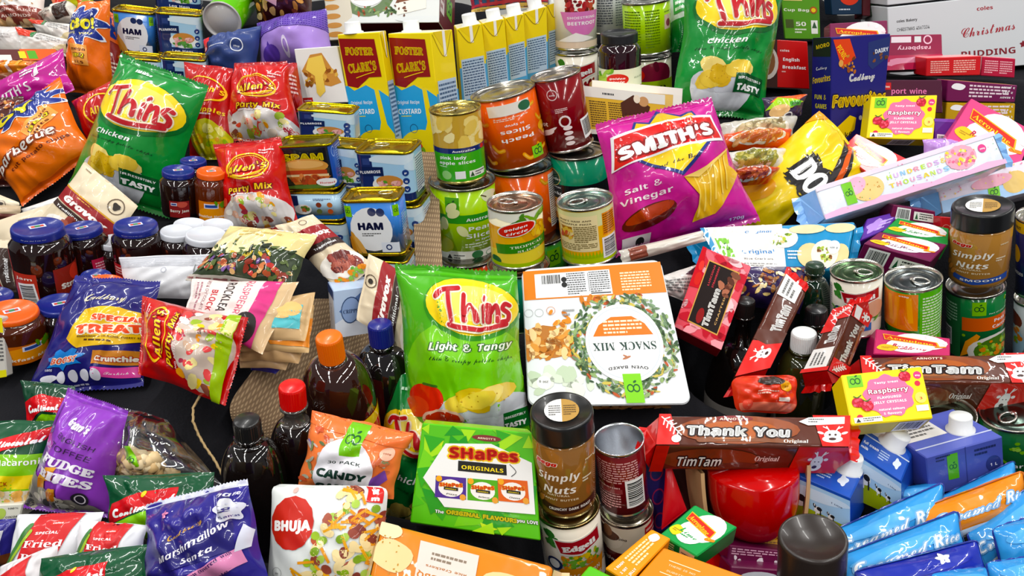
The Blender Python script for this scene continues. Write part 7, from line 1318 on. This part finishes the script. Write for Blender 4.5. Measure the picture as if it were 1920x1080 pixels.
bag('pasta_pouch', 'pouch', 'dark green pouch with red banner in front of the clear peanut bag', (194, 892, 404, 886, 392, 1010, 206, 1010), '#0f4a2c', continental(), T=.018, off=.215, lean=38, back='#d8d8c8')
bag('fried_rice_pouch', 'pouch', 'special fried rice pouch with spring onions, fully visible word Fried', (32, 964, 194, 960, 150, 1120, -4, 1120), '#dfe0e4', friedrice, T=.018, off=.21, lean=40, fin='matte', group='fried rice pouches')
bag('fried_rice_pouch', 'pouch', 'special fried rice pouch tucked right behind the lower green pouch', (149, 976, 276, 984, 262, 1110, 128, 1104), '#dfe0e4', friedrice, T=.018, off=.222, lean=40, fin='matte', group='fried rice pouches')
bag('fried_rice_pouch', 'pouch', 'fried rice pouch corner in the lower left corner below the others', (0, 1062, 108, 1020, 120, 1130, -10, 1150), '#d8d4d6', lambda A: (A.P([(0, 0), (0, .7), (.62, .95), (.70, 0)], '#bf2a2c'),), T=.018, off=.235, lean=40, fin='matte', group='fried rice pouches')
bag('pasta_pouch', 'pouch', 'green pouch with red banner at the bottom edge below the fried rice pouches', (76, 1046, 274, 1020, 284, 1140, 64, 1150), '#0f4a2c', continental(), T=.018, off=.25, lean=40, back='#d8d8c8')
bag('chocolate_bag', 'chocolates', 'dark violet Marshmallow Santa bag in front of the black capped bottle', (276, 946, 466, 900, 512, 1110, 258, 1130), '#2b2482', lambda A: (A.P([(.28, .60), (.84, .74), (.88, .42), (.26, .30)], '#211c6a'), A.part('logo'), A.T('Cadbury', .47, .68, .34, .075, '#c89a4a', 'm', rot=22), A.part('front_print'), A.T('Marshmallow', .54, .55, .60, .085, '#f0ecf6', 'i', rot=20), A.T('Santa', .58, .44, .26, .085, '#f0ecf6', 'i', rot=16), A.P([(.15, .14), (.88, .50), (.84, .58), (.94, .26), (.2, .02)] if False else [(.12, .10), (.90, .44), (.92, .30), (.16, -.0)], '#d88ab4'), A.T('Soft marshmallow covered with', .53, .27, .66, .05, '#3a1c5a', 's', rot=22), A.T('milk chocolate', .58, .17, .44, .05, '#3a1c5a', 's', rot=22), A.E(.84, .76, .11, .09, '#dfe0ec', n=40, amp=.2, k=5), A.T('8', .84, .78, .05, .05, '#2b2482'), A.T('Santas', .85, .72, .12, .03, '#2b2482'), A.E(.30, .84, .03, .03, '#e08ab0', n=30, amp=.25, k=5), A.P([(.86, .40), (.96, .42), (.99, .56), (.92, .62)], '#d6d8e6'), A.sc(.05, .7, .98, .98, 14, ['#d8d8ec'], .007, 3), A.T('Share', .84, .90, .2, .05, '#e8e8f4', 'i')), T=.04, off=.225, lean=40, seal='#c9cbdc', wr=1.5)
# ------------------------------------------------------------------ burlap runner, string, cloth-draped stand, room
def sheet(name, label, cat, rows, mat, kind=None, th=.004, sub=8):
    """cloth through rows of (u, v, off) control pixels, smoothed"""
    G = np.array([[Plane(u, v, 30, 0, off).p for u, v, off in row] for row in rows])
    def sm(G, ax):
        G = np.moveaxis(G, ax, 0); out = []; n = len(G)
        for i in range(n - 1):
            a, b, c, d = G[max(i - 1, 0)], G[i], G[i + 1], G[min(i + 2, n - 1)]
            for t in np.linspace(0, 1, sub, endpoint=False):
                out.append(.5 * (2 * b + (c - a) * t + (2 * a - 5 * b + 4 * c - d) * t * t + (3 * b - a - 3 * c + d) * t ** 3))
        out.append(G[-1]); return np.moveaxis(np.array(out), 0, ax)
    G = sm(sm(G, 0), 1); ny, nx = G.shape[:2]
    V = G.reshape(-1, 3); f = grid_faces(nx - 1, ny - 1, True)
    root = thing(name, label, cat, V.min(0))
    V2 = V - np.array([0, -.5, .85]) * th
    mesh('woven_cloth', np.vstack([V, V2]), np.vstack([f, f[:, ::-1] + len(V)]), mat, root)
    return root
def burlap_mat():
    m = bpy.data.materials.new('burlap_weave'); m.use_nodes = True; nt = m.node_tree; b = nt.nodes['Principled BSDF']
    tc = nt.nodes.new('ShaderNodeTexCoord'); w = []
    for d in ('X', 'Z'):
        x = nt.nodes.new('ShaderNodeTexWave'); x.bands_direction = d; x.inputs['Scale'].default_value = 95; x.inputs['Distortion'].default_value = .6
        nt.links.new(tc.outputs['Object'], x.inputs['Vector']); w.append(x)
    mx = nt.nodes.new('ShaderNodeMath'); mx.operation = 'MULTIPLY'
    nt.links.new(w[0].outputs['Fac'], mx.inputs[0]); nt.links.new(w[1].outputs['Fac'], mx.inputs[1])
    r = nt.nodes.new('ShaderNodeValToRGB'); r.color_ramp.elements[0].color = (*hexrgb('#7c644a'), 1); r.color_ramp.elements[1].color = (*hexrgb('#b59a76'), 1); r.color_ramp.elements[1].position = .7
    nt.links.new(mx.outputs[0], r.inputs[0]); nt.links.new(r.outputs[0], b.inputs['Base Color']); b.inputs['Roughness'].default_value = .95
    g = nt.nodes.new('ShaderNodeBump'); g.inputs['Strength'].default_value = .6; g.inputs['Distance'].default_value = .002; nt.links.new(mx.outputs[0], g.inputs['Height']); nt.links.new(g.outputs[0], b.inputs['Normal'])
    return m
BUR = burlap_mat()
sheet('burlap_runner', 'tan burlap runner draped down the black stand behind the soft drink bottles', 'cloth', [[(560, 560, .03), (640, 560, .02), (760, 560, -.02)], [(520, 640, .045), (620, 640, .02), (740, 650, -.02)], [(470, 700, .07), (580, 715, .03), (700, 740, -.01)], [(432, 758, .085), (540, 790, .045), (660, 830, .0)], [(440, 800, .06), (530, 850, .03), (640, 880, .0)]], BUR)
sheet('burlap_runner', 'tan burlap runner hanging between the ham tins and the pear can', 'cloth', [[(772, 285, -.04), (798, 285, -.04), (822, 285, -.04)], [(774, 380, -.02), (800, 380, -.02), (824, 380, -.02)], [(778, 470, .0), (802, 470, .0), (828, 470, .0)], [(782, 560, .02), (808, 565, .02), (834, 570, .02)]], BUR)
def string_():
    px = [(375, 742, .135), (362, 765, .135), (362, 790, .13), (372, 815, .12), (385, 838, .12), (402, 862, .12), (416, 888, .125), (424, 910, .13)]
    pts = [Plane(u, v, 30, 0, o).p for u, v, o in px]
    root = thing('hemp_string', 'loose hemp string dangling over the black cloth beside the sideways lolly bag', 'string', pts[-1])
    cu = []
    for i in range(len(pts) - 1):
        for t in np.linspace(0, 1, 6, endpoint=False): cu.append(pts[i] * (1 - t) + pts[i + 1] * t)
    cu = np.array(cu); V = []
    for k, p in enumerate(cu):
        d = cu[min(k + 1, len(cu) - 1)] - cu[max(k - 1, 0)]; d /= np.linalg.norm(d); e = np.cross(d, [0, 0, 1.]); e /= np.linalg.norm(e); g = np.cross(d, e)
        for q in range(6):
            t = q * math.pi / 3 + k * .7; s = .0014 * (1 + .35 * math.cos(3 * t)); V.append(p + (e * math.cos(q * math.pi / 3) + g * math.sin(q * math.pi / 3)) * s)
    F = [[k * 6 + q, k * 6 + (q + 1) % 6, k * 6 + 6 + (q + 1) % 6, k * 6 + 6 + q] for k in range(len(cu) - 1) for q in range(6)]
    mesh('strand', V, F, M('cloth', '#b39b74'), root, carry=False)
string_()
def drape():
    """black cloth lying under everything: lowest point of the goods in each cell, eased between"""
    P = np.vstack(ALL_PTS); cs = .014
    x0, x1, y0, y1 = -1.15, 1.15, .35, 1.95
    nx, ny = int((x1 - x0) / cs), int((y1 - y0) / cs)
    Z = np.full((ny + 1, nx + 1), np.inf)
    ix = np.round((P[:, 0] - x0) / cs).astype(int); iy = np.round((P[:, 1] - y0) / cs).astype(int)
    ok = (ix >= 0) & (ix <= nx) & (iy >= 0) & (iy <= ny)
    np.minimum.at(Z, (iy[ok], ix[ok]), P[ok, 2])
    yy = y0 + cs * np.arange(ny + 1)[:, None]
    base = CAM_Z - .9994 + .476 * yy - .105 + 0 * Z.clip(0, 0)
    D = np.where(np.isfinite(Z), Z - .004, np.inf)
    def nb(A): # 3 x 3 minimum
        B = A.copy()
        for dy in (-1, 0, 1):
            for dx in (-1, 0, 1): B = np.minimum(B, np.roll(np.roll(A, dy, 0), dx, 1))
        return B
    D = nb(D); Zc = D.copy()
    for _ in range(80):                     # gaps take the level of the lowest goods beside them
        E_ = nb(Zc); Zc = np.where(np.isfinite(Zc), Zc, E_)
        if np.isfinite(Zc).all(): break
    Zc = np.where(np.isfinite(Zc), Zc, base)
    cap = Zc.copy()
    for _ in range(12):
        S_ = sum(np.roll(np.roll(Zc, dy, 0), dx, 1) for dy in (-1, 0, 1) for dx in (-1, 0, 1)) / 9
        Zc = np.minimum(cap, S_)
    Zc[0, :] = .42; Zc[:, 0] = Zc[:, -1] = .42; Zc[-1, :] = .42
    gx, gy = np.meshgrid(x0 + cs * np.arange(nx + 1), y0 + cs * np.arange(ny + 1))
    V = np.stack([gx.ravel(), gy.ravel(), np.maximum(Zc.ravel(), .40)], 1); n = len(V)
    V = np.vstack([V, [[x0, y0, 0], [x1, y0, 0], [x1, y1, 0], [x0, y1, 0]]])
    F = grid_faces(nx, ny).tolist()
    e = [list(range(nx, -1, -1)) + [n, n + 1], [j * (nx + 1) + nx for j in range(ny, -1, -1)] + [n + 1, n + 2], [ny * (nx + 1) + i for i in range(nx + 1)] + [n + 2, n + 3], [j * (nx + 1) for j in range(ny + 1)] + [n + 3 - 0, n][:0] + [n + 3, n]]
    F += e
    root = thing('draped_stand', 'stepped stand under a black cloth that carries all the groceries', 'table', (0, 1.1, 0))
    mesh('black_cloth', V, F, M('cloth', '#17171b'), root, carry=False)
drape()
def slab(name, lo, hi, mat):
    V = [(x, y, z) for z in (lo[2], hi[2]) for y in (lo[1], hi[1]) for x in (lo[0], hi[0])]
    o = mesh(name, V, [[0, 2, 3, 1], [4, 5, 7, 6], [0, 1, 5, 4], [2, 6, 7, 3], [0, 4, 6, 2], [1, 3, 7, 5]], mat, None, smooth=False, carry=False)
    o['kind'] = 'structure'; o['label'] = 'plain shop ' + name.replace('_', ' '); return o
slab('floor', (-4, -4, -.05), (4, 4, 0), M('card', '#9a968e'))
slab('wall_back', (-4, 4, 0), (4, 4.1, 3.4), M('paper', '#c9c9c6'))
